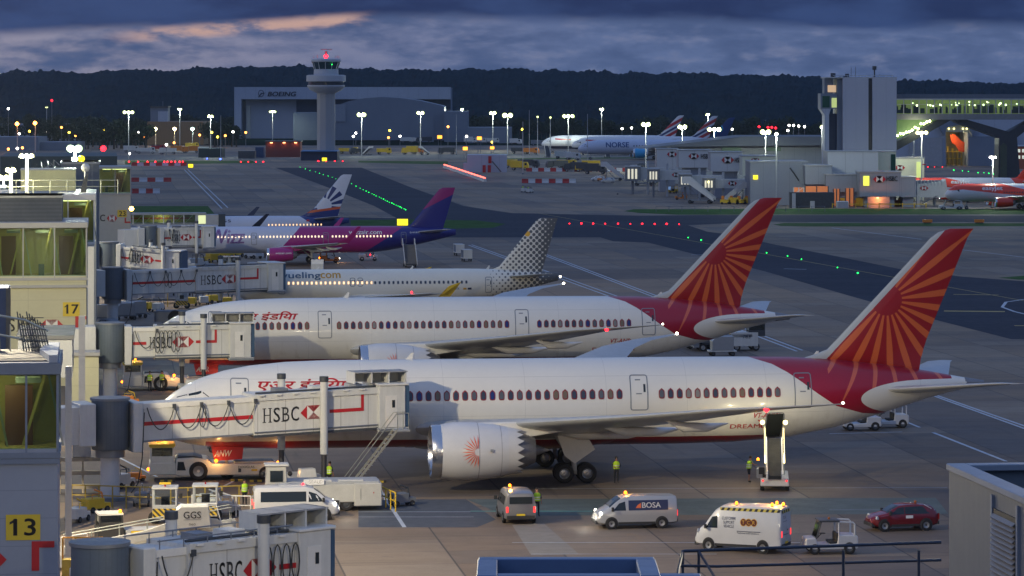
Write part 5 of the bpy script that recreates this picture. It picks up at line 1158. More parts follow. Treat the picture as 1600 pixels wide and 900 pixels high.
# ---- belt loader at the cargo hatch, climbing away from the camera
def belt(loc, rz, label, rise=3.2, length=7.5, m=WHITE, lit=False, group=None, name='belt_loader', ramp_m=None):
    r = empty(name, loc, rz, label, 'belt loader', group); L = length; a0, a1 = .95, rise
    b = MB(); b.box(-L * .42, -.95, .35, L * .28, .95, .9, m, ty=.03); b.build('chassis', r, bevel=.05)
    pr = [(-L * .45, a0 - .1), (-L * .45, a0 + .12), (L * .55, a1 + .12), (L * .55, a1 - .15)]
    b = MB(); b.prism(pr, -.42, .42, BLACK); b.build('conveyor', r)
    b = MB()
    for y in (-.52, .52): b.prism([(-L * .46, a0 - .15), (-L * .46, a0 + .25), (L * .56, a1 + .25), (L * .56, a1 - .2)], y - .05, y + .05, ramp_m or m)
    b.build('side_rail', r)
    b = MB()
    for y in (-.62, .62):
        b.tube([(-L * .44, y, a0 + .2), (-L * .44, y, a0 + .9), (L * .53, y, a1 + 1.0), (L * .53, y, a1 + .1)], .035, L_WARM if lit == 'x' else RAILY)
        for k in range(1, 6): t = k / 6; b.cyl((-L * .44 + L * .97 * t, y, a0 + (a1 - a0) * t + .2), (-L * .44 + L * .97 * t, y, a0 + (a1 - a0) * t + .95), .025, RAILY, n=5)
    b.build('handrail', r)
    b = MB(); b.box(-L * .40, .55, .9, -L * .28, 1.05, 1.15, BLACK); b.box(-L * .42, .55, 1.15, -L * .40, 1.05, 1.6, BLACK); b.build('driver_seat', r)
    b = MB(); b.cyl((L * .05, -.3, .9), (L * .2, -.3, a0 + (a1 - a0) * .6), .07, MGREY); b.cyl((L * .05, .3, .9), (L * .2, .3, a0 + (a1 - a0) * .6), .07, MGREY); b.build('lift_ram', r)
    wheelset(r, ((-L * .32, -.82), (-L * .32, .82), (L * .18, -.82), (L * .18, .82)), .36, .26, DGREY)
    return r
bl = belt(AT(1210, 225), R(86), 'belt loader with floodlit rails reaching up to the open hold of the nearest airliner', 2.75, 6.6)
for y in (-.78, .78):
    MB().ball((3.7, y, 3.95), .17, L_WARM, 10).build('work_lamp', bl); lamp('lamp', (2.6, y * 1.8, 4.1), 130, (1, .86, .5), bl, .12)
    MB().ball((-3.05, y, .75), .07, L_TAIL, 8).build('tail_light', bl); b = MB(); b.tube([(-2.8, y * .8, 1.9), (3.5, y * .8, 3.6)], .05, mat('lit_rail_strip', (1, .80, .35), emit=5), 5); b.build('light_strip', bl)
b = MB(); b.rbox(-2.7, .80, .9, -2.0, 1.2, 1.5, MGREY); b.build('control_box', bl); beacon(bl, (-2.5, 1.1, 2.0), 20)
# ---- passenger stairs
def stairs(loc, rz, label, group, rise=3.3, m=WHITE, sc=1.):
    r = empty('passenger_stairs', loc, rz, label, 'passenger stairs', group); L = rise * 1.55
    b = MB(); b.box(-L * .5, -.8, .4, L * .35, .8, .6, MGREY); b.cyl((L * .28, -.6, .5), (L * .28, -.6, rise), .06, MGREY); b.cyl((L * .28, .6, .5), (L * .28, .6, rise), .06, MGREY); b.cyl((-L * .1, .6, .5), (L * .28, .6, rise * .8), .05, MGREY); b.build('chassis', r)
    b = MB(); b.prism([(-L * .5, .35), (-L * .5, 1.0), (L * .3, rise + .95), (L * .5, rise + .95), (L * .5, rise - .1), (L * .3, rise - .15)], -.95, -.9, m); b.prism([(-L * .5, .35), (-L * .5, 1.0), (L * .3, rise + .95), (L * .5, rise + .95), (L * .5, rise - .1), (L * .3, rise - .15)], .9, .95, m); b.build('side_panel', r)
    b = MB(); n = 14
    for k in range(n): t = k / n; x = -L * .5 + L * .8 * t; b.box(x, -.88, .4 + (rise - .4) * t, x + L * .8 / n, .88, .4 + (rise - .4) * (t + 1 / n), mat('worn_tread', (.14, .14, .15), .7))
    b.box(L * .3, -.88, rise - .1, L * .5, .88, rise, DGREY); b.build('steps', r)
    wheelset(r, ((-L * .35, -.75), (-L * .35, .75), (L * .25, -.75), (L * .25, .75)), .3, .2, DGREY)
    return r
s0 = stairs(AT(640, 511.5), R(97), 'white stairs standing at the rear door of the magenta and blue airliner', 'passenger stairs')
# ---- belt loaders parked in the foreground, one with letters
LOADW = mat('loader_white_paint', (.50, .50, .48), .45, var=.14)
def square_cab(loc, rz, label, group='small loader cabs'):
    r = empty('loader_cab', loc, rz, label, 'loader', group); m = LGREY
    b = MB(); b.box(-.75, -.6, .35, .75, .9, 1.05, m); b.box(-.75, -.62, .4, .75, -.6, 1.0, mat('hazard_stripes', (.6, .4, .03), .5, var=.1, paint=lambda nt, x, y, z, b: mixc(nt, ((x + z) / .35).fr().gt(.5), (.55, .38, .03), (.03, .03, .03)))); b.build('body', r, bevel=.03)
    b = MB()
    for x in (-.7, .7):
        for y in (-.5, .8): b.box(x - .06, y - .06, 1.05, x + .06, y + .06, 2.15, m)
    b.box(-.8, -.6, 2.15, .8, .9, 2.27, WGREY); b.box(-.7, -.56, 1.05, .7, -.5, 1.2, m); b.build('cab', r, bevel=.02); g_ = MB(); g_.quad((-.64, -.53, 1.2), (.64, -.53, 1.2), (.64, -.53, 2.1), (-.64, -.53, 2.1), GCLR); g_.build('windscreen', r)
    b = MB(); b.box(-.25, .2, 1.1, .25, .6, 1.6, BLACK); b.build('seat', r)
    for x in (-.98, .98): MB().rbox(x - .1, -.55, 1.6, x + .1, -.42, 1.9, BLACK, .03).build('wing_mirror', r)
    wheelset(r, ((-.65, 0), (.65, 0)), .38, .25, DGREY); b = MB(); b.cyl((0, 0, 2.27), (0, 0, 2.4), .05, REDP); b.build('beacon', r)
    return r
q0 = square_cab(G(258, 818), R(3), 'loader cab with a square window and hazard stripes below a yellow beacon bar'); MB().box(-.35, -.1, 2.4, .35, .1, 2.52, YEL).build('beacon_bar', q0)
square_cab(G(321, 814), R(3), 'loader cab with a square window, directly behind the lettered panel')
r = belt(AT(218, 186.5), R(8), 'white lettered belt loader lying between the nearest bridge and the loader cabs', 2.35, 9.5, LOADW, ramp_m=LOADW)
b = MB(); b.prism([(-4.4, .95), (-4.2, 1.35), (.2, 2.15), (2.6, 2.95), (4.3, 2.75), (4.6, 2.35), (2.2, 2.0), (-1.5, 1.25)], -.85, -.74, LOADW); b.build('ramp_side', r, bevel=.02)
b = MB(); b.box(-4.6, -.7, .2, -3.4, .7, .9, LGREY); b.tube([(-4.3, -1.0, .9), (-4.3, -1.0, 1.9), (-2.9, -1.0, 2.1), (-2.9, -1.0, 1.0)], .05, WHITE); b.tube([(2.2, -1.0, 2.9), (2.2, -1.0, 3.6), (4.2, -1.0, 3.6), (4.5, -1.0, 2.4)], .04, WHITE); b.build('end_frame', r)
b = MB(); b.prism([(0, 0), (2.0, 0), (1.85, 1.25), (.3, 1.25), (.08, 1.1)], 0, 1.0, LOADW); o = b.build('lettered_hood', r, bevel=.05); o.location = (1.9, -1.9, 2.35)
flat(text2d('GGS', BLKT, .45, .58, .95, .38, bold=.01) + text2d('060', BLKT, .75, .2, .36, .12) + rect2d(BLKT, .45, .5, 1.4, .515), lambda u, v: (u, -.012, v)).build('painted_title', o)
# ---- flat-bed high loader with white cab, behind the minibus
r = empty('high_loader', AT(502, 213), PSI, 'long white loader with a raised cab, behind the white minibus', 'loader')
b = MB(); b.box(-3.0, -1.3, .55, 3.7, 1.3, 1.7, LOADW, tx=.02); b.box(-.5, -1.33, .35, 1.1, -1.0, .75, PLAST); b.box(2.0, -1.36, .3, 3.75, 1.3, 1.75, LOADW); b.build('body', r, bevel=.05)
b = MB(); b.box(-3.0, -1.25, 1.7, 3.6, 1.25, 1.86, LGREY); b.box(-1, -1.2, 1.86, .6, -.6, 1.95, WHITE); b.box(1.0, -1.2, 1.86, 2.6, -.6, 1.95, WHITE); b.build('deck', r, bevel=.02)
b = MB(); b.box(-3.6, -1.25, 1.0, -2.2, 0, 2.9, LOADW, tx=.08, ty=.06); b.box(-3.65, -1.3, 2.86, -2.1, .05, 3.0, WHITE); cbo = b.build('cab', r, bevel=.04); b = MB(); b.box(-3.3, -1.27, 1.9, -2.5, -1.22, 2.6, GLASSD); b.build('cab_window', cbo)
for k in (-3.75, -2.05): MB().ball((k, -1.2, 2.4), .16, BLACK, 8).build('wing_mirror', r)
wheelset(r, ((-1.2, -1.1), (-1.2, 1.1), (1.5, -1.1), (1.5, 1.1)), .45, .3, DGREY); flat(rect2d(WHT, -1.2, 1.7, .1, 2.05) + text2d('OSEALD', BLKT, -1.1, 1.78, 1.1, .2), lambda u, v: (u, -1.38, v)).build('name_board', r)
b = MB(); b.box(2.4, -1.38, .7, 2.42, -1.36, 1.4, DGREY); b.box(3.2, -1.38, 1.1, 3.25, -1.36, 1.2, REDP); b.build('side_marking', r)
# ---- dark-cabbed pickup by the bridge column
r = empty('service_truck', AT(196, 196), PSI + R(8), 'small grey truck with black cab and amber lamp beside the nearest rotunda column', 'truck')
b = MB(); b.box(-1.7, -.85, .4, -.2, .85, 1.1, PLAST); b.box(-.1, -.85, .5, 2.2, .85, .95, LGREY); b.box(.2, -.87, .7, 1.0, -.85, .92, YEL); b.build('body', r, bevel=.05); frame_cab(r, -1.6, -.3, -.8, .8, 1.1, 1.85, PLAST, WHITE, False); beacon(r, (-.4, -.6, 1.95), 35); wheelset(r, ((-1.1, -.75), (-1.1, .75), (1.5, -.75), (1.5, .75)), .33, .22)
# ---- high loader and dollies between the two airliners, seen over the nearer one
r = empty('high_loader', AT(1148, 345), PSI, 'grey loader with a dark cab seen over the back of the nearest airliner', 'loader')
b = MB(); b.box(-4.5, -1.2, 1.4, 1.6, 1.2, 1.7, MGREY); b.box(-.6, -1.2, .5, 2.2, 1.2, 1.9, WGREY); b.box(-4.5, -1.2, .4, -3.9, 1.2, 1.4, MGREY); b.build('body', r); frame_cab(r, 1.3, 2.9, -1.1, .2, 1.5, 2.9, DGREY, YEL, False); b = MB()
for k in range(7): b.cyl((-4.2 + .7 * k, -1.1, 1.7), (-4.2 + .7 * k, -1.1, 2.2), .04, YEL if k % 2 else WGREY, n=5)
b.cyl((-4.3, -1.1, 2.2), (.5, -1.1, 2.2), .04, WGREY, n=5); b.build('handrail', r); wheelset(r, ((-3.5, -1), (0, -1), (2, -1), (-3.5, 1), (2, 1)), .4, .3)
flat(text2d('783', NAVY, .6, 1.3, .8, .35), lambda u, v: (u, -1.22, v)).build('painted_number', r)
d0 = cart(AT(1092, 347), PSI, 'empty low dolly beside the grey loader, nearest to it', 'dollies beside the grey loader', m=MGREY, covered=False)
copy_tree(d0, None, AT(1070, 350), PSI, 'low dolly further along from the grey loader')
# yellow loader etc under the magenta jet
r = tractor(AT(514, 524), PSI, 'orange tractor with lit lamps under the wing of the magenta jet', ORA, group='far baggage tractors'); lamp('lamp', (1.8, 0, .7), 40, (1, .6, .2), r, .1)
MB().ball((-1.5, -.6, .8), .16, L_AMB, 6).build('marker_lamp', r); MB().ball((1.58, -.5, .7), .13, L_HEAD, 6).build('marker_lamp', r)
r = tractor(AT(575, 530), PSI, 'white tractor with a red lamp under the tail of the magenta jet', group='far baggage tractors'); MB().ball((.3, -.6, 1.0), .12, L_RED, 6).build('marker_lamp', r)

# ------------------------------------------------------------------ people
SKIN = mat('skin', (.38, .20, .13), .6, var=0); TROU = mat('dark_trousers', (.018, .02, .026), .85); HAIRM = mat('dark_hair', (.02, .014, .01), .8); SHOE = mat('black_boots', (.015, .015, .015), .6); REFL = mat('silver_reflective_tape', (.75, .77, .75), .3, .3, var=0); SHIRT = mat('navy_shirt', (.02, .025, .045), .85)
def person(loc, rz, label, arms='down', shorts=False, step=.0, lean=0.):
    """one skinned body; local x is the way the figure faces"""
    J = {'pel': (0, 0, .96), 'wst': (0, 0, 1.1), 'chs': (.0 + lean * .3, 0, 1.32), 'nck': (lean * .4, 0, 1.5), 'hd0': (.01 + lean * .45, 0, 1.6), 'hd1': (.015 + lean * .5, 0, 1.70)}
    Rr = {'pel': (.13, .17), 'wst': (.12, .15), 'chs': (.13, .18), 'nck': (.06, .06), 'hd0': (.085, .075), 'hd1': (.095, .08)}
    E = [('pel', 'wst'), ('wst', 'chs'), ('chs', 'nck'), ('nck', 'hd0'), ('hd0', 'hd1')]
    for s, n in ((1, 'l'), (-1, 'r')):
        f = step * s
        J[n + 'hip'] = (0, .09 * s, .90); J[n + 'kne'] = (.03 + f * .5, .10 * s, .50); J[n + 'ank'] = (-.0 + f, .11 * s, .10); J[n + 'toe'] = (.17 + f, .12 * s, .05)
        J[n + 'sho'] = (lean * .35, .19 * s, 1.42)
        if arms == 'down': el, wr, ha = (-.02 + lean * .3, .26 * s, 1.14), (.05 + lean * .3, .27 * s, .90), (.07 + lean * .3, .27 * s, .82)
        elif arms == 'front': el, wr, ha = (.0, .27 * s, 1.14), (.22, .12 * s, 1.08), (.28, .08 * s, 1.08)
        else: el, wr, ha = (.18 + lean * .3, .24 * s, 1.2), (.42, .2 * s, 1.2), (.50, .19 * s, 1.2)
        J[n + 'elb'], J[n + 'wri'], J[n + 'han'] = el, wr, ha
        for k, q in (('hip', .09), ('kne', .062), ('ank', .045), ('toe', .04), ('sho', .065), ('elb', .047), ('wri', .034), ('han', .036)): Rr[n + k] = (q, q)
        E += [('pel', n + 'hip'), (n + 'hip', n + 'kne'), (n + 'kne', n + 'ank'), (n + 'ank', n + 'toe'), ('chs', n + 'sho'), (n + 'sho', n + 'elb'), (n + 'elb', n + 'wri'), (n + 'wri', n + 'han')]
        d = (Vector(ha) - Vector(wr)).normalized()
        for k in range(5):
            b_ = Vector(ha) + Vector((.018 * (k - 1.5), -.01 * s, 0)) if k < 4 else Vector(wr) + d * .03 + Vector((.03, -.01 * s, 0))
            e = b_ + d * (.06, .075, .07, .055, .04)[k] + (Vector((.03, 0, 0)) if k == 4 else Vector((0, -.012 * s, 0)))
            J[f'{n}f{k}'] = tuple(e); Rr[f'{n}f{k}'] = (.009, .009); E.append((n + 'han' if k < 4 else n + 'wri', f'{n}f{k}'))
    names = list(J); me = bpy.data.meshes.new('body'); me.from_pydata([J[k] for k in names], [(names.index(a), names.index(b)) for a, b in E], [])
    o = bpy.data.objects.new('tmp', me); C.objects.link(o); sk = o.modifiers.new('s', 'SKIN'); ss = o.modifiers.new('u', 'SUBSURF'); ss.levels = 1; ss.render_levels = 1
    for i, k in enumerate(names): me.skin_vertices[0].data[i].radius = Rr[k]
    me.skin_vertices[0].data[0].use_root = True
    bpy.context.view_layer.update(); nm = bpy.data.meshes.new_from_object(o.evaluated_get(bpy.context.evaluated_depsgraph_get())); bpy.data.objects.remove(o)
    nm.materials.clear()
    for m in (SKIN, TROU, SHIRT, SHOE): nm.materials.append(m)
    for p in nm.polygons:
        c = p.center; z = c.z; arm = abs(c.y) > .2 and z > .7 or (arms != 'down' and c.x > .16 and z > .9)
        p.material_index = 3 if z < .13 else (0 if shorts else 1) if z < .55 else 1 if z < 1.0 and not arm else 0 if z > 1.49 or (arm and (z < 1.12 if arms == 'down' else c.x > .12)) else 2
        p.use_smooth = True
    r = bpy.data.objects.new('person', nm); C.objects.link(r); r.location = loc; r.rotation_euler.z = rz; tag(r, label, 'person')
    v = MB(); rg = [(.97, .17, .215), (1.08, .165, .205), (1.22, .17, .22), (1.35, .17, .235), (1.43, .15, .20), (1.49, .09, .11)]
    v.loft([[(lean * .3 * (z - .97) / .4 + a * math.cos(2 * math.pi * k / 20), b * math.sin(2 * math.pi * k / 20), z) for k in range(20)] for z, a, b in rg], LIME, False)
    vo = v.build('hi_vis_vest', r, smooth=60)
    t = MB()
    for z, a, b in ((1.06, .172, .213), (1.19, .178, .224)): t.loft([[(lean * .3 * (zz_ - .97) / .4 + a * math.cos(2 * math.pi * k / 20), b * math.sin(2 * math.pi * k / 20), zz_) for k in range(20)] for zz_ in (z, z + .05)], REFL, False)
    t.build('reflective_band', vo)
    h = MB(); hx, hz = J['hd1'][0], J['hd1'][2]; h.ball((hx - .015, 0, hz + .015), .098, HAIRM, 12, 1.05); h.build('hair', r, smooth=60)
    fc = MB()
    for s in (-1, 1): fc.ball((hx + .088, .03 * s, hz - .01), .011, WHT, 6); fc.ball((hx + .097, .03 * s, hz - .01), .006, BLKT, 6); fc.ball((hx, .085 * s, hz - .02), .018, SKIN, 6, 1.4)
    fc.ball((hx + .10, 0, hz - .035), .015, SKIN, 6, 1.3); fc.box(hx + .082, -.022, hz - .075, hx + .09, .022, hz - .068, mat('lips', (.25, .09, .07), .6, var=0)); fc.build('face', r)
    return r
person(G(963, 755), R(-85), 'worker in a yellow vest with folded hands, standing by the main wheels', 'front')
person(G(839, 807), R(-80), 'worker in a yellow vest and dark trousers beside the back of the grey van', 'down')
person(G(1170, 754), R(25), 'worker in shorts and a yellow vest reaching for the belt loader', 'reach', True, .08, .25)
person(G(514, 763), R(60), 'worker in a yellow vest at the foot of the bridge stairs', 'down', lean=.2)
person(G(382, 792), R(-60), 'worker in a yellow vest and headscarf behind the yellow railing', 'down')
person(AT(234, 297.2), R(-70), 'worker in a yellow vest at the cab end of the farther tug', 'down')
person(AT(253, 297.8), R(-110), 'worker in a yellow vest sitting by the middle of the farther tug', 'front')
# ------------------------------------------------------------------ across the field
HANG = mat('pale_hangar_cladding', (.40, .45, .55), .55, var=.06, sc=.05, paint=lambda nt, x, y, z, b: mixc(nt, ((x / 6).fr()).lt(.03) * .5, (.40, .45, .55), (.25, .28, .36)))
HANG2 = mat('grey_blue_hangar_cladding', (.17, .21, .28), .55, var=.08, sc=.05)
DNAVY = mat('dark_navy_cladding', (.025, .04, .085), .6, var=.1)
def wbox(b, x0, y0, x1, y1, Y, depth, m, z0=None):
    """box whose near face fills the picture rectangle x0..x1, y0..y1 at distance Y"""
    p, q = P(x0, y0, Y), P(x1, y1, Y); b.box(p.x, Y, q.z if z0 is None else z0, q.x, Y + depth, p.z, m); return b
def thing(name, label, cat, parts, group=None, org=None, rz=0.):
    """parts: [(name, MB)] in world axes about org"""
    r = empty(name, org or (0, 0, 0), rz, label, cat, group)
    for n_, b in parts:
        if org: b.v = [(x - org[0], y - org[1], z - org[2]) for x, y, z in b.v]
        b.build(n_, r)
    return r
# large maintenance hangar with the lettered fascia
Y = 1980.
w_ = MB(); wbox(w_, 367, 137, 704, 216, Y + 12, 60, HANG2, 0); f = MB(); wbox(f, 366, 136, 704, 155, Y, 12, HANG); wbox(f, 366, 155, 377, 216, Y, 12, HANG, 0)
dr = MB(); wbox(dr, 384, 156, 463, 214, Y + 9, 2, mat('pale_hangar_door', (.40, .43, .52), .5, var=.05), 0); g_ = MB(); wbox(g_, 463, 155.5, 560, 176, Y + 8, 3, DNAVY); g3 = MB(); wbox(g3, 640, 155.5, 704, 170, Y + 8, 3, DNAVY)
f2 = MB(); wbox(f2, 458, 176, 526, 216, Y - 60, 40, HANG2, 0)
st = MB(); wbox(st, 385, 165, 391, 214, Y + 7, 1.5, mat('cream_hangar_strip', (.55, .55, .5), .5), 0)
r = thing('hangar', 'large maintenance hangar with navy lettering on its pale fascia', 'hangar', [('wall', w_), ('fascia', f), ('door', dr), ('recess', g_), ('recess', g3), ('annex', f2), ('door_strip', st)], org=(AT(367, Y).x, Y, 0))
k = Y / F
flat(text2d('BOEING', NAVY, 51 * k, zz(150.5, Y), 43 * k, 7 * k, shear=.25, bold=.25) + [([((41 + 4.6 * math.cos(t)) * k, zz(146, Y) + 5.5 * k * math.sin(t)) for t in (2 * math.pi * q / 20 for q in range(20))] + [((41 + 3.6 * math.cos(t)) * k, zz(146, Y) + 4.5 * k * math.sin(t)) for t in (2 * math.pi * q / 20 for q in range(20))], [(i, (i + 1) % 20, 20 + (i + 1) % 20, 20 + i) for i in range(20)], NAVY)] + poly2d(NAVY, [(36 * k, zz(152, Y)), (38 * k, zz(152, Y)), (42 * k, zz(147, Y)), (49 * k, zz(145, Y)), (41 * k, zz(145, Y))]), lambda u, v: (u, -.3, v)).build('painted_title', r)
# arched hangar in front of it
Y = 1850.
pr = [(523, 166), (545, 158), (570, 153.5), (597, 151.5), (625, 153), (655, 157), (690, 165), (694, 167), (694, 219), (523, 219)]
w_ = MB(); w_.prism([((a - 800) * Y / F, max(0, zz(b, Y))) for a, b in pr], Y, Y + 60, HANG2); w2 = MB(); wbox(w2, 694, 174, 731, 220, Y - 5, 50, HANG2, 0); d = MB(); wbox(d, 641, 180, 678, 219, Y - .6, .5, HANG2, 0); d2 = MB(); wbox(d2, 523, 163, 540, 190, Y - .6, .5, mat('grey_hangar_panel', (.24, .28, .35), .6))
thing('hangar', 'blue-grey hangar with a gently arched roof behind the control tower', 'hangar', [('wall', w_), ('annex', w2), ('door', d), ('wall_panel', d2)], org=(AT(523, Y).x, Y, 0))
b = MB(); wbox(b, 731, 199, 800, 222, 1800, 30, HANG2, 0); b.build('shed', None, 'long low blue-grey shed just past the arched hangar', 'building')
b = MB(); wbox(b, -20, 194, 180, 206, 1900, 40, mat('pale_long_shed', (.30, .33, .38), .6), 0); b.build('shed', None, 'long pale shed under the woods at the picture edge', 'building')
b = MB(); wbox(b, -20, 214, 60, 238, 1560, 30, HANG2, 0); wbox(b, 60, 222, 120, 238, 1565, 30, HANG2, 0); b.build('shed', None, 'stepped grey shed below the long pale one', 'building')
Y = 1740.
TAN = mat('tan_cladding', (.30, .19, .09), .6, var=.1)
w_ = MB(); wbox(w_, 230, 190, 318, 226, Y, 40, TAN, 0); t_ = MB(); wbox(t_, 235, 167, 262, 190.5, Y + 4, 12, HANG2); wbox(t_, 247, 174, 262, 190, Y + 3, 3, HANG); t2 = MB(); wbox(t2, 234, 166, 263, 168, Y + 3, 13, DGREY); t2.cyl((AT(252, Y).x, Y + 8, zz(166, Y)), (AT(252, Y).x, Y + 8, zz(158, Y)), .1, MGREY)
thing('fire_station', 'tan building with a small square lookout tower', 'building', [('wall', w_), ('tower', t_), ('roof', t2)], org=(AT(230, Y).x, Y, 0))
# control tower
Y = 1345.; cx = AT(509.5, Y).x; k = Y / F
PALE = mat('pale_concrete', (.40, .38, .37), .7, var=.06, sc=.1); TWHITE = mat('tower_white_cladding', (.52, .52, .55), .5, var=.05)
r = empty('control_tower', (cx, Y, 0), 0, 'tall air traffic control tower with a red lamp on its cab', 'control tower')
b = MB(); b.cyl((0, 0, 0), (0, 0, zz(145, Y)), 3.75, PALE, n=10); b.build('shaft', r)
b = MB(); b.lathe([(zz(146, Y), 3.6), (zz(140, Y), 6.6), (zz(135, Y), 7.5), (zz(133, Y), 7.5)], TWHITE, 'z', n=24); b.lathe([(zz(128, Y), 7.4), (zz(127, Y), 7.9), (zz(118, Y), 7.9), (zz(117, Y), 7.0), (zz(117, Y), .1)], TWHITE, 'z', n=24); b.lathe([(zz(133, Y), 7.1), (zz(128, Y), 7.1)], GLASSD, 'z', n=24); b.build('gallery', r, smooth=30)
b = MB(); b.lathe([(zz(117, Y), 5.0), (zz(109, Y), 4.9), (zz(108, Y), 4.6)], TWHITE, 'z', n=24); b.build('neck', r)
b = MB(); b.lathe([(zz(108, Y), 4.7), (zz(97, Y), 5.6)], mat('tower_glass', (.03, .055, .07), .1, var=0), 'z', n=12); c_ = b.build('cab', r)
for q in range(12):
    t = 2 * math.pi * q / 12; MB().cyl((4.72 * math.cos(t), 4.72 * math.sin(t), zz(108, Y)), (5.65 * math.cos(t), 5.65 * math.sin(t), zz(97, Y)), .12, WHITE, n=5).build('mullion', c_)
b = MB(); b.lathe([(zz(97, Y), 5.7), (zz(96, Y), 5.95), (zz(93, Y), 5.9), (zz(91.5, Y), 5.2), (zz(91.5, Y), .1)], TWHITE, 'z', n=24); b.cyl((0, 0, zz(91, Y)), (0, 0, zz(80, Y)), .5, DGREY, n=8); b.cyl((-2.2, 0, zz(77.5, Y)), (2.4, 0, zz(77.5, Y)), .12, DGREY)
for q in (-5, -3.4, 3.8, 4.6, 5.2): b.cyl((q, 0, zz(92, Y)), (q, 0, zz(85 + abs(q) * .4, Y)), .09, MGREY, n=5)
b.build('roof', r)
b = MB(); b.ball((0, -.7, zz(88, Y)), .85, L_RED, 10); b.build('warning_lamp', r); lamp('lamp', (0, -2.4, zz(87, Y)), 1500, (1, .05, .08), r, .4)
b = MB(); b.ball((2.6, -5.4, zz(101, Y)), .2, L_GRN, 6); b.build('cab_light', r)
# buildings at the tower's foot
b = MB(); wbox(b, 470, 237, 527, 250, 1330, 18, DNAVY, 0); wbox(b, 470, 235.5, 527, 237, 1329, 19, mat('bright_blue_roof', (.08, .22, .45), .5)); b.build('apron_office', None, 'low navy building with bright blue roof edge at the foot of the control tower', 'building')
Y = 1400.; r = empty('red_brick_office', (AT(415, Y).x, Y, 0), 0, 'small dark red building lit by three orange wall lamps', 'building')
b = MB(); k = Y / F; b.box(0, 0, 0, 54 * k, 12, zz(222, Y), mat('dark_red_brick', (.16, .045, .04), .8)); b.build('wall', r); b = MB(); b.box(-1 * k, -.5, zz(222, Y), 55 * k, 13, zz(220, Y), DGREY); b.build('roof', r)
for q in (9, 29, 47): b = MB(); b.box(q * k - .5, -.6, zz(223.5, Y), q * k + .5, -.1, zz(222.6, Y), mat('orange_wall_lamp', (1, .4, .15), emit=6)); b.build('wall_lamp', r); lamp('lamp', (q * k, -1.2, zz(224, Y)), 45, (1, .3, .1), r, .2)
b = MB(); wbox(b, 372, 236, 398, 247, 1370, 8, DGREY, 0); b.build('hut', None, 'low dark hut farther from the orange-lit red building', 'building'); b = MB(); wbox(b, 399, 230, 412, 242, 1385, 8, mat('deep_blue_box', (.02, .05, .14), .6), 0); b.build('hut', None, 'deep blue hut touching the orange-lit red building', 'building')
b = MB(); wbox(b, 310, 232, 347, 246, 1390, 14, mat('dark_green_shed', (.03, .05, .05), .7), 0); b.build('shed', None, 'dark shed beside the yellow trucks on the far side road', 'building')
# white hut with red doors, and the lamp-lined barrier
Y = 1128.; r = empty('plant_hut', (AT(724, Y).x, Y, 0), 0, 'white hut with red doors and outside steps behind the red-lit barrier', 'building'); k = Y / F
b = MB(); b.box(0, 0, 0, 6 * k, 6, zz(255, Y), HANG); b.box(6 * k, 0, 0, 68 * k, 14, zz(242, Y), HANG); b.build('wall', r)
for a, c_, e in ((30, 258, 8), (38, 258, 8), (39, 244, 5)): b = MB(); b.box(a * k, -.15, 0 if e == 8 else zz(255, Y), (a + 5) * k, 0, zz(c_, Y), REDP); b.build('door', r)
b = MB(); b.prism([(44 * k, zz(252, Y)), (46 * k, zz(252, Y)), (60 * k, .2), (58 * k, .2)], -1.2, -.9, DGREY); b.build('steps', r)
L_RSTRIP = mat('red_lamp_strip', (1., .12, .08), emit=3.2)
b = MB(); pts = [(694, 258), (712, 264), (735, 272), (758, 280)]
q = [G(a, c_ + 4) for a, c_ in pts]; b2 = MB()
for a, c_ in zip(q, q[1:]):
    d = (c_ - a).normalized(); n = Vector((-d.y, d.x, 0)) * .5; b.add([a - n, c_ - n, c_ + n, a + n, a - n * .6 + Vector((0, 0, 1)), c_ - n * .6 + Vector((0, 0, 1)), c_ + n * .6 + Vector((0, 0, 1)), a + n * .6 + Vector((0, 0, 1))], [(3, 2, 1, 0), (4, 5, 6, 7), (0, 1, 5, 4), (1, 2, 6, 5), (2, 3, 7, 6), (3, 0, 4, 7)], WGREY)
    b2.tube([a + Vector((0, 0, 1.1)), c_ + Vector((0, 0, 1.1))], .22, L_RSTRIP, 6)
r = thing('lit_barrier', 'low pale barrier topped by a continuous red light strip', 'barrier', [('barrier_body', b), ('light_strip', b2)])
for t in (.2, .7): lamp('lamp', (q[0] + (q[-1] - q[0]) * t + Vector((0, -1, 1.6))), 250, (1, .08, .06), None, .3).parent = r
# red and white water barriers
BR, BW = mat('red_plastic_barrier', (.40, .03, .03), .6), mat('white_plastic_barrier', (.55, .57, .62), .6)
ORD = 'first second third fourth fifth sixth seventh eighth ninth tenth eleventh twelfth thirteenth fourteenth fifteenth sixteenth seventeenth eighteenth nineteenth twentieth'.split()
def barriers(x0, x1, y, n, where, seg=0.):
    pr = None
    for i in range(n):
        p = G(x0 + (x1 - x0) * (i + .5) / n, y); wd = (x1 - x0) / n * p.y / F * .94
        b = MB(); b.prism([(-.35, 0), (.35, 0), (.28, .3), (.14, .5), (.12, 1.25), (-.12, 1.25), (-.14, .5), (-.28, .3)], -wd / 2, wd / 2, BR if i % 2 == 0 else BW, ax='x')
        b.build('water_barrier', None, f"{'red' if i % 2 == 0 else 'white'} water-filled barrier, {ORD[i]} in the {where}", 'barrier', 'red and white water-filled barriers', loc=p)
barriers(815, 900, 286, 8, 'row in front of the far stands')
barriers(205, 268, 284, 5, 'row beyond gate room 23'); barriers(206, 250, 302, 4, 'nearer row beyond gate room 23'); barriers(205, 292, 259, 9, 'farthest row, topped by red lamps')
barriers(822, 1010, 268, 20, 'long wall of barriers by the far pier')
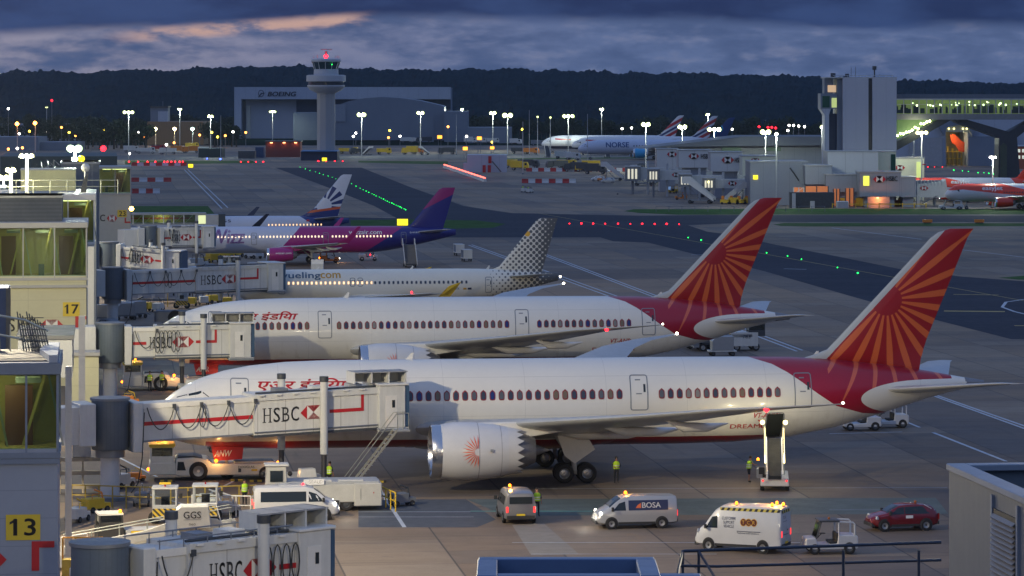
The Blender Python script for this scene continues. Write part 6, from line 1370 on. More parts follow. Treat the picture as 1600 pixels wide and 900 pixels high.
for i, x in enumerate((202, 216, 231, 243, 257, 262, 268, 274, 281, 286)):
    p = G(x, 259.5); b = MB(); b.ball((p.x, p.y - .8, 1.6), .3, L_RED, 8); b.build('warning_lamp', None, 'small red lamp on the farthest row of barriers', 'lamp', 'red lamps on the far barriers')
# ------------------------------------------------------------------ floodlight masts
def mast(px, yh, Y, label, heads=2, m=L_COOL, power=6000, pole=.22, hs=1., zb=0., group='floodlight masts', lamp_=True, colr=(.9, 1, .8), fy=-1):
    z = zz(yh, Y); r = empty('floodlight_mast', AT(px, Y, zb), 0, label, 'floodlight mast', group); h = z - zb
    b = MB(); b.cyl((0, 0, 0), (0, 0, h), pole, LGREY, pole * .55, 8); b.box(-pole * 1.6, -pole * 1.6, 0, pole * 1.6, pole * 1.6, .4, MGREY); b.box(-.9 * hs * heads * .6, -.1, h - .15, .9 * hs * heads * .6, .1, h + .05, MGREY); b.build('pole', r)
    for i in range(heads):
        x = (i - (heads - 1) / 2) * 1.15 * hs; b = MB(); b.box(x - .5 * hs, -.3 * hs, h - .1, x + .5 * hs, .3 * hs, h + .35 * hs, MGREY); b.ball((x, fy * .45 * hs, h + .1 * hs), .48 * hs, m, 12); b.build('lamp_head', r)
    if lamp_: lamp('lamp', (0, fy * 1.6 * hs, h - .2), power, colr, r, .5)
    return r
MS = [(201, 176, 1330, 'twin-headed floodlight mast in front of the long pale shed', 3, 1.1), (281, 171, 1600, 'floodlight mast rising behind the lookout tower', 2, .8), (329, 182, 1400, 'floodlight mast just past the tan building', 2, .9),
      (426, 175, 1900, 'floodlight mast against the pale hangar doors', 3, 1.0), (565, 180, 1420, 'bright floodlight mast next to the control tower shaft', 2, 1.5), (657, 177, 1500, 'bright floodlight mast in front of the arched hangar', 2, 1.3),
      (722, 171, 1900, 'small floodlight mast past the corner of the maintenance hangar', 2, .7), (770, 177, 1560, 'floodlight mast beside the brightest far one', 2, 1.2), (793, 181, 1420, 'brightest of the far floodlight masts', 2, 1.7),
      (888, 182, 1480, 'floodlight mast over the nose of the farthest airliner', 3, 1.3), (940, 171, 1750, 'floodlight mast above the roof of the striped-fin airliners', 2, .9), (1009, 195, 1150, 'floodlight mast in front of the striped fins', 2, 1.2),
      (1066, 199, 1130, 'floodlight mast between the two striped fins', 2, 1.2), (1116, 203, 1080, 'floodlight mast ahead of the blue fin', 3, 1.1), (1196, 207, 960, 'floodlight mast next to the tall grey lift tower', 2, 1.2), (1106, 179, 1800, 'small floodlight mast above the blue fin', 2, .8)]
for px, yh, Y, lab, n, hs in MS: mast(px, yh, Y, lab, n, L_COOL, 9000, hs=hs * 1.25)
mast(1213, 210, 776, 'slim floodlight mast in front of the grey gate room', 1, L_COOL, 5000, hs=.8); mast(1284, 199, 880, 'slim mast touching the corner of the lift tower', 1, L_COOL, 1500, hs=1.)
mast(1440, 208, 820, 'floodlight mast in front of the footbridge stairs', 3, L_WARM, 4200, hs=.95); mast(1428, 206, 900, 'second mast half hidden by the one at the footbridge stairs', 2, L_WARM, 900, hs=.7)
mast(1551, 246, 772, 'mast with low lamps in front of the docked orange-nosed airliner', 3, mat('white_floodlight', (1, .97, .9), emit=18), 4500, hs=.5)
mast(73, 168, 1650, 'thin mast with tiny twin lamps over the pale shed', 2, L_COOL, 300, hs=.6, lamp_=False)
for px, yh, lab in ((27, 194, 'orange street lamp at the far end of the pale shed'), (55, 193, 'orange street lamp near the middle of the pale shed')): mast(px, yh, 1500, lab, 1, mat('sodium_lamp', (1, .30, .03), emit=22), 900, hs=1.7, group='orange street lamps', colr=(1, .4, .1))
for px, yh, lab in ((243, 202, 'wall-high lamp at the near end of the tan building'), (273, 202, 'wall-high lamp at the middle of the tan building')): mast(px, yh, 1700, lab, 1, mat('warm_street_lamp', (1, .78, .35), emit=22), 1800, hs=1.7, group='lamps in front of the tan building', colr=(1, .7, .3))
mast(301, 202, 1690, 'blue-green lamp by the corner of the tan building', 1, mat('green_white_lamp', (.5, 1, .8), emit=20), 1500, hs=1.7)
for px, y0, Y, lab in ((827, 172, 1450, 'thin unlit pole next to the short bright masts'), (918, 178, 1250, 'thin unlit pole in front of the turquoise-engined airliner'), (817, 190, 1100, 'unlit pole beside the white hut'), (713, 178, 1450, 'tall thin pole before the hangar annex'), (345, 180, 1380, 'thin pole by the far mast past the tan building')):
    b = MB(); b.cyl((0, 0, 0), (0, 0, zz(y0, Y)), .16, LGREY, .09, 6); b.box(-.3, -.3, 0, .3, .3, .5, MGREY); b.build('pole', None, lab, 'pole', loc=AT(px, Y))
for px, yh, lab in ((840, 183, 'short single-lamp mast left of a taller unlit pole'.replace('left of', 'beside')), (860, 184, 'short single-lamp mast nearest the farthest airliner')): mast(px, yh, 1440, lab, 1, L_COOL, 600, hs=.9, group='single-lamp masts', lamp_=False)
# small lamps of the far road and stands: (px, py, colour)
DOTS = [(96, 199, 'O'), (118, 212, 'O'), (141, 209, 'Y'), (150, 214, 'O'), (190, 214, 'Y'), (224, 214, 'O'), (312, 211, 'O'), (340, 214, 'Y'), (352, 212, 'O'), (46, 205, 'Y'), (30, 209, 'W'), (66, 212, 'O'), (73, 207, 'W'), (108, 207, 'Y'), (126, 206, 'W'), (162, 203, 'Y'), (172, 206, 'W'), (184, 208, 'W'), (217, 207, 'W'), (331, 207, 'Y'), (364, 206, 'W'), (384, 207, 'O'), (161, 232, 'R'), (440, 226, 'Y'), (260, 226, 'W'), (272, 223, 'O'), (552, 213, 'W'), (556, 208, 'W'), (609, 204, 'Y'), (625, 213, 'W'), (607, 215, 'O'), (700, 198, 'O'), (729, 213, 'W'), (769, 222, 'Y'), (816, 202, 'Y'),
        (972, 201, 'W'), (987, 200, 'W'), (1144, 202, 'W'), (1186, 198, 'R'), (1200, 199, 'R'), (1206, 199, 'R'), (1212, 200, 'R'), (1233, 196, 'W'), (1240, 196, 'W'), (1231, 204, 'W'), (1248, 197, 'W'), (81, 157, 'R'), (13, 233, 'O'), (35, 231, 'O'), (27, 232, 'W'), (13, 170, 'W'), (202, 243, 'W'), (1257, 198, 'W'), (1070, 199, 'R')]
DM = {'W': (mat('small_white_lamp', (1, .95, .85), emit=12), 'white'), 'Y': (mat('small_yellow_lamp', (1, .75, .05), emit=8), 'yellow'), 'O': (mat('small_orange_lamp', (1, .3, .05), emit=8), 'orange'), 'R': (L_RED, 'red')}
for x, y, c_ in DOTS:
    Y = 1650. if y < 226 else 1450.; p = P(x, y, Y); m, nm = DM[c_]
    b = MB(); b.cyl((0, 0, 0), (0, 0, max(.5, p.z)), .12, MGREY, n=5); b.ball((0, 0, max(.6, p.z)), .55, m, 8); b.build('road_lamp', None, f'small {nm} lamp on a thin post across the field', 'lamp', f'small {nm} lamps across the field', loc=(p.x, p.y, 0))
# lit taxi signs
for x, y, w_, m, lab in ((298, 259, 8, L_YSGN, 'lit yellow taxi sign past the farthest barriers'), (507, 249, 8, L_YSGN, 'lit yellow taxi sign below the control tower'), (629, 348, 18, L_YSGN, 'lit yellow taxi sign behind the magenta jet'), (932, 255, 7, L_YSGN, 'lit yellow taxi sign on the grass by the far pier'),
                     (1495, 205, 0, L_ORS, ''), (687, 214, 8, L_ORS, 'lit orange stand sign in front of the arched hangar'), (749, 216, 8, L_ORS, 'lit orange stand sign beside the long shed'), (727, 232, 8, L_ORS, 'lit orange number sign above the white hut'), (769, 231, 7, L_ORS, 'lit orange arrow sign above the white hut')):
    if not w_: continue
    Y = G(x, 250).y if y < 245 else G(x, y + 4).y; p = P(x, y, Y); k = Y / F * w_ / 2; h = k * .75
    b = MB(); b.box(-k, -.15, p.z - h, k, .15, p.z + h, DGREY); bb = MB(); bb.box(-k * .92, -.2, p.z - h * .85, k * .92, -.15, p.z + h * .85, m); b.cyl((-k * .5, 0, 0), (-k * .5, 0, p.z), .08, MGREY); b.cyl((k * .5, 0, 0), (k * .5, 0, p.z), .08, MGREY)
    r = empty('lit_sign', (p.x, p.y, 0), 0, lab, 'sign', 'lit signs on the field'); b.build('frame', r); bb.build('lit_panel', r)
b = MB(); p = G(1157, 353)
for k_, (x, y) in enumerate(((1449, 349), (1530, 349))):
    q = G(x, y); b = MB(); b.box(-1.0, -.15, .2, 1.0, .15, .8, ORA); b.box(-.8, -.1, 0, .8, .1, .2, DGREY); b.build('taxi_board', None, ('unlit orange taxi board on the grass below the docked airliner', 'unlit orange taxi board on the grass, nearer the picture edge')[k_], 'sign', loc=q)
# ------------------------------------------------------------------ lamps set into the ground
_jr = random.Random(9)
def field_lamp(pts, m, nm, r0_, grp):
    for p in pts:
        q = G(p[0] + _jr.uniform(-.8, .8), p[1]); r_ = r0_ * _jr.uniform(.7, 1.25); b = MB(); b.cyl((0, 0, 0), (0, 0, .12), r_ * 1.2, DGREY, r_, 8); b.ball((0, 0, .16 + r_ * .5), r_, m, 6, .9); b.build('ground_lamp', None, f'small {nm} lamp set into the {grp}', 'lamp', f'{nm} lamps in the {grp}', loc=q)
def along(a, b, n, pw=1.): return [(a[0] + (b[0] - a[0]) * (i / (n - 1)) ** pw, a[1] + (b[1] - a[1]) * (i / (n - 1)) ** pw) for i in range(n)]
field_lamp(along((469, 262), (550, 288), 13, .9) + along((556, 292), (634, 329), 22, .8), L_GRN, 'green', .10, 'curving taxiway')
field_lamp(along((889, 351), (1061, 352), 10), L_RED, 'red', .17, 'taxiway stop line'); field_lamp(along((376, 254), (412, 254), 4) + along((498, 253), (535, 253), 4), L_RED, 'red', .30, 'far stop line')
field_lamp([(1075, 373), (1096, 377), (1198, 397), (1230, 402), (1252, 407), (1308, 420), (1341, 429), (1450, 455)], L_GRN, 'green', .11, 'diagonal taxiway')
field_lamp([(1449, 262), (1461, 262), (1473, 262)], L_RED, 'red', .2, 'apron beyond the far pier'); field_lamp([(1490, 267), (1504, 268), (1513, 269), (1529, 271), (1537, 271), (1545, 272), (1552, 273)], L_GRN, 'green', .17, 'apron beyond the far pier')
field_lamp([(323, 249), (344, 250)], mat('blue_lamp', (.05, .1, 1), emit=8), 'blue', .35, 'far grass edge')
# ------------------------------------------------------------------ trees
CROWN = mat('dark_tree_foliage', (.022, .045, .018), .95, var=.5, sc=.8); BARK = mat('bark', (.05, .04, .03), .9)
def tree(seed):
    rnd = random.Random(seed); r = empty('broadleaf_tree', (0, 0, 0)); b = MB(); b.tube([(0, 0, 0), (.1, 0, 2), (-.1, .1, 4.5), (0, 0, 6.5)], [.4, .3, .22, .1], BARK, 7)
    for k in range(5): t = k * 1.3; b.tube([(0, 0, 2.6 + .5 * k), (1.6 * math.cos(t), 1.6 * math.sin(t), 4.4 + .5 * k)], [.15, .05], BARK, 5)
    b.build('trunk', r); c_ = MB(); lobes = [(rnd.uniform(-2.6, 2.6), rnd.uniform(-2.2, 2.2), rnd.uniform(3.6, 8.2), rnd.uniform(1.2, 2.2)) for _ in range(13)]
    for x, y, z, R_ in lobes:
        for _ in range(60):
            u, v = rnd.uniform(-1, 1), rnd.uniform(0, 6.283); q = math.sqrt(1 - u * u); rr = R_ * rnd.uniform(.55, 1.1); c0_ = Vector((x + rr * q * math.cos(v), y + rr * q * math.sin(v), z + rr * u)); a = Vector((rnd.uniform(-1, 1), rnd.uniform(-1, 1), rnd.uniform(-1, 1))).normalized() * rnd.uniform(.25, .5); e = a.cross(Vector((rnd.uniform(-1, 1), rnd.uniform(-1, 1), rnd.uniform(-1, 1)))).normalized() * rnd.uniform(.25, .45)
            c_.quad(c0_ - a, c0_ - e, c0_ + a, c0_ + e, CROWN)
    c_.build('crown', r); return r
rnd = random.Random(3); protos = [tree(i) for i in range(4)]; tl = []
for x0, x1, Y0, n in ((-20, 230, 1820, 22), (60, 235, 1640, 14), (325, 372, 1700, 8), (730, 860, 2000, 14), (860, 1290, 1900, 46), (120, 200, 1600, 5), (340, 470, 2280, 8), (700, 900, 2150, 18), (-20, 370, 2150, 34), (1400, 1700, 2200, 20)):
    for i in range(n): tl.append((x0 + (x1 - x0) * (i + rnd.uniform(.1, .9)) / n, Y0 + rnd.uniform(-25, 25)))
for i, (x, Y) in enumerate(tl):
    z0 = 0 if Y < 2300 else 0; lab = 'dark tree in the belt between the far buildings and the wooded hill'
    if i < 4: o = protos[i]; o.location = AT(x, Y, z0); o.scale = (1.2,) * 3; tag(o, lab, 'tree', 'trees of the far belt')
    else: o = copy_tree(protos[i % 4], None, AT(x, Y, z0), rnd.uniform(0, 6), sc=rnd.uniform(.8, 1.5))
# ------------------------------------------------------------------ the far pier with its lift tower and footbridge
PG = mat('pier_grey_panels', (.25, .28, .33), .5, var=.06, sc=.1, paint=lambda nt, x, y, z, b: mixc(nt, ((x / 3.1).fr()).lt(.02) * .6, (.27, .30, .36), (.12, .13, .16)))
PW = mat('pier_pale_panels', (.42, .44, .46), .5, var=.06, sc=.1, paint=lambda nt, x, y, z, b: mixc(nt, ((x / 4.2).fr()).lt(.02) * .6, (.58, .60, .62), (.2, .21, .22)))
PC = mat('pier_cream_panels', (.70, .71, .55), .5, var=.06, sc=.1)
ROOFP = mat('pier_roof', (.15, .17, .20), .7, var=.1, sc=.05)
def block(x0, y0, x1, y1, Y, depth, m, label, cat='building', name='gate_room', base=None, logo=None, word=None, group='far gate rooms', extra=None):
    """a block whose near face fills x0..x1, y0..y1; base: screen y of its foot (None: down to the ground)"""
    k = Y / F; r = empty(name, AT(x0, Y), 0, label, cat, group); w_ = (x1 - x0) * k
    b = MB(); b.box(0, 0, 0 if base is None else zz(y1, Y), w_, depth, zz(y0, Y) - .25, m); b.build('wall', r); b = MB(); b.box(-.15, -.15, zz(y0, Y) - .25, w_ + .15, depth, zz(y0, Y), FASC); b.build('roof', r)
    if base is not None: b = MB(); b.box(w_ * .15, 1, 0, w_ * .85, depth, zz(y1, Y), PG); b.build('undercroft', r)
    o = []
    if logo: o += bank_mark(BSIGN, WSIGN, (logo[0] - x0) * k, zz(logo[1], Y), logo[2] * k)
    if word: o += text2d('HSBC', KSIGN, (word[0] - x0) * k, zz(word[2], Y), (word[1] - word[0]) * k, 7.5 * k, bold=.06)
    if o: flat(o, lambda u, v: (u, -.2, v)).build('sign_emblem', r)
    if extra: extra(r, k, x0, Y)
    return r
rp = lambda x0, y0, x1, y1, m, nm='window': (lambda r, k, X0, Y: MB().box((x0 - X0) * k, -.18, zz(y1, Y), (x1 - X0) * k, -.04, zz(y0, Y), m).build(nm, r))
L_GW = mat('lit_green_window', (.62, .72, .25), emit=.45); L_OR = mat('orange_lit_wall', (1, .38, .12), emit=.5)
# the long spine
Y = 985.; r = empty('pier_spine', AT(1010, Y), 0, 'long low pier building with a shallow roof behind the bank-emblem gate rooms', 'building'); k = Y / F
b = MB(); b.box(40 * k, 0, 0, 330 * k, 30, zz(226, Y), PG); b.build('wall', r); b = MB(); b.prism([(-12 * k, zz(232, Y)), (150 * k, zz(213, Y)), (330 * k, zz(213, Y)), (330 * k, zz(226, Y)), (40 * k, zz(229, Y))], -4, 34, ROOFP); b.build('roof', r)
for a, c_ in ((118, 148), (186, 210)): b = MB(); b.box(a * k, -.3, zz(236, Y), c_ * k, -.05, zz(230, Y), mat('dim_green_window', (.08, .13, .10), emit=.25)); b.build('window', r)
block(1026, 232, 1060, 265, 905, 10, PW, 'pale gate room with a bank emblem, farthest along the pier', base=1, logo=(1050, 241, 8))
block(1060, 234, 1112, 262, 880, 10, PW, 'pale gate room with emblem and lettering, second along the pier', base=1, logo=(1084, 244, 8.5), word=(1095, 1110, 248))
block(1110, 237, 1160, 268, 850, 11, PW, 'pale gate room with emblem, third along the pier', base=1, logo=(1137, 250, 10), word=(1148, 1160, 254))
block(1160, 243, 1215, 275, 835, 11, PC, 'cream-lit gate room with half-hidden emblem behind the big grey block', base=1, logo=(1180, 251, 8))
block(1172, 252, 1262, 322, 795, 16, PG, 'big plain grey block with a small yellow sign, above the pier ramp', extra=lambda r, k, x0, Y: (MB().box((1177 - x0) * k, -.2, zz(280, Y), (1184 - x0) * k, -.05, zz(274, Y), L_YSGN).build('lit_sign', r), MB().tube([((1234 - x0) * k, -.6, zz(262, Y)), ((1240 - x0) * k, -.6, zz(270, Y)), ((1248 - x0) * k, -.6, zz(282, Y))], .18, DGREY).build('bracket', r)))
block(1258, 258, 1300, 288, 790, 14, PG, 'grey link block with orange-lit openings below', base=1)
block(1293, 236, 1372, 272, 800, 12, PW, 'pale block under the lift tower with railings on its roof')
block(1372, 236, 1400, 268, 805, 12, PC, 'narrow cream block with a green window strip', extra=rp(1392, 241, 1399, 268, mat('dark_green_glass', (.02, .08, .05), .2, var=0)))
block(1343, 268, 1408, 307, 782, 9, PG, 'blue-grey gate room with the full bank emblem and lettering', base=1, logo=(1374, 280, 10), word=(1385, 1402, 283), extra=rp(1349, 275, 1358, 290, mat('lit_yellow_window', (.9, .95, .1), emit=.8)))
block(1408, 276, 1431, 308, 782, 8, PG, 'plain blue-grey box on columns beside the emblem gate room', base=1)
block(1398, 246, 1444, 282, 830, 10, PC, 'cream block with a tall green window, next to the docked airliner', extra=lambda r, k, x0, Y: (rp(1432, 253, 1439, 281, L_GW)(r, k, x0, Y), rp(1440, 256, 1446, 257.6, REDP, 'stripe')(r, k, x0, Y), flat(bank_mark(BSIGN, WSIGN, 8 * k, zz(262, Y), 8 * k), lambda u, v: (u, -.25, v)).build('sign_emblem', r)))
block(1290, 272, 1345, 300, 788, 9, PG, 'set-back grey wall between the plain block and the emblem gate room', base=1)
# under-crofts lit orange
for i, (x0, x1, y0, y1, lab) in enumerate(((1240, 1256, 293, 303, 'white-braced opening lit in cream under the grey link block'), (1258, 1294, 291, 305, 'orange-lit opening with dark posts beneath the link block'), (1302, 1312, 295, 322, 'narrow orange-lit doorway at the pier foot'), (1321, 1334, 294, 322, 'taller orange-lit doorway at the pier foot'))):
    Y = 785.; k = Y / F; r = empty('lit_opening', AT(x0, Y), 0, lab, 'doorway', 'orange-lit openings under the pier'); b = MB(); w_ = (x1 - x0) * k; b.box(0, 0, zz(y1, Y), w_, .4, zz(y0, Y), mat('orange_lit_room', (.55, .17, .06), emit=.35)); b.build('opening', r)
    b = MB()
    for q in range(3): b.box(w_ * q / 2 - .12, -.1, zz(y1, Y), w_ * q / 2 + .12, 0, zz(y0, Y), WGREY if i == 0 else DGREY)
    if i == 0: b.prism([(0, zz(y1, Y)), (.25, zz(y1, Y)), (w_, zz(y0, Y)), (w_ - .25, zz(y0, Y))], -.08, 0, WGREY)
    b.build('frame', r)
r = empty('service_wall', AT(1356, 779), 0, 'pinkish wall under the emblem gate room washed by an orange lamp', 'wall'); k = 779 / F
b = MB(); b.box(0, 0, 0, 34 * k, .5, zz(307.5, 779), mat('pinkish_render', (.36, .28, .28), .7)); b.build('wall', r); MB().box(14 * k, -.5, zz(309.5, 779), 17 * k, -.1, zz(308.6, 779), mat('orange_wall_lamp', (1, .4, .15), emit=6)).build('wall_lamp', r); lamp('lamp', (15.5 * k, -1.3, zz(311, 779)), 300, (1, .35, .08), r, .2)
for x in (1434, 1412, 1424): post(x, 784, 0, zz(306, 784), .7, LGREY, {1434: 'pale round-footed column under the bridge to the docked orange-nosed airliner', 1412: 'grey column under the plain blue-grey box', 1424: 'second grey column under the plain blue-grey box, nearer the airliner'}[x])
# cabs of the parked far bridges
for i, (x0, y0, x1, y1, lab) in enumerate(((977, 261, 1001, 283, 'parked bridge end with bright slatted windows, farthest along the pier'), (1012, 265, 1031, 284, 'parked bridge end with slatted windows, second along the pier'), (1061, 273, 1081, 292, 'parked bridge end with slatted windows behind the white ramp'), (1098, 279, 1118, 297, 'parked bridge end with slatted windows and a bright lamp, nearest'))):
    Y = (880, 860, 830, 815)[i]; k = Y / F; w_ = (x1 - x0) * k; r = empty('parked_bridge', AT(x0, Y), 0, lab, 'boarding bridge', 'parked bridges along the far pier'); z0, z1 = zz(y1, Y), zz(y0, Y)
    b = MB(); b.box(0, 0, z0, w_, 4, z1, MGREY); b.box(-.1, -.15, z1, w_ + .1, 4, z1 + .25, LGREY); b.box(w_, 1.5, z0 + .4, w_ + 8, 4, z1 - .2, WGREY); b.build('cab', r)
    for q in range(3): b = MB(); x = w_ * (.16 + .24 * q); b.box(x, -.12, z0 + .6, x + w_ * .13, 0, z1 - .5, mat('lit_cream_window', (.85, .8, .6), emit=.55)); b.build('window', r)
    b = MB(); b.cyl((w_ + 2, 2.5, 0), (w_ + 2, 2.5, z1 + 1.5), .3, LGREY, n=8); b.cyl((w_ * .5, 2, 0), (w_ * .5, 2, z0), .3, MGREY, n=8); b.build('column', r)
    flat(bank_mark(BSIGN, WSIGN, w_ + 4.2, (z0 + z1) / 2 + .2, 1.1), lambda u, v: (u, 1.45, v)).build('sign_emblem', r)
    if i == 3: MB().ball((w_ * .45, -.4, z1 - .8), .28, L_WARM, 8).build('work_lamp', r)
    if i == 0: MB().cyl((-2, 0, 0), (-2, 0, .3), .2, DGREY).build('stop', r)
# stairs and ramps parked by them
SG = 'white stairs parked along the far pier'
for x, y, rz, ri, lab in ((957, 282, 170, 4.4, 'white stairs parked farthest along the pier, sloping down to the bare apron'), (1005, 290, 168, 4.6, 'white stairs parked between two slatted bridge ends'), (1092, 318, 165, 5.0, 'largest white stairs, parked nearest the grass strip'), (1108, 308, 165, 4.4, 'dark-sided stairs right behind the largest white ones'), (1150, 318, 10, 4.0, 'short steep white stairs facing the other way')):
    copy_tree(s0, None, G(x, y), R(rz), lab, SG, sc=ri / 3.3)
for i, (x, y, lab) in enumerate(((1064, 312, 'orange tractor beside the largest white stairs'), (1050, 302, 'yellow tractor under the slatted bridge ends'), (940, 283, 'orange tractor by the barrier row'))):
    tractor(G(x, y), R(180 + i * 30), lab, ORA if i != 1 else YEL, group='far baggage tractors')
for i, (x, lab) in enumerate(((1133, 'yellow gas-bottle trolley nearest the short steep stairs'), (1146, 'yellow trolley in the lit corner'), (1158, 'tall yellow trolley in the lit corner'), (1170, 'yellow trolley below the three bright lamps'))):
    b = MB(); b.box(-1.2, -.6, .3, 1.2, .6, 1.1 + .5 * (i % 2), YEL); b.box(-.9, -.5, 1.1, -.2, .5, 2.0, ORA); b.cyl((-.8, -.65, .28), (-.8, .65, .28), .28, BLACK); b.cyl((.8, -.65, .28), (.8, .65, .28), .28, BLACK); b.build('yellow_trolley', None, lab, 'trolley', 'yellow trolleys in the lit corner', loc=G(x, 319))
for i, x in enumerate((1173, 1180, 1190)): mast(x, 303, 806, ('low bright lamp at the edge of the big grey block, outer', 'low bright lamp at the edge of the big grey block, middle', 'low bright lamp at the edge of the big grey block, inner')[i], 1, mat('white_floodlight', (1, .97, .9), emit=18), 500, hs=.75, pole=.1, colr=(1, .75, .4), group='three low lamps by the grey block')
# yellow rail fence in front of the pier
r = empty('guard_rail', G(1300, 325), 0, 'long yellow guard rail along the foot of the pier', 'guard rail'); b = MB(); b.box(0, -.05, .8, 22, .05, 1.0, YEL); b.build('rail', r)
for q in range(9): b = MB(); b.box(q * 2.7, -.1, 0, q * 2.7 + .2, .1, 1.15, YEL); b.build('post', r)
for i, x in enumerate((1304, 1318, 1330, 1344, 1398, 1410)): b = MB(); b.box(-1.0, -.7, 0, 1.0, .7, 1.4 + .5 * (i % 2), YEL if i % 2 else ORA); b.box(-.8, -.5, 1.4, .3, .5, 2.2, MGREY); b.build('ground_power_unit', None, f"{'yellow' if i % 2 else 'orange'} power unit at the pier foot, {ORD[i]} from the big grey block", 'power unit', 'power units at the pier foot', loc=G(x, 322))
r = empty('container', G(1255, 325), 0, 'dark steel container with two pale boxes leaning on it', 'container'); b = MB(); b.box(-3, 0, 0, 7.2, 3, 3.6, DGREY); b.build('body', r); b = MB(); b.box(-2.6, -.8, 0, -1.8, -.05, 3.4, WGREY); b.box(1.6, -.6, 0, 2.6, -.05, 1.6, WGREY); b.build('box', r); b = MB(); b.rbox(7.6, -.5, 0, 10.5, 1.2, 1.6, LGREY, .3); b.build('tank', r)
# railings on the small mound
r = empty('low_fence', G(1025, 331), 0, 'low wire fence along the grass strip', 'fence')
for q in range(14): b = MB(); b.cyl((q * 2.9, 0, 0), (q * 2.9, 0, 1.3), .06, MGREY, n=5); b.build('post', r)
b = MB(); b.cyl((0, 0, 1.25), (37.7, 0, 1.25), .04, MGREY, n=5); b.cyl((0, 0, .6), (37.7, 0, .6), .03, MGREY, n=5); b.build('wire', r)
# ---- lift tower
Y = 850.; k = Y / F; r = empty('lift_tower', AT(1290, Y), 0, 'tall pale lift tower with a dark vertical slot, rising over the pier', 'tower')
TPAN = mat('tower_pale_panels', (.40, .43, .52), .45, var=.05, sc=.1, paint=lambda nt, x, y, z, b: mixc(nt, ((x / 2.55).fr()).lt(.02) * .5, (.40, .43, .52), (.2, .22, .28)))
b = MB(); b.box(27 * k, 0, 0, 67 * k, 14, zz(122, Y), TPAN); b.box(73 * k, 0, 0, 111 * k, 14, zz(122, Y), TPAN); b.build('wall', r)
b = MB(); b.box(67 * k, .6, 0, 73 * k, 13, zz(123, Y), mat('black_slot', (.012, .015, .025), .4)); b.build('glazed_slot', r)
b = MB(); b.box(19 * k, 2, 0, 27 * k, 13, zz(123, Y), HANG2); b.box(5 * k, 3, 0, 19 * k, 12, zz(178, Y), DNAVY); b.build('rear_wall', r)
b = MB(); b.box(0, .5, zz(122, Y) - 0, 112 * k, 14.2, zz(120.5, Y), LGREY); b.build('roof', r)
b = MB(); b.box(-7 * k, 1, zz(170, Y), 18 * k, 9, zz(146, Y), HANG2); b.box(-4.5 * k, .9, zz(168, Y), 7 * k, 1.0, zz(150, Y), mat('dark_green_glass', (.02, .08, .05), .2, var=0)); b.box(10 * k, .9, zz(168, Y), 18 * k, 1.0, zz(153, Y), L_GW); b.box(-1 * k, 1, 0, 6 * k, 8, zz(170, Y), HANG); b.prism([(-7 * k, zz(170, Y)), (9 * k, zz(170, Y)), (6 * k, zz(180, Y)), (-1 * k, zz(180, Y))], 1.2, 8, HANG); b.build('lookout_room', r)
b = MB(); b.box(0, 3, zz(146, Y), 12 * k, 9, zz(122, Y), HANG2); b.box(5 * k, 2.9, zz(144, Y), 18 * k, 3.0, zz(133, Y), mat('warm_lit_glass', (.9, .6, .35), emit=.4)); b.build('upper_room', r)
b = MB()
for q in range(0, 100, 10): b.cyl(((15 + q) * k, 1, zz(121, Y)), ((15 + q) * k, 1, zz(117.5, Y)), .08, LGREY, n=5)
b.cyl((12 * k, 1, zz(117.8, Y)), (106 * k, 1, zz(117.8, Y)), .07, LGREY, n=5); b.build('railing', r)
for x, y, w_ in ((79, 103, 2.2), (14, 114, 2.6), (36, 115, 2.2)): b = MB(); b.cyl((x * k, 4, zz(121, Y)), (x * k, 4, zz(y + 2, Y)), .2, DGREY, n=6); b.cyl((x * k, 4, zz(y + 6, Y)), (x * k, 4, zz(y, Y)), w_ * k * 1.5, DGREY, n=8); b.build('antenna', r)
for x, y in ((43, 105), (50, 104), (88, 116)): b = MB(); b.cyl((x * k, 5, zz(121, Y)), (x * k, 5, zz(y, Y)), .08, MGREY, n=5); b.build('antenna', r)
# ---- enclosed footbridge over the taxiway
Y = 868.; k = Y / F; r = empty('footbridge', AT(1400, Y), 0, 'long enclosed footbridge with lit windows on a dark forked pillar', 'footbridge'); W_ = 300
b = MB(); b.box(0, 0, zz(154, Y), W_ * k, 10, zz(147, Y), mat('footbridge_roof', (.11, .14, .19), .6)); b.box(0, -.1, zz(187, Y), W_ * k, 10, zz(178, Y), MGREY); b.box(0, -.3, zz(156, Y), W_ * k, 0, zz(154, Y), LGREY); b.build('deck', r)
b = MB(); b.box(0, 6.5, zz(178, Y), W_ * k, 6.7, zz(156, Y), mat('lit_interior', (.50, .52, .22), emit=.24)); rr = random.Random(5)
for q in range(46): x = rr.uniform(0, 200) * k; b.box(x, 4, zz(177, Y), x + rr.uniform(.3, 1.2), 4.2, zz(rr.uniform(163, 172), Y), DGREY)
b.build('interior', r)
for q in range(24): x = rr.uniform(2, 200) * k; b = MB(); b.ball((x, 3, zz(rr.uniform(159, 166), Y)), rr.uniform(.12, .28), mat('ceiling_spot', (1, .98, .7), emit=6), 6); b.build('ceiling_lamp', r)
b = MB()
for q in range(0, 30): b.box(q * 12 * k - .1, -.12, zz(178, Y), q * 12 * k + .1, .1, zz(156, Y), LGREY)
b.box(0, -.1, zz(163.5, Y), W_ * k, 0, zz(162.8, Y), LGREY); w_ = b.build('window', r); b = MB(); b.quad((0, 0, zz(178, Y)), (W_ * k, 0, zz(178, Y)), (W_ * k, 0, zz(156, Y)), (0, 0, zz(156, Y)), GGREEN); b.build('pane', w_)
DST = mat('dark_pillar_steel', (.035, .045, .065), .5, .3)
b = MB(); px_ = lambda x: (x - 1400) * k
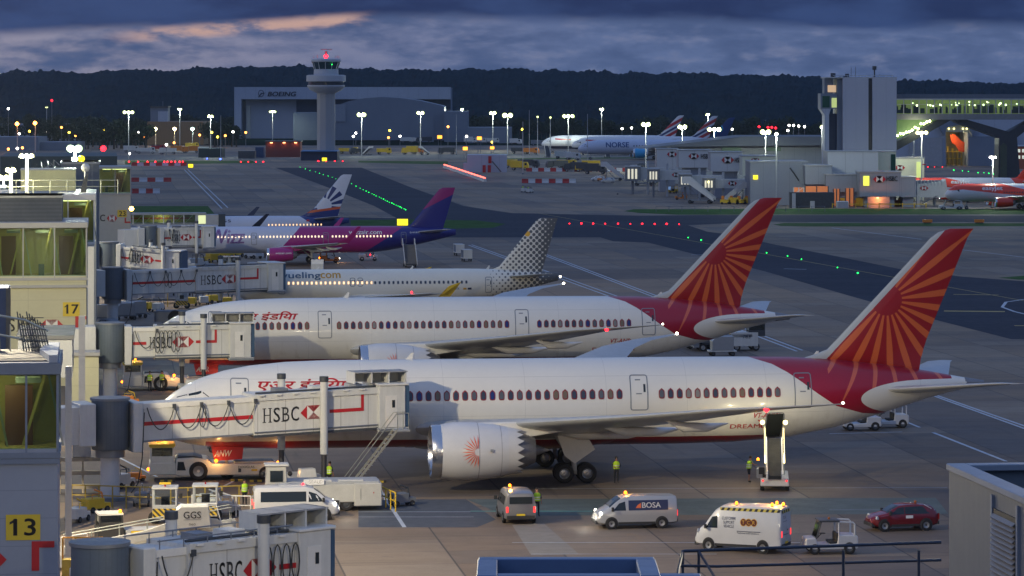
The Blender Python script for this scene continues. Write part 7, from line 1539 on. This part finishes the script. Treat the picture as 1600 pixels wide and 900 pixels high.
b.prism([(px_(1560), 0), (px_(1597), 0), (px_(1590), zz(215, Y)), (px_(1625), zz(187, Y)), (px_(1612), zz(187, Y)), (px_(1577), zz(206, Y)), (px_(1512), zz(187, Y)), (px_(1490), zz(187, Y)), (px_(1497), zz(192, Y)), (px_(1562), zz(216, Y))], 1, 9, DST); b.build('forked_pillar', r)
b = MB(); b.prism([(px_(1564), 0), (px_(1574), 0), (px_(1574), zz(228, Y)), (px_(1569), zz(223, Y)), (px_(1564), zz(228, Y))], .7, 1, mat('pillar_recess', (.05, .07, .055), .6)); b.build('pillar_recess', r)
# sloping escalator hall
b = MB(); b.prism([(0, zz(236, Y)), (0, zz(222, Y)), (px_(1468), zz(187, Y)), (px_(1488), zz(187, Y))], 1, 9, DST); b.build('escalator_ramp', r)
b = MB(); b.prism([(0, zz(220, Y)), (0, zz(187, Y)), (px_(1466), zz(187, Y))], 3, 3.3, mat('dim_green_lit_hall', (.06, .12, .05), emit=.4)); b.build('escalator_hall', r)
for q in range(13): x, y = 1404 + q * 4.6, 214 - q * 2.2 + rr.uniform(-3, 3); b = MB(); b.ball((px_(x), 2.4, zz(y, Y)), .32, mat('hall_spot', (1, .95, .5), emit=7), 6); b.build('hall_lamp', r)
lamp('lamp', (px_(1430), -2, zz(200, Y)), 900, (1, .95, .5), r, .5)
# ---- hangar behind, with an aircraft tail in the open door
Y = 1230.; k = Y / F; r = empty('hangar', AT(1400, Y), 0, 'wide curved-roof hangar with its lit door open on an orange tail', 'hangar')
b = MB(); b.prism([(-10 * k, 0), (-10 * k, zz(215, Y)), (20 * k, zz(204, Y)), (52 * k, zz(193, Y)), (80 * k, zz(184, Y)), (200 * k, zz(176, Y)), (260 * k, zz(185, Y)), (260 * k, 0), (112 * k, 0), (112 * k, zz(206, Y)), (78 * k, zz(206, Y)), (78 * k, 0)], 0, 50, HANG); b.build('wall', r)
b = MB(); b.prism([(62 * k, zz(192, Y)), (95 * k, zz(186, Y)), (125 * k, zz(201, Y)), (118 * k, zz(213, Y)), (112 * k, zz(199, Y)), (96 * k, zz(195, Y)), (78 * k, zz(199, Y)), (74 * k, zz(212, Y))], -3, -.1, HANG2); b.box(112 * k, -1.5, 0, 186 * k, -.2, zz(213, Y), HANG2); b.box(20 * k, -1.2, 0, 72 * k, -.2, zz(215, Y), mat('pale_door_leaf', (.36, .38, .42), .5)); b.build('door', r)
b = MB(); b.box(76 * k, 22, 0, 114 * k, 23, zz(196, Y), mat('lit_hangar_back', (.35, .30, .2), .7)); b.box(76 * k, 0, .05, 114 * k, 22, .1, mat('hangar_floor', (.4, .32, .2), .5)); b.build('interior', r); lamp('lamp', (94 * k, 10, zz(202, Y)), 1500, (1, .82, .5), r, .5); lamp('lamp', (84 * k, 6, zz(214, Y)), 900, (1, .8, .4), r, .5)
for q in (82, 90, 104, 110): MB().ball((q * k, -1, zz(201, Y)), .4, L_WARM, 6).build('door_lamp', r)
b = MB(); X0 = AT(1400, Y).x
b.prism([(90 * k, zz(211, Y)), (96 * k, zz(210, Y)), (108 * k, zz(221, Y)), (112 * k, zz(223, Y)), (112 * k, zz(238, Y)), (105 * k, zz(239, Y)), (98 * k, zz(227, Y)), (93 * k, zz(224, Y))], 9, 10.5, mat('orange_tail_paint', (.75, .09, .02), .4)); o = b.build('tail_fin', None, 'orange aircraft tail inside the lit hangar', 'aircraft tail', loc=(X0, Y, 0))
r = empty('work_platform', (X0, Y, 0), 0, 'yellowish scaffold platforms around the orange tail', 'platform'); b = MB()
for q in range(5):
    for w_ in (0, 3): b.cyl(((78 + q * 7) * k, 5 + w_, 0), ((78 + q * 7) * k, 5 + w_, zz(226 + 3 * q, Y)), .15, YEL, n=5)
for z in (2.5, 5): b.box(78 * k, 5, z, 106 * k, 8, z + .2, YEL)
b.build('scaffold', r)
# brick office past the pillar, cars in front of the hangar
Y = 1180.; k = Y / F; r = empty('brick_office', AT(1586, Y), 0, 'red brick office with two rows of lit windows past the forked pillar', 'building'); b = MB(); b.box(0, 0, 0, 60 * k, 14, zz(229, Y), mat('orange_brick', (.35, .10, .05), .8)); b.build('wall', r); b = MB(); b.box(-.3, -.3, zz(229, Y), 60 * k, 14.3, zz(227.5, Y), LGREY); b.build('roof', r)
for a in range(4):
    for c_ in (235, 245): b = MB(); b.box((3 + a * 8) * k, -.1, zz(c_ + 3, Y), (8 + a * 8) * k, 0, zz(c_ - 2, Y), mat('lit_office_window', (.8, .85, .7), emit=.5)); b.build('window', r)
carp = None
def far_car(p, rz, m, label, group='cars across the field'):
    r = empty('parked_car', p, rz, label, 'car', group); body_loft(CAR, m).build('body', r, smooth=38)
    g_ = MB()
    for s in (-1, 1): t_ = flat(poly2d(GLASSD, [(-1.6, 1.03), (.9, 1.02), (.4, 1.40), (-1.2, 1.46)]), on_side(CAR, .01, s)); g_.add(t_.v, t_.f, GLASSD)
    g_.build('side_window', r); wheelset(r, ((1.3, .8), (-1.3, .8), (1.3, -.8), (-1.3, -.8)), .34, .2); return r
for i, x in enumerate((1512, 1522, 1531)): far_car(G(x, 253.5), R(180), (SILV, DGREY, DRED)[i], ('silver car nearest the open hangar door', 'dark car in the middle of the three by the hangar', 'dark red car farthest from the open hangar door')[i])
# bridge to the docked airliner
Y = 792.; k = Y / F; r = empty('boarding_bridge', AT(1433, Y), R(8), 'white bridge with a ribbed roof reaching down to the orange-nosed airliner', 'boarding bridge', 'passenger boarding bridges')
b = MB(); b.prism([(0, zz(308, Y)), (0, zz(288, Y)), (42 * k, zz(284, Y)), (46 * k, zz(280, Y)), (50 * k, zz(308, Y)), (40 * k, zz(309, Y))], 0, 3, WGREY); b.build('tunnel', r); b = MB()
for q in range(8): b.box(q * 5.5 * k, -.1, zz(290, Y), q * 5.5 * k + .2, 3.1, zz(282, Y), LGREY)
b.build('roof_frame', r); b = MB(); b.prism([(0, zz(322, Y)), (2 * k, zz(322, Y)), (34 * k, zz(306, Y)), (30 * k, zz(306, Y))], -.1, .5, MGREY); b.cyl((30 * k, 1.5, 0), (30 * k, 1.5, zz(300, Y)), .35, MGREY, n=8); b.build('column', r); flat(bank_mark(BSIGN, WSIGN, 11 * k, zz(294, Y), 7 * k), lambda u, v: (u, -.1, v)).build('sign_emblem', r)
r = tractor(AT(1486, 765), math.pi, 'low white vehicle under the nose of the docked airliner', cab=True, group='far baggage tractors'); r.scale = (1.8, 1.2, 1.1)
# ------------------------------------------------------------------ roofs in front of the camera
SHEDM = mat('ribbed_grey_cladding', (.20, .215, .23), .5, .2, var=.06, sc=2, paint=lambda nt, x, y, z, b: mixc(nt, ((y / .085).fr()).lt(.3), (.225, .24, .255), (.165, .18, .20)))
CAPM = mat('pale_roof_flashing', (.36, .39, .44), .45, .2, var=.12, sc=1.5)
DARKR = mat('dark_roof_membrane', (.022, .018, .018), .9, var=.3, sc=1.5)
A0 = AT(1483, 60); zt = zz(724, 60)
r = empty('roof_enclosure', (A0.x, A0.y, 0), PSI, 'ribbed grey rooftop enclosure with a louvred panel and pale flashing', 'roof enclosure')
b = MB(); b.box(0, -7, 15.5, .12, 0, zt - .12, SHEDM); b.box(.12, -.12, 15.5, 6, 0, zt - .12, SHEDM); b.build('wall', r)
b = MB(); b.box(-.05, -7, zt - .12, .30, .02, zt, CAPM); b.box(.30, -.28, zt - .12, 6, .02, zt + .0, CAPM); b.build('flashing', r, bevel=.015)
b = MB(); b.box(.12, -7, zt - 1.0, 6, -.12, zt - .9, DARKR); b.build('roof', r)
b = MB(); b.box(-.03, -4.62, 15.5, 0, -3.02, zt - .42, mat('louvre_gap_shade', (.03, .03, .035), .5)); lo = b.build('louvre_panel', r)  # near-black backing: shade of the gaps between blades put into its colour
b = MB()
for k in range(44): z = zt - .5 - k * .09; b.add([(-.035, -4.52, z), (-.035, -3.12, z), (-.10, -3.12, z - .055), (-.10, -4.52, z - .055), (-.035, -4.52, z - .015), (-.035, -3.12, z - .015), (-.09, -3.12, z - .07), (-.09, -4.52, z - .07)], [(0, 1, 2, 3), (7, 6, 5, 4), (3, 2, 6, 7), (0, 3, 7, 4), (1, 5, 6, 2)], mat('louvre_blade', (.36, .33, .31), .5, .2))
b.build('louvre', lo)
for y in (-3.02, -4.62): MB().box(-.045, y - .05, 15.5, .0, y + .05, zt - .2, CAPM).build('trim', r)
# blue rimmed roof well
Yb = 75.; z0 = zz(870, Yb); XL, XR = AT(748, Yb).x, AT(1022, Yb).x
BLUER = mat('blue_painted_kerb', (.13, .20, .34), .45, .1, var=.1, sc=1.5)
r = empty('roof_well', (0, 0, 0), 0, 'blue-rimmed dark roof well at the bottom edge of the picture', 'roof')
b = MB(); b.box(XL, Yb - .35, z0 - .5, XR, Yb, z0, BLUER); b.box(XL - .02, Yb - 2.9, z0 - .5, XL + .42, Yb - .35, z0 - .002, BLUER); b.box(XR - .42, Yb - 2.9, z0 - .5, XR + .02, Yb - .35, z0 - .002, BLUER); b.box(XL + .42, Yb - 2.75, z0 - .5, XR + .9, Yb - 2.35, z0 - .03, BLUER); b.build('kerb', r, bevel=.02)
b = MB(); b.box(XL + .02, Yb - 2.88, z0 - 1.3, XR - .02, Yb - .02, z0 - .95, DARKR); b.box(XL + .01, Yb - 2.87, z0 - 3, XR - .01, Yb - .03, z0 - 1.3, SHEDM); b.build('roof', r)
# dark handrail
r = empty('roof_handrail', AT(1060, 88), 0, 'dark tubular handrail crossing in front of the parked vans', 'handrail'); RD = mat('dark_blue_rail', (.045, .06, .09), .5, .3, var=.1)
k = 88 / F; b = MB(); zu, zl = zz(858, 88), zz(886, 88)
b.tube([(8 * k, 0, zz(861, 88)), (415 * k, .6, zz(852, 88))], .045, RD); b.tube([(0, 0, zz(884, 88)), (60 * k, 0, zz(885, 88)), (415 * k, .6, zz(880, 88))], .04, RD); b.build('rail', r)
for x in (7, 32, 258, 376): b = MB(); b.cyl((x * k, .05, zz(900, 88) - 1.5), (x * k, .05, zz(860, 88)), .04, RD, n=8); b.build('post', r)
b = MB(); b.tube([(7 * k, 0, zz(861, 88)), (-2 * k, -.6, zz(884, 88)), (-6 * k, -1, zz(905, 88))], .04, RD); b.build('brace', r); b = MB(); b.tube([(32 * k, 0, zz(862, 88)), (60 * k, -.8, zz(905, 88))], .035, RD); b.build('brace', r)
b = MB(); b.box(-2 * k, -2, zz(905, 88) - 1.7, 430 * k, 2, zz(905, 88) - 1.5, DARKR); b.build('roof_deck', None, 'dark roof deck carrying the handrail, just under the picture', 'roof', loc=AT(1060, 88))
# ------------------------------------------------------------------ rails, blocks and clutter on the stand
def rail(pts, label, hgt=1.1, m=YEL, name='guard_rail', cat='guard rail', n=5, group='yellow guard rails'):
    r = empty(name, pts[0], 0, label, cat, group); o = pts[0]
    for h in (hgt, hgt * .55):
        b = MB(); b.tube([Vector(p) - o + Vector((0, 0, h)) for p in pts], .045, m, 6); b.build('rail', r)
    for a, c_ in zip(pts, pts[1:]):
        for k in range(n + 1): q = a + (c_ - a) * k / n - o; b = MB(); b.cyl(q, q + Vector((0, 0, hgt)), .05, m, n=6); b.build('post', r)
    return r
YR = mat('worn_yellow_rail', (.42, .30, .05), .6, var=.2)
rail([G(112, 792), G(240, 796)], 'yellow guard rail running past the foot of the nearest rotunda column', 1.4, YR, n=6)
rail([G(240, 796), G(400, 790)], 'yellow guard rail behind the two loader cabs', 1.3, YR, n=6)
rail([G(588, 786), G(618, 800)], 'short yellow guard rail behind the long white loader', 1.2, YEL, n=4)
r = rail([AT(98, 172, 0), AT(160, 172, 0), AT(170, 166, 0)], 'orange and yellow platform rails beside gate room 13', 3.6, mat('orange_rail', (.55, .26, .03), .6), n=3)
b = MB(); b.box(0, -.3, 0, 2.2, .3, 2.5, mat('worn_yellow_rail', (.42, .30, .05))); b.build('platform', r)
rail([AT(110, 168), AT(145, 168)], 'white platform rail beside gate room 13', 2.6, WHITE, n=2, group='white rails')
b = MB(); b.prism([(0, 0), (.6, 0), (.8, 1.8), (.1, 1.9)], 0, .4, WGREY); b.build('tilted_panel', None, 'pale tilted panel beside the white platform rail', 'panel', loc=AT(128, 170, 1.0))
KB = mat('yellow_black_block', (.6, .42, .03), .6, var=.1, paint=lambda nt, x, y, z, b: mixc(nt, (x / .55).fr().gt(.55), (.55, .40, .04), (.03, .03, .03)))
for i, (x, y) in enumerate(((262, 753), (372, 752), (402, 753), (455, 753), (592, 754))):
    b = MB(); b.rbox(-.5, -.12, 0, .5, .12, .14, KB, .04); b.build('wheel_stop', None, ('black and yellow wheel stop under the tug', 'black and yellow wheel stop behind the tug, first of two', 'black and yellow wheel stop behind the tug, second of two', 'black and yellow wheel stop beside the bogie', 'black and yellow wheel stop beyond the bridge stairs')[i], 'wheel stop', 'black and yellow wheel stops', loc=G(x, y), rz=PSI)
def machine(p, rz, label, cols, s=1., group='small stand machines', name='ground_unit', cat='ground unit'):
    r = empty(name, p, rz, label, cat, group); b = MB(); b.rbox(-1.2 * s, -.6 * s, .35 * s, .5 * s, .6 * s, 1.2 * s, cols[0], .08); b.box(.5 * s, -.5 * s, .35 * s, 1.2 * s, .5 * s, .75 * s, cols[0]); b.build('body', r)
    b = MB(); b.cyl((.8 * s, 0, .75 * s), (.6 * s, 0, 1.6 * s), .07 * s, cols[1]); b.cyl((.6 * s, 0, 1.6 * s), (-.2 * s, 0, 1.9 * s), .07 * s, cols[1]); b.tube([(-.9 * s, -.62 * s, 1.2 * s), (-.9 * s, -.62 * s, 1.6 * s), (.2 * s, -.62 * s, 1.6 * s), (.2 * s, -.62 * s, 1.2 * s)], .04 * s, cols[1]); b.build('boom', r)
    wheelset(r, ((-.8 * s, -.6 * s), (-.8 * s, .6 * s), (.8 * s, -.5 * s), (.8 * s, .5 * s)), .26 * s, .16 * s, DGREY); return r
machine(G(213, 752), .4, 'yellow and orange hydrant unit at the end of the hanging hose, ahead of the tug', (ORA, YEL), .5); machine(G(190, 762), 1., 'low white trolley beside the yellow hydrant unit', (WGREY, DGREY), .8)
machine(AT(203, 285), .3, 'orange hydrant unit with coiled hose under the short bridge', (ORA, YEL), .6); machine(G(628, 790), .5, 'small trolley with rubber wheels at the end of the short yellow rail', (MGREY, DGREY), .7)
t = empty('slatted_rack', G(128, 770), PSI, 'pale slatted rack standing behind the square grey column', 'rack'); b = MB()
for k in range(3): b.box(-1.5, -.3, .3 + k * .9, 1.9, .3, .55 + k * .9, mat('pale_timber', (.45, .38, .28), .8))
for x in (-1.5, 0, 1.8): b.box(x, -.25, 0, x + .12, .25, 2.4, mat('pale_timber', (.45, .38, .28), .8))
b.build('frame', t); b = MB(); b.box(-.6, -.2, 2.4, .6, .3, 3.6, LGREY); b.build('case', t)
machine(G(345, 706), 0., 'dark trolley beneath the belly, beyond the tug', (DGREY, MGREY), .8)
# rows of equipment under the bridges further back
rw = ['first', 'second', 'third', 'fourth', 'fifth', 'sixth', 'seventh', 'eighth', 'ninth', 'tenth', 'eleventh', 'twelfth']
ALU = mat('bright_container_shell', (.58, .59, .60), .4, .1)
def uld(p, rz, label, group): 
    r = empty('cargo_container', p, rz, label, 'cargo container', group); b = MB(); b.prism([(-.8, .5), (.8, .5), (1.0, .9), (1.0, 2.1), (-.8, 2.1)], -.75, .75, ALU); b.build('shell', r, bevel=.03); b = MB(); b.box(-.6, -.78, .7, .6, -.75, 1.9, mat('container_curtain', (.33, .36, .42), .6)); b.build('curtain', r)
    b = MB(); b.box(-1.0, -.8, .3, 1.0, .8, .45, MGREY); b.build('dolly', r); return r
u0 = uld(G(208, 474), PSI, 'silver cargo container, first of the row behind the striped bridge', 'silver cargo containers in a row')
for i in range(1, 6): copy_tree(u0, None, G(208 + i * 21, 474 - i * .3), PSI, f'silver cargo container, {rw[i]} of the row behind the striped bridge, counted from the column')
q = square_cab(G(284, 482), R(5), 'loader with a square cab at the end of the cargo container row', 'far loaders')
rnd = random.Random(11)
for i, (x, y, c_) in enumerate(((176, 478, 0), (196, 484, 1), (222, 486, 0), (248, 487, 1), (300, 478, 0), (318, 476, 1), (336, 474, 0), (356, 478, 0), (376, 476, 1), (165, 462, 1))):
    machine(G(x, y), rnd.uniform(0, 3), f"{('yellow', 'grey')[c_]} ground unit, {rw[i]} in the cluttered strip under the striped bridge", ((YEL, DGREY), (WGREY, DGREY))[c_], .9, 'ground units under the striped bridge')
rail([G(262, 480), G(262, 466)], 'yellow post pair beside the square-cab loader', 1.6, YEL, n=1)
for i, (x, y) in enumerate(((158, 503), (195, 500), (212, 497))): cart(G(x, y), PSI + .3 * i, ('dark low dolly by the striped bridge column', 'low dolly between the two rotunda columns', 'low dolly farther from the rotunda column')[i], 'low dollies between the columns', m=MGREY, covered=False)
b = MB(); b.rbox(-2.2, -1., .4, 2.2, 1., 1.7, MGREY, .3); r = b.build('body', None); r.name = 'jet_start_unit'; r.location = G(272, 508); tag(r, 'grey towed unit with a round dark opening ahead of the farther sun-ray nose', 'ground unit'); MB().lathe([(0, .1), (.02, .8), (.1, .85)], BLACK, 'y', (.2, -1.03, .9), 20).build('air_inlet', r)
far_car(G(222, 556), PSI, WGREY, 'pale car under the short bridge', 'cars on the stands'); belt(G(235, 553), R(-8), 'yellow and grey belt loader under the short bridge', 2.2, 7, DGREY, ramp_m=YEL)
far_car(G(168, 520), PSI + 2, MGREY, 'grey car beside the short bridge column', 'cars on the stands')
for i, (x, y, c_) in enumerate(((352, 404, 0), (368, 402, 0), (310, 418, 1), (395, 404, 1), (330, 410, 0))):
    machine(G(x, y), rnd.uniform(0, 3), f"{('yellow', 'grey')[c_]} ground unit, {rw[i]} beneath the nose of the magenta jet", ((YEL, YEL), (WGREY, DGREY))[c_], 1.2, 'ground units under the magenta jet')
rail([G(292, 416), G(330, 414)], 'yellow guard rail under the nose of the magenta jet', 1.2, YEL, n=4)
square_cab(G(365, 424), R(5), 'loader cab seen over the striped bridge, nearer the lift column', 'far loaders'); square_cab(G(352, 424), R(5), 'loader cab seen over the striped bridge, second of two', 'far loaders')
b = MB(); b.box(-.9, -.2, 1.6, .9, .2, 2.2, WHITE); b.box(-.9, -.8, 0, .9, .8, 1.6, WGREY); r = b.build('sign_trolley', None, 'white box trolley showing above the lettering of the dotted-tail jet', 'trolley', loc=G(496, 429))
cart(G(1128, 556), PSI, 'silver container dolly beneath the farther airliner tail', 'low dollies', covered=False)
# far apron trucks and trailers, each built with its own body
def lorry(p, rz, label, m, L=7., h=3.2, group='far lorries', cabm=None, s=1.):
    r = empty('lorry', p, rz, label, 'lorry', group); b = MB(); b.box(-L / 2, -1.2, .9, L / 2 - 2.1, 1.2, h, m); b.build('body', r); b = MB(); b.prism([(L / 2 - 2, .6), (L / 2, .6), (L / 2, 1.6), (L / 2 - .4, 2.6), (L / 2 - 2, 2.6)], -1.15, 1.15, cabm or m); c_ = b.build('cab', r); b = MB(); b.box(L / 2 - 1.2, -1.18, 1.6, L / 2 - .5, -1.15, 2.3, GLASSD); b.build('cab_window', c_)
    wheelset(r, ((-L / 2 + 1, -1), (-L / 2 + 1, 1), (L / 2 - 1, -1), (L / 2 - 1, 1)), .5, .3); r.scale = (s,) * 3; return r
FT = [(205, 238, WGREY, 'white'), (228, 240, WGREY, 'white'), (248, 236, REDP, 'red'), (262, 241, WGREY, 'white'), (279, 239, ORA, 'orange'), (299, 239, ORA, 'orange'), (300, 232, YEL, 'yellow'), (328, 240, DGREY, 'dark'), (322, 243, WGREY, 'white'),
      (545, 240, YEL, 'yellow'), (558, 241, DGREY, 'dark'), (600, 241, YEL, 'yellow'), (640, 241, YEL, 'yellow'), (652, 240, ORA, 'orange'), (698, 241, DGREY, 'dark'), (637, 223, WHITE, 'white'), (650, 223, WHITE, 'white'), (662, 223, DGREY, 'dark'), (735, 224, WHITE, 'white'), (752, 224, WHITE, 'white'), (770, 224, WHITE, 'white'), (806, 226, WHITE, 'white'), (840, 228, MGREY, 'grey'),
      (800, 262, YEL, 'yellow'), (812, 266, YEL, 'yellow'), (826, 263, DGREY, 'dark'), (870, 264, DGREY, 'dark'), (886, 262, YEL, 'yellow'), (900, 268, DGREY, 'dark'), (918, 268, YEL, 'yellow'), (930, 272, DGREY, 'dark'), (814, 240, DGREY, 'dark'), (830, 241, ORA, 'orange'), (880, 248, WGREY, 'white'), (895, 250, WGREY, 'white')]
PL = lambda x, y: ('on the far side road' if y < 246 and x < 400 else 'past the control tower' if y < 246 and x < 720 else 'by the long shed' if y < 232 else 'under the farthest airliners' if y < 252 else 'between the barriers and the far pier')
cnt = {}
for i, (x, y, m, cn) in enumerate(FT):
    k = (cn, PL(x, y)); cnt[k] = cnt.get(k, 0) + 1
    lorry(G(x, y), rnd.choice((0, math.pi)) + rnd.uniform(-.3, .3), f'small {cn} lorry, {rw[cnt[k] - 1]} of its colour {k[1]}', m, rnd.uniform(5, 8), rnd.uniform(2.2, 3.4), cabm=m, s=1.1)
for i, (x, y, rz) in enumerate(((575, 242, -40), (663, 242, 200), (470, 260, 0))[:2]): copy_tree(s0, None, G(x, y), R(rz), ('white stairs parked past the control tower, facing it', 'white stairs parked past the control tower, facing the white hut')[i], 'stairs past the control tower', sc=.9)
for i, (x, y) in enumerate(((817, 300), (825, 301))): person(G(x, y), R(-90 + 40 * i), ('small figure with a trolley on the empty far apron', 'second small figure on the empty far apron, nearer the pier')[i], 'front'); machine(G(x + 3, y + .5), 1., ('tiny trolley beside the two far figures', 'tiny pale trolley just past the two far figures')[i], (WGREY, DGREY), .9, 'trolleys by the far figures')
for i, x in enumerate((855, 948)): stairs(G(x, 246), R(97), ('stairs at the door of the farthest striped-fin airliner', 'stairs at the door of the turquoise-engined airliner')[i], 'stairs at the far airliners', 4.6)
for i, (x, y) in enumerate(((934, 283), (1000, 262), (950, 286))): far_car(G(x, y), R(180), (WHITE, DGREY, SILV)[i], ('white car by the long barrier wall', 'dark car under the farthest parked bridge end', 'silver car in front of the farthest white stairs')[i], 'cars by the far pier')
for i, (x, y, cc, lab) in enumerate(((330, 800, (WHITE, LGREY), 'white wrapped unit between the loader cabs and the minibus'), (352, 806, (LOADW, WGREY), 'low white trolley just ahead of the minibus tail'), (150, 800, (YEL, ORA), 'yellow unit between the square grey column and the rotunda column'), (122, 815, (WGREY, YEL), 'pale unit behind the orange platform rails'), (222, 790, (MGREY, WGREY), 'grey trolley in front of the long yellow rail'))):
    machine(G(x, y), .4 * i, lab, cc, .75, 'small machines around the nearest bridge')
rail([G(300, 806), G(392, 808)], 'white tubular rail in front of the minibus', 1.3, WHITE, n=4, group='white rails')
# distant field rail
rail([G(200, 244), G(230, 245)], 'thin far guard rail beside the side road', 1., MGREY, n=6, group='far rails')
# ------------------------------------------------------------------ working floodlights of the stands
L_W2 = mat('white_hot_floodlight', (1, .95, .42), emit=2.4)
mast(-165, zz(0, 1) and 255, 178, 'tall stand floodlight mast just outside the picture behind gate room 13', 3, L_W2, 58000, hs=1., colr=(1, .84, .55), group='stand floodlights', fy=1)
mast(-130, 225, 258, 'stand floodlight mast outside the picture, ahead of gate room 17', 3, L_W2, 26000, hs=1., colr=(1, .86, .52), group='stand floodlights', fy=1)
mast(-150, 210, 100, 'stand floodlight mast outside the picture, nearest the camera', 3, L_W2, 9000, hs=1., colr=(1, .86, .60), group='stand floodlights', fy=1)
mast(1790, 380, 96, 'stand floodlight mast outside the picture, on the side of the red car', 3, L_W2, 18000, hs=1., colr=(1, .84, .56), group='stand floodlights', fy=1)
mast(-70, 140, 430, 'stand floodlight mast outside the picture, beyond the pale yellow box', 3, L_W2, 45000, hs=1., colr=(1, .88, .60), group='stand floodlights', fy=1)
mast(42, 244, 352, 'rooftop lamp post with three bright heads in front of the pale yellow box', 3, L_W2, 7000, hs=.48, zb=14, colr=(1, .93, .55), group='rooftop lamp posts', pole=.28)
mast(17, 266, 346, 'rooftop lamp post with two bright heads at the picture edge', 2, L_W2, 4500, hs=.5, zb=14, colr=(1, .93, .55), group='rooftop lamp posts', pole=.28)
mast(117, 233, 406, 'brightest rooftop floodlight cluster on top of the tall grey block', 2, mat('greenish_floodlight', (.75, 1., .55), emit=2.6), 16000, hs=.9, zb=zz(253, 400), colr=(.85, 1, .75), group='rooftop lamp posts', pole=.2)
mast(6, 278, 440, 'small double lamp at the picture edge below the two-headed post', 2, L_W2, 1500, hs=.7, zb=14, group='rooftop lamp posts')
for x, y, Y, m, lab in ((162, 232, 470, L_RED, 'red warning lamp on the dark teal block'), (206, 326, 560, mat('amber_wall_lamp', (1, .6, .1), emit=10), 'amber lamp at the corner of gate room 23'), (128, 248, 402, L_YSGN, 'small yellow lamp on top of the tall grey block')):
    p = P(x, y, Y); b = MB(); b.ball((0, 0, .45), .42, m, 8); b.cyl((0, 0, 0), (0, 0, .3), .1, DGREY); b.build('warning_lamp', None, lab, 'lamp', loc=(p.x, p.y - .5, p.z - .45))
t = empty('ventilation_plant', AT(88, 395, zz(262, 395) - 3), PSI, 'tangle of dark frames and ducts beside the bright rooftop floodlight', 'roof plant'); b = MB()
for k in range(9): a = rnd.uniform(-1.6, 1.8); b.tube([(a, rnd.uniform(0, 2), 0), (a + rnd.uniform(-.6, .9), 1, rnd.uniform(2, 4)), (a + rnd.uniform(.3, 1.2), 1, rnd.uniform(1.5, 3.4))], .09, MGREY, 5)
b.build('duct', t)
# ------------------------------------------------------------------ dusk haze
hz = bpy.data.materials.new('haze'); hz.use_nodes = True; nt = hz.node_tree; nt.nodes.clear()
pv = nt.nodes.new('ShaderNodeVolumePrincipled'); pv.inputs['Color'].default_value = (.70, .82, 1, 1); pv.inputs['Density'].default_value = 3.2e-5; pv.inputs['Anisotropy'].default_value = .3
ou = nt.nodes.new('ShaderNodeOutputMaterial'); nt.links.new(pv.outputs[0], ou.inputs['Volume'])
b = MB(); b.box(-4100, -450, -1, 4100, 4290, 110, hz); b.build('haze', kind='stuff')
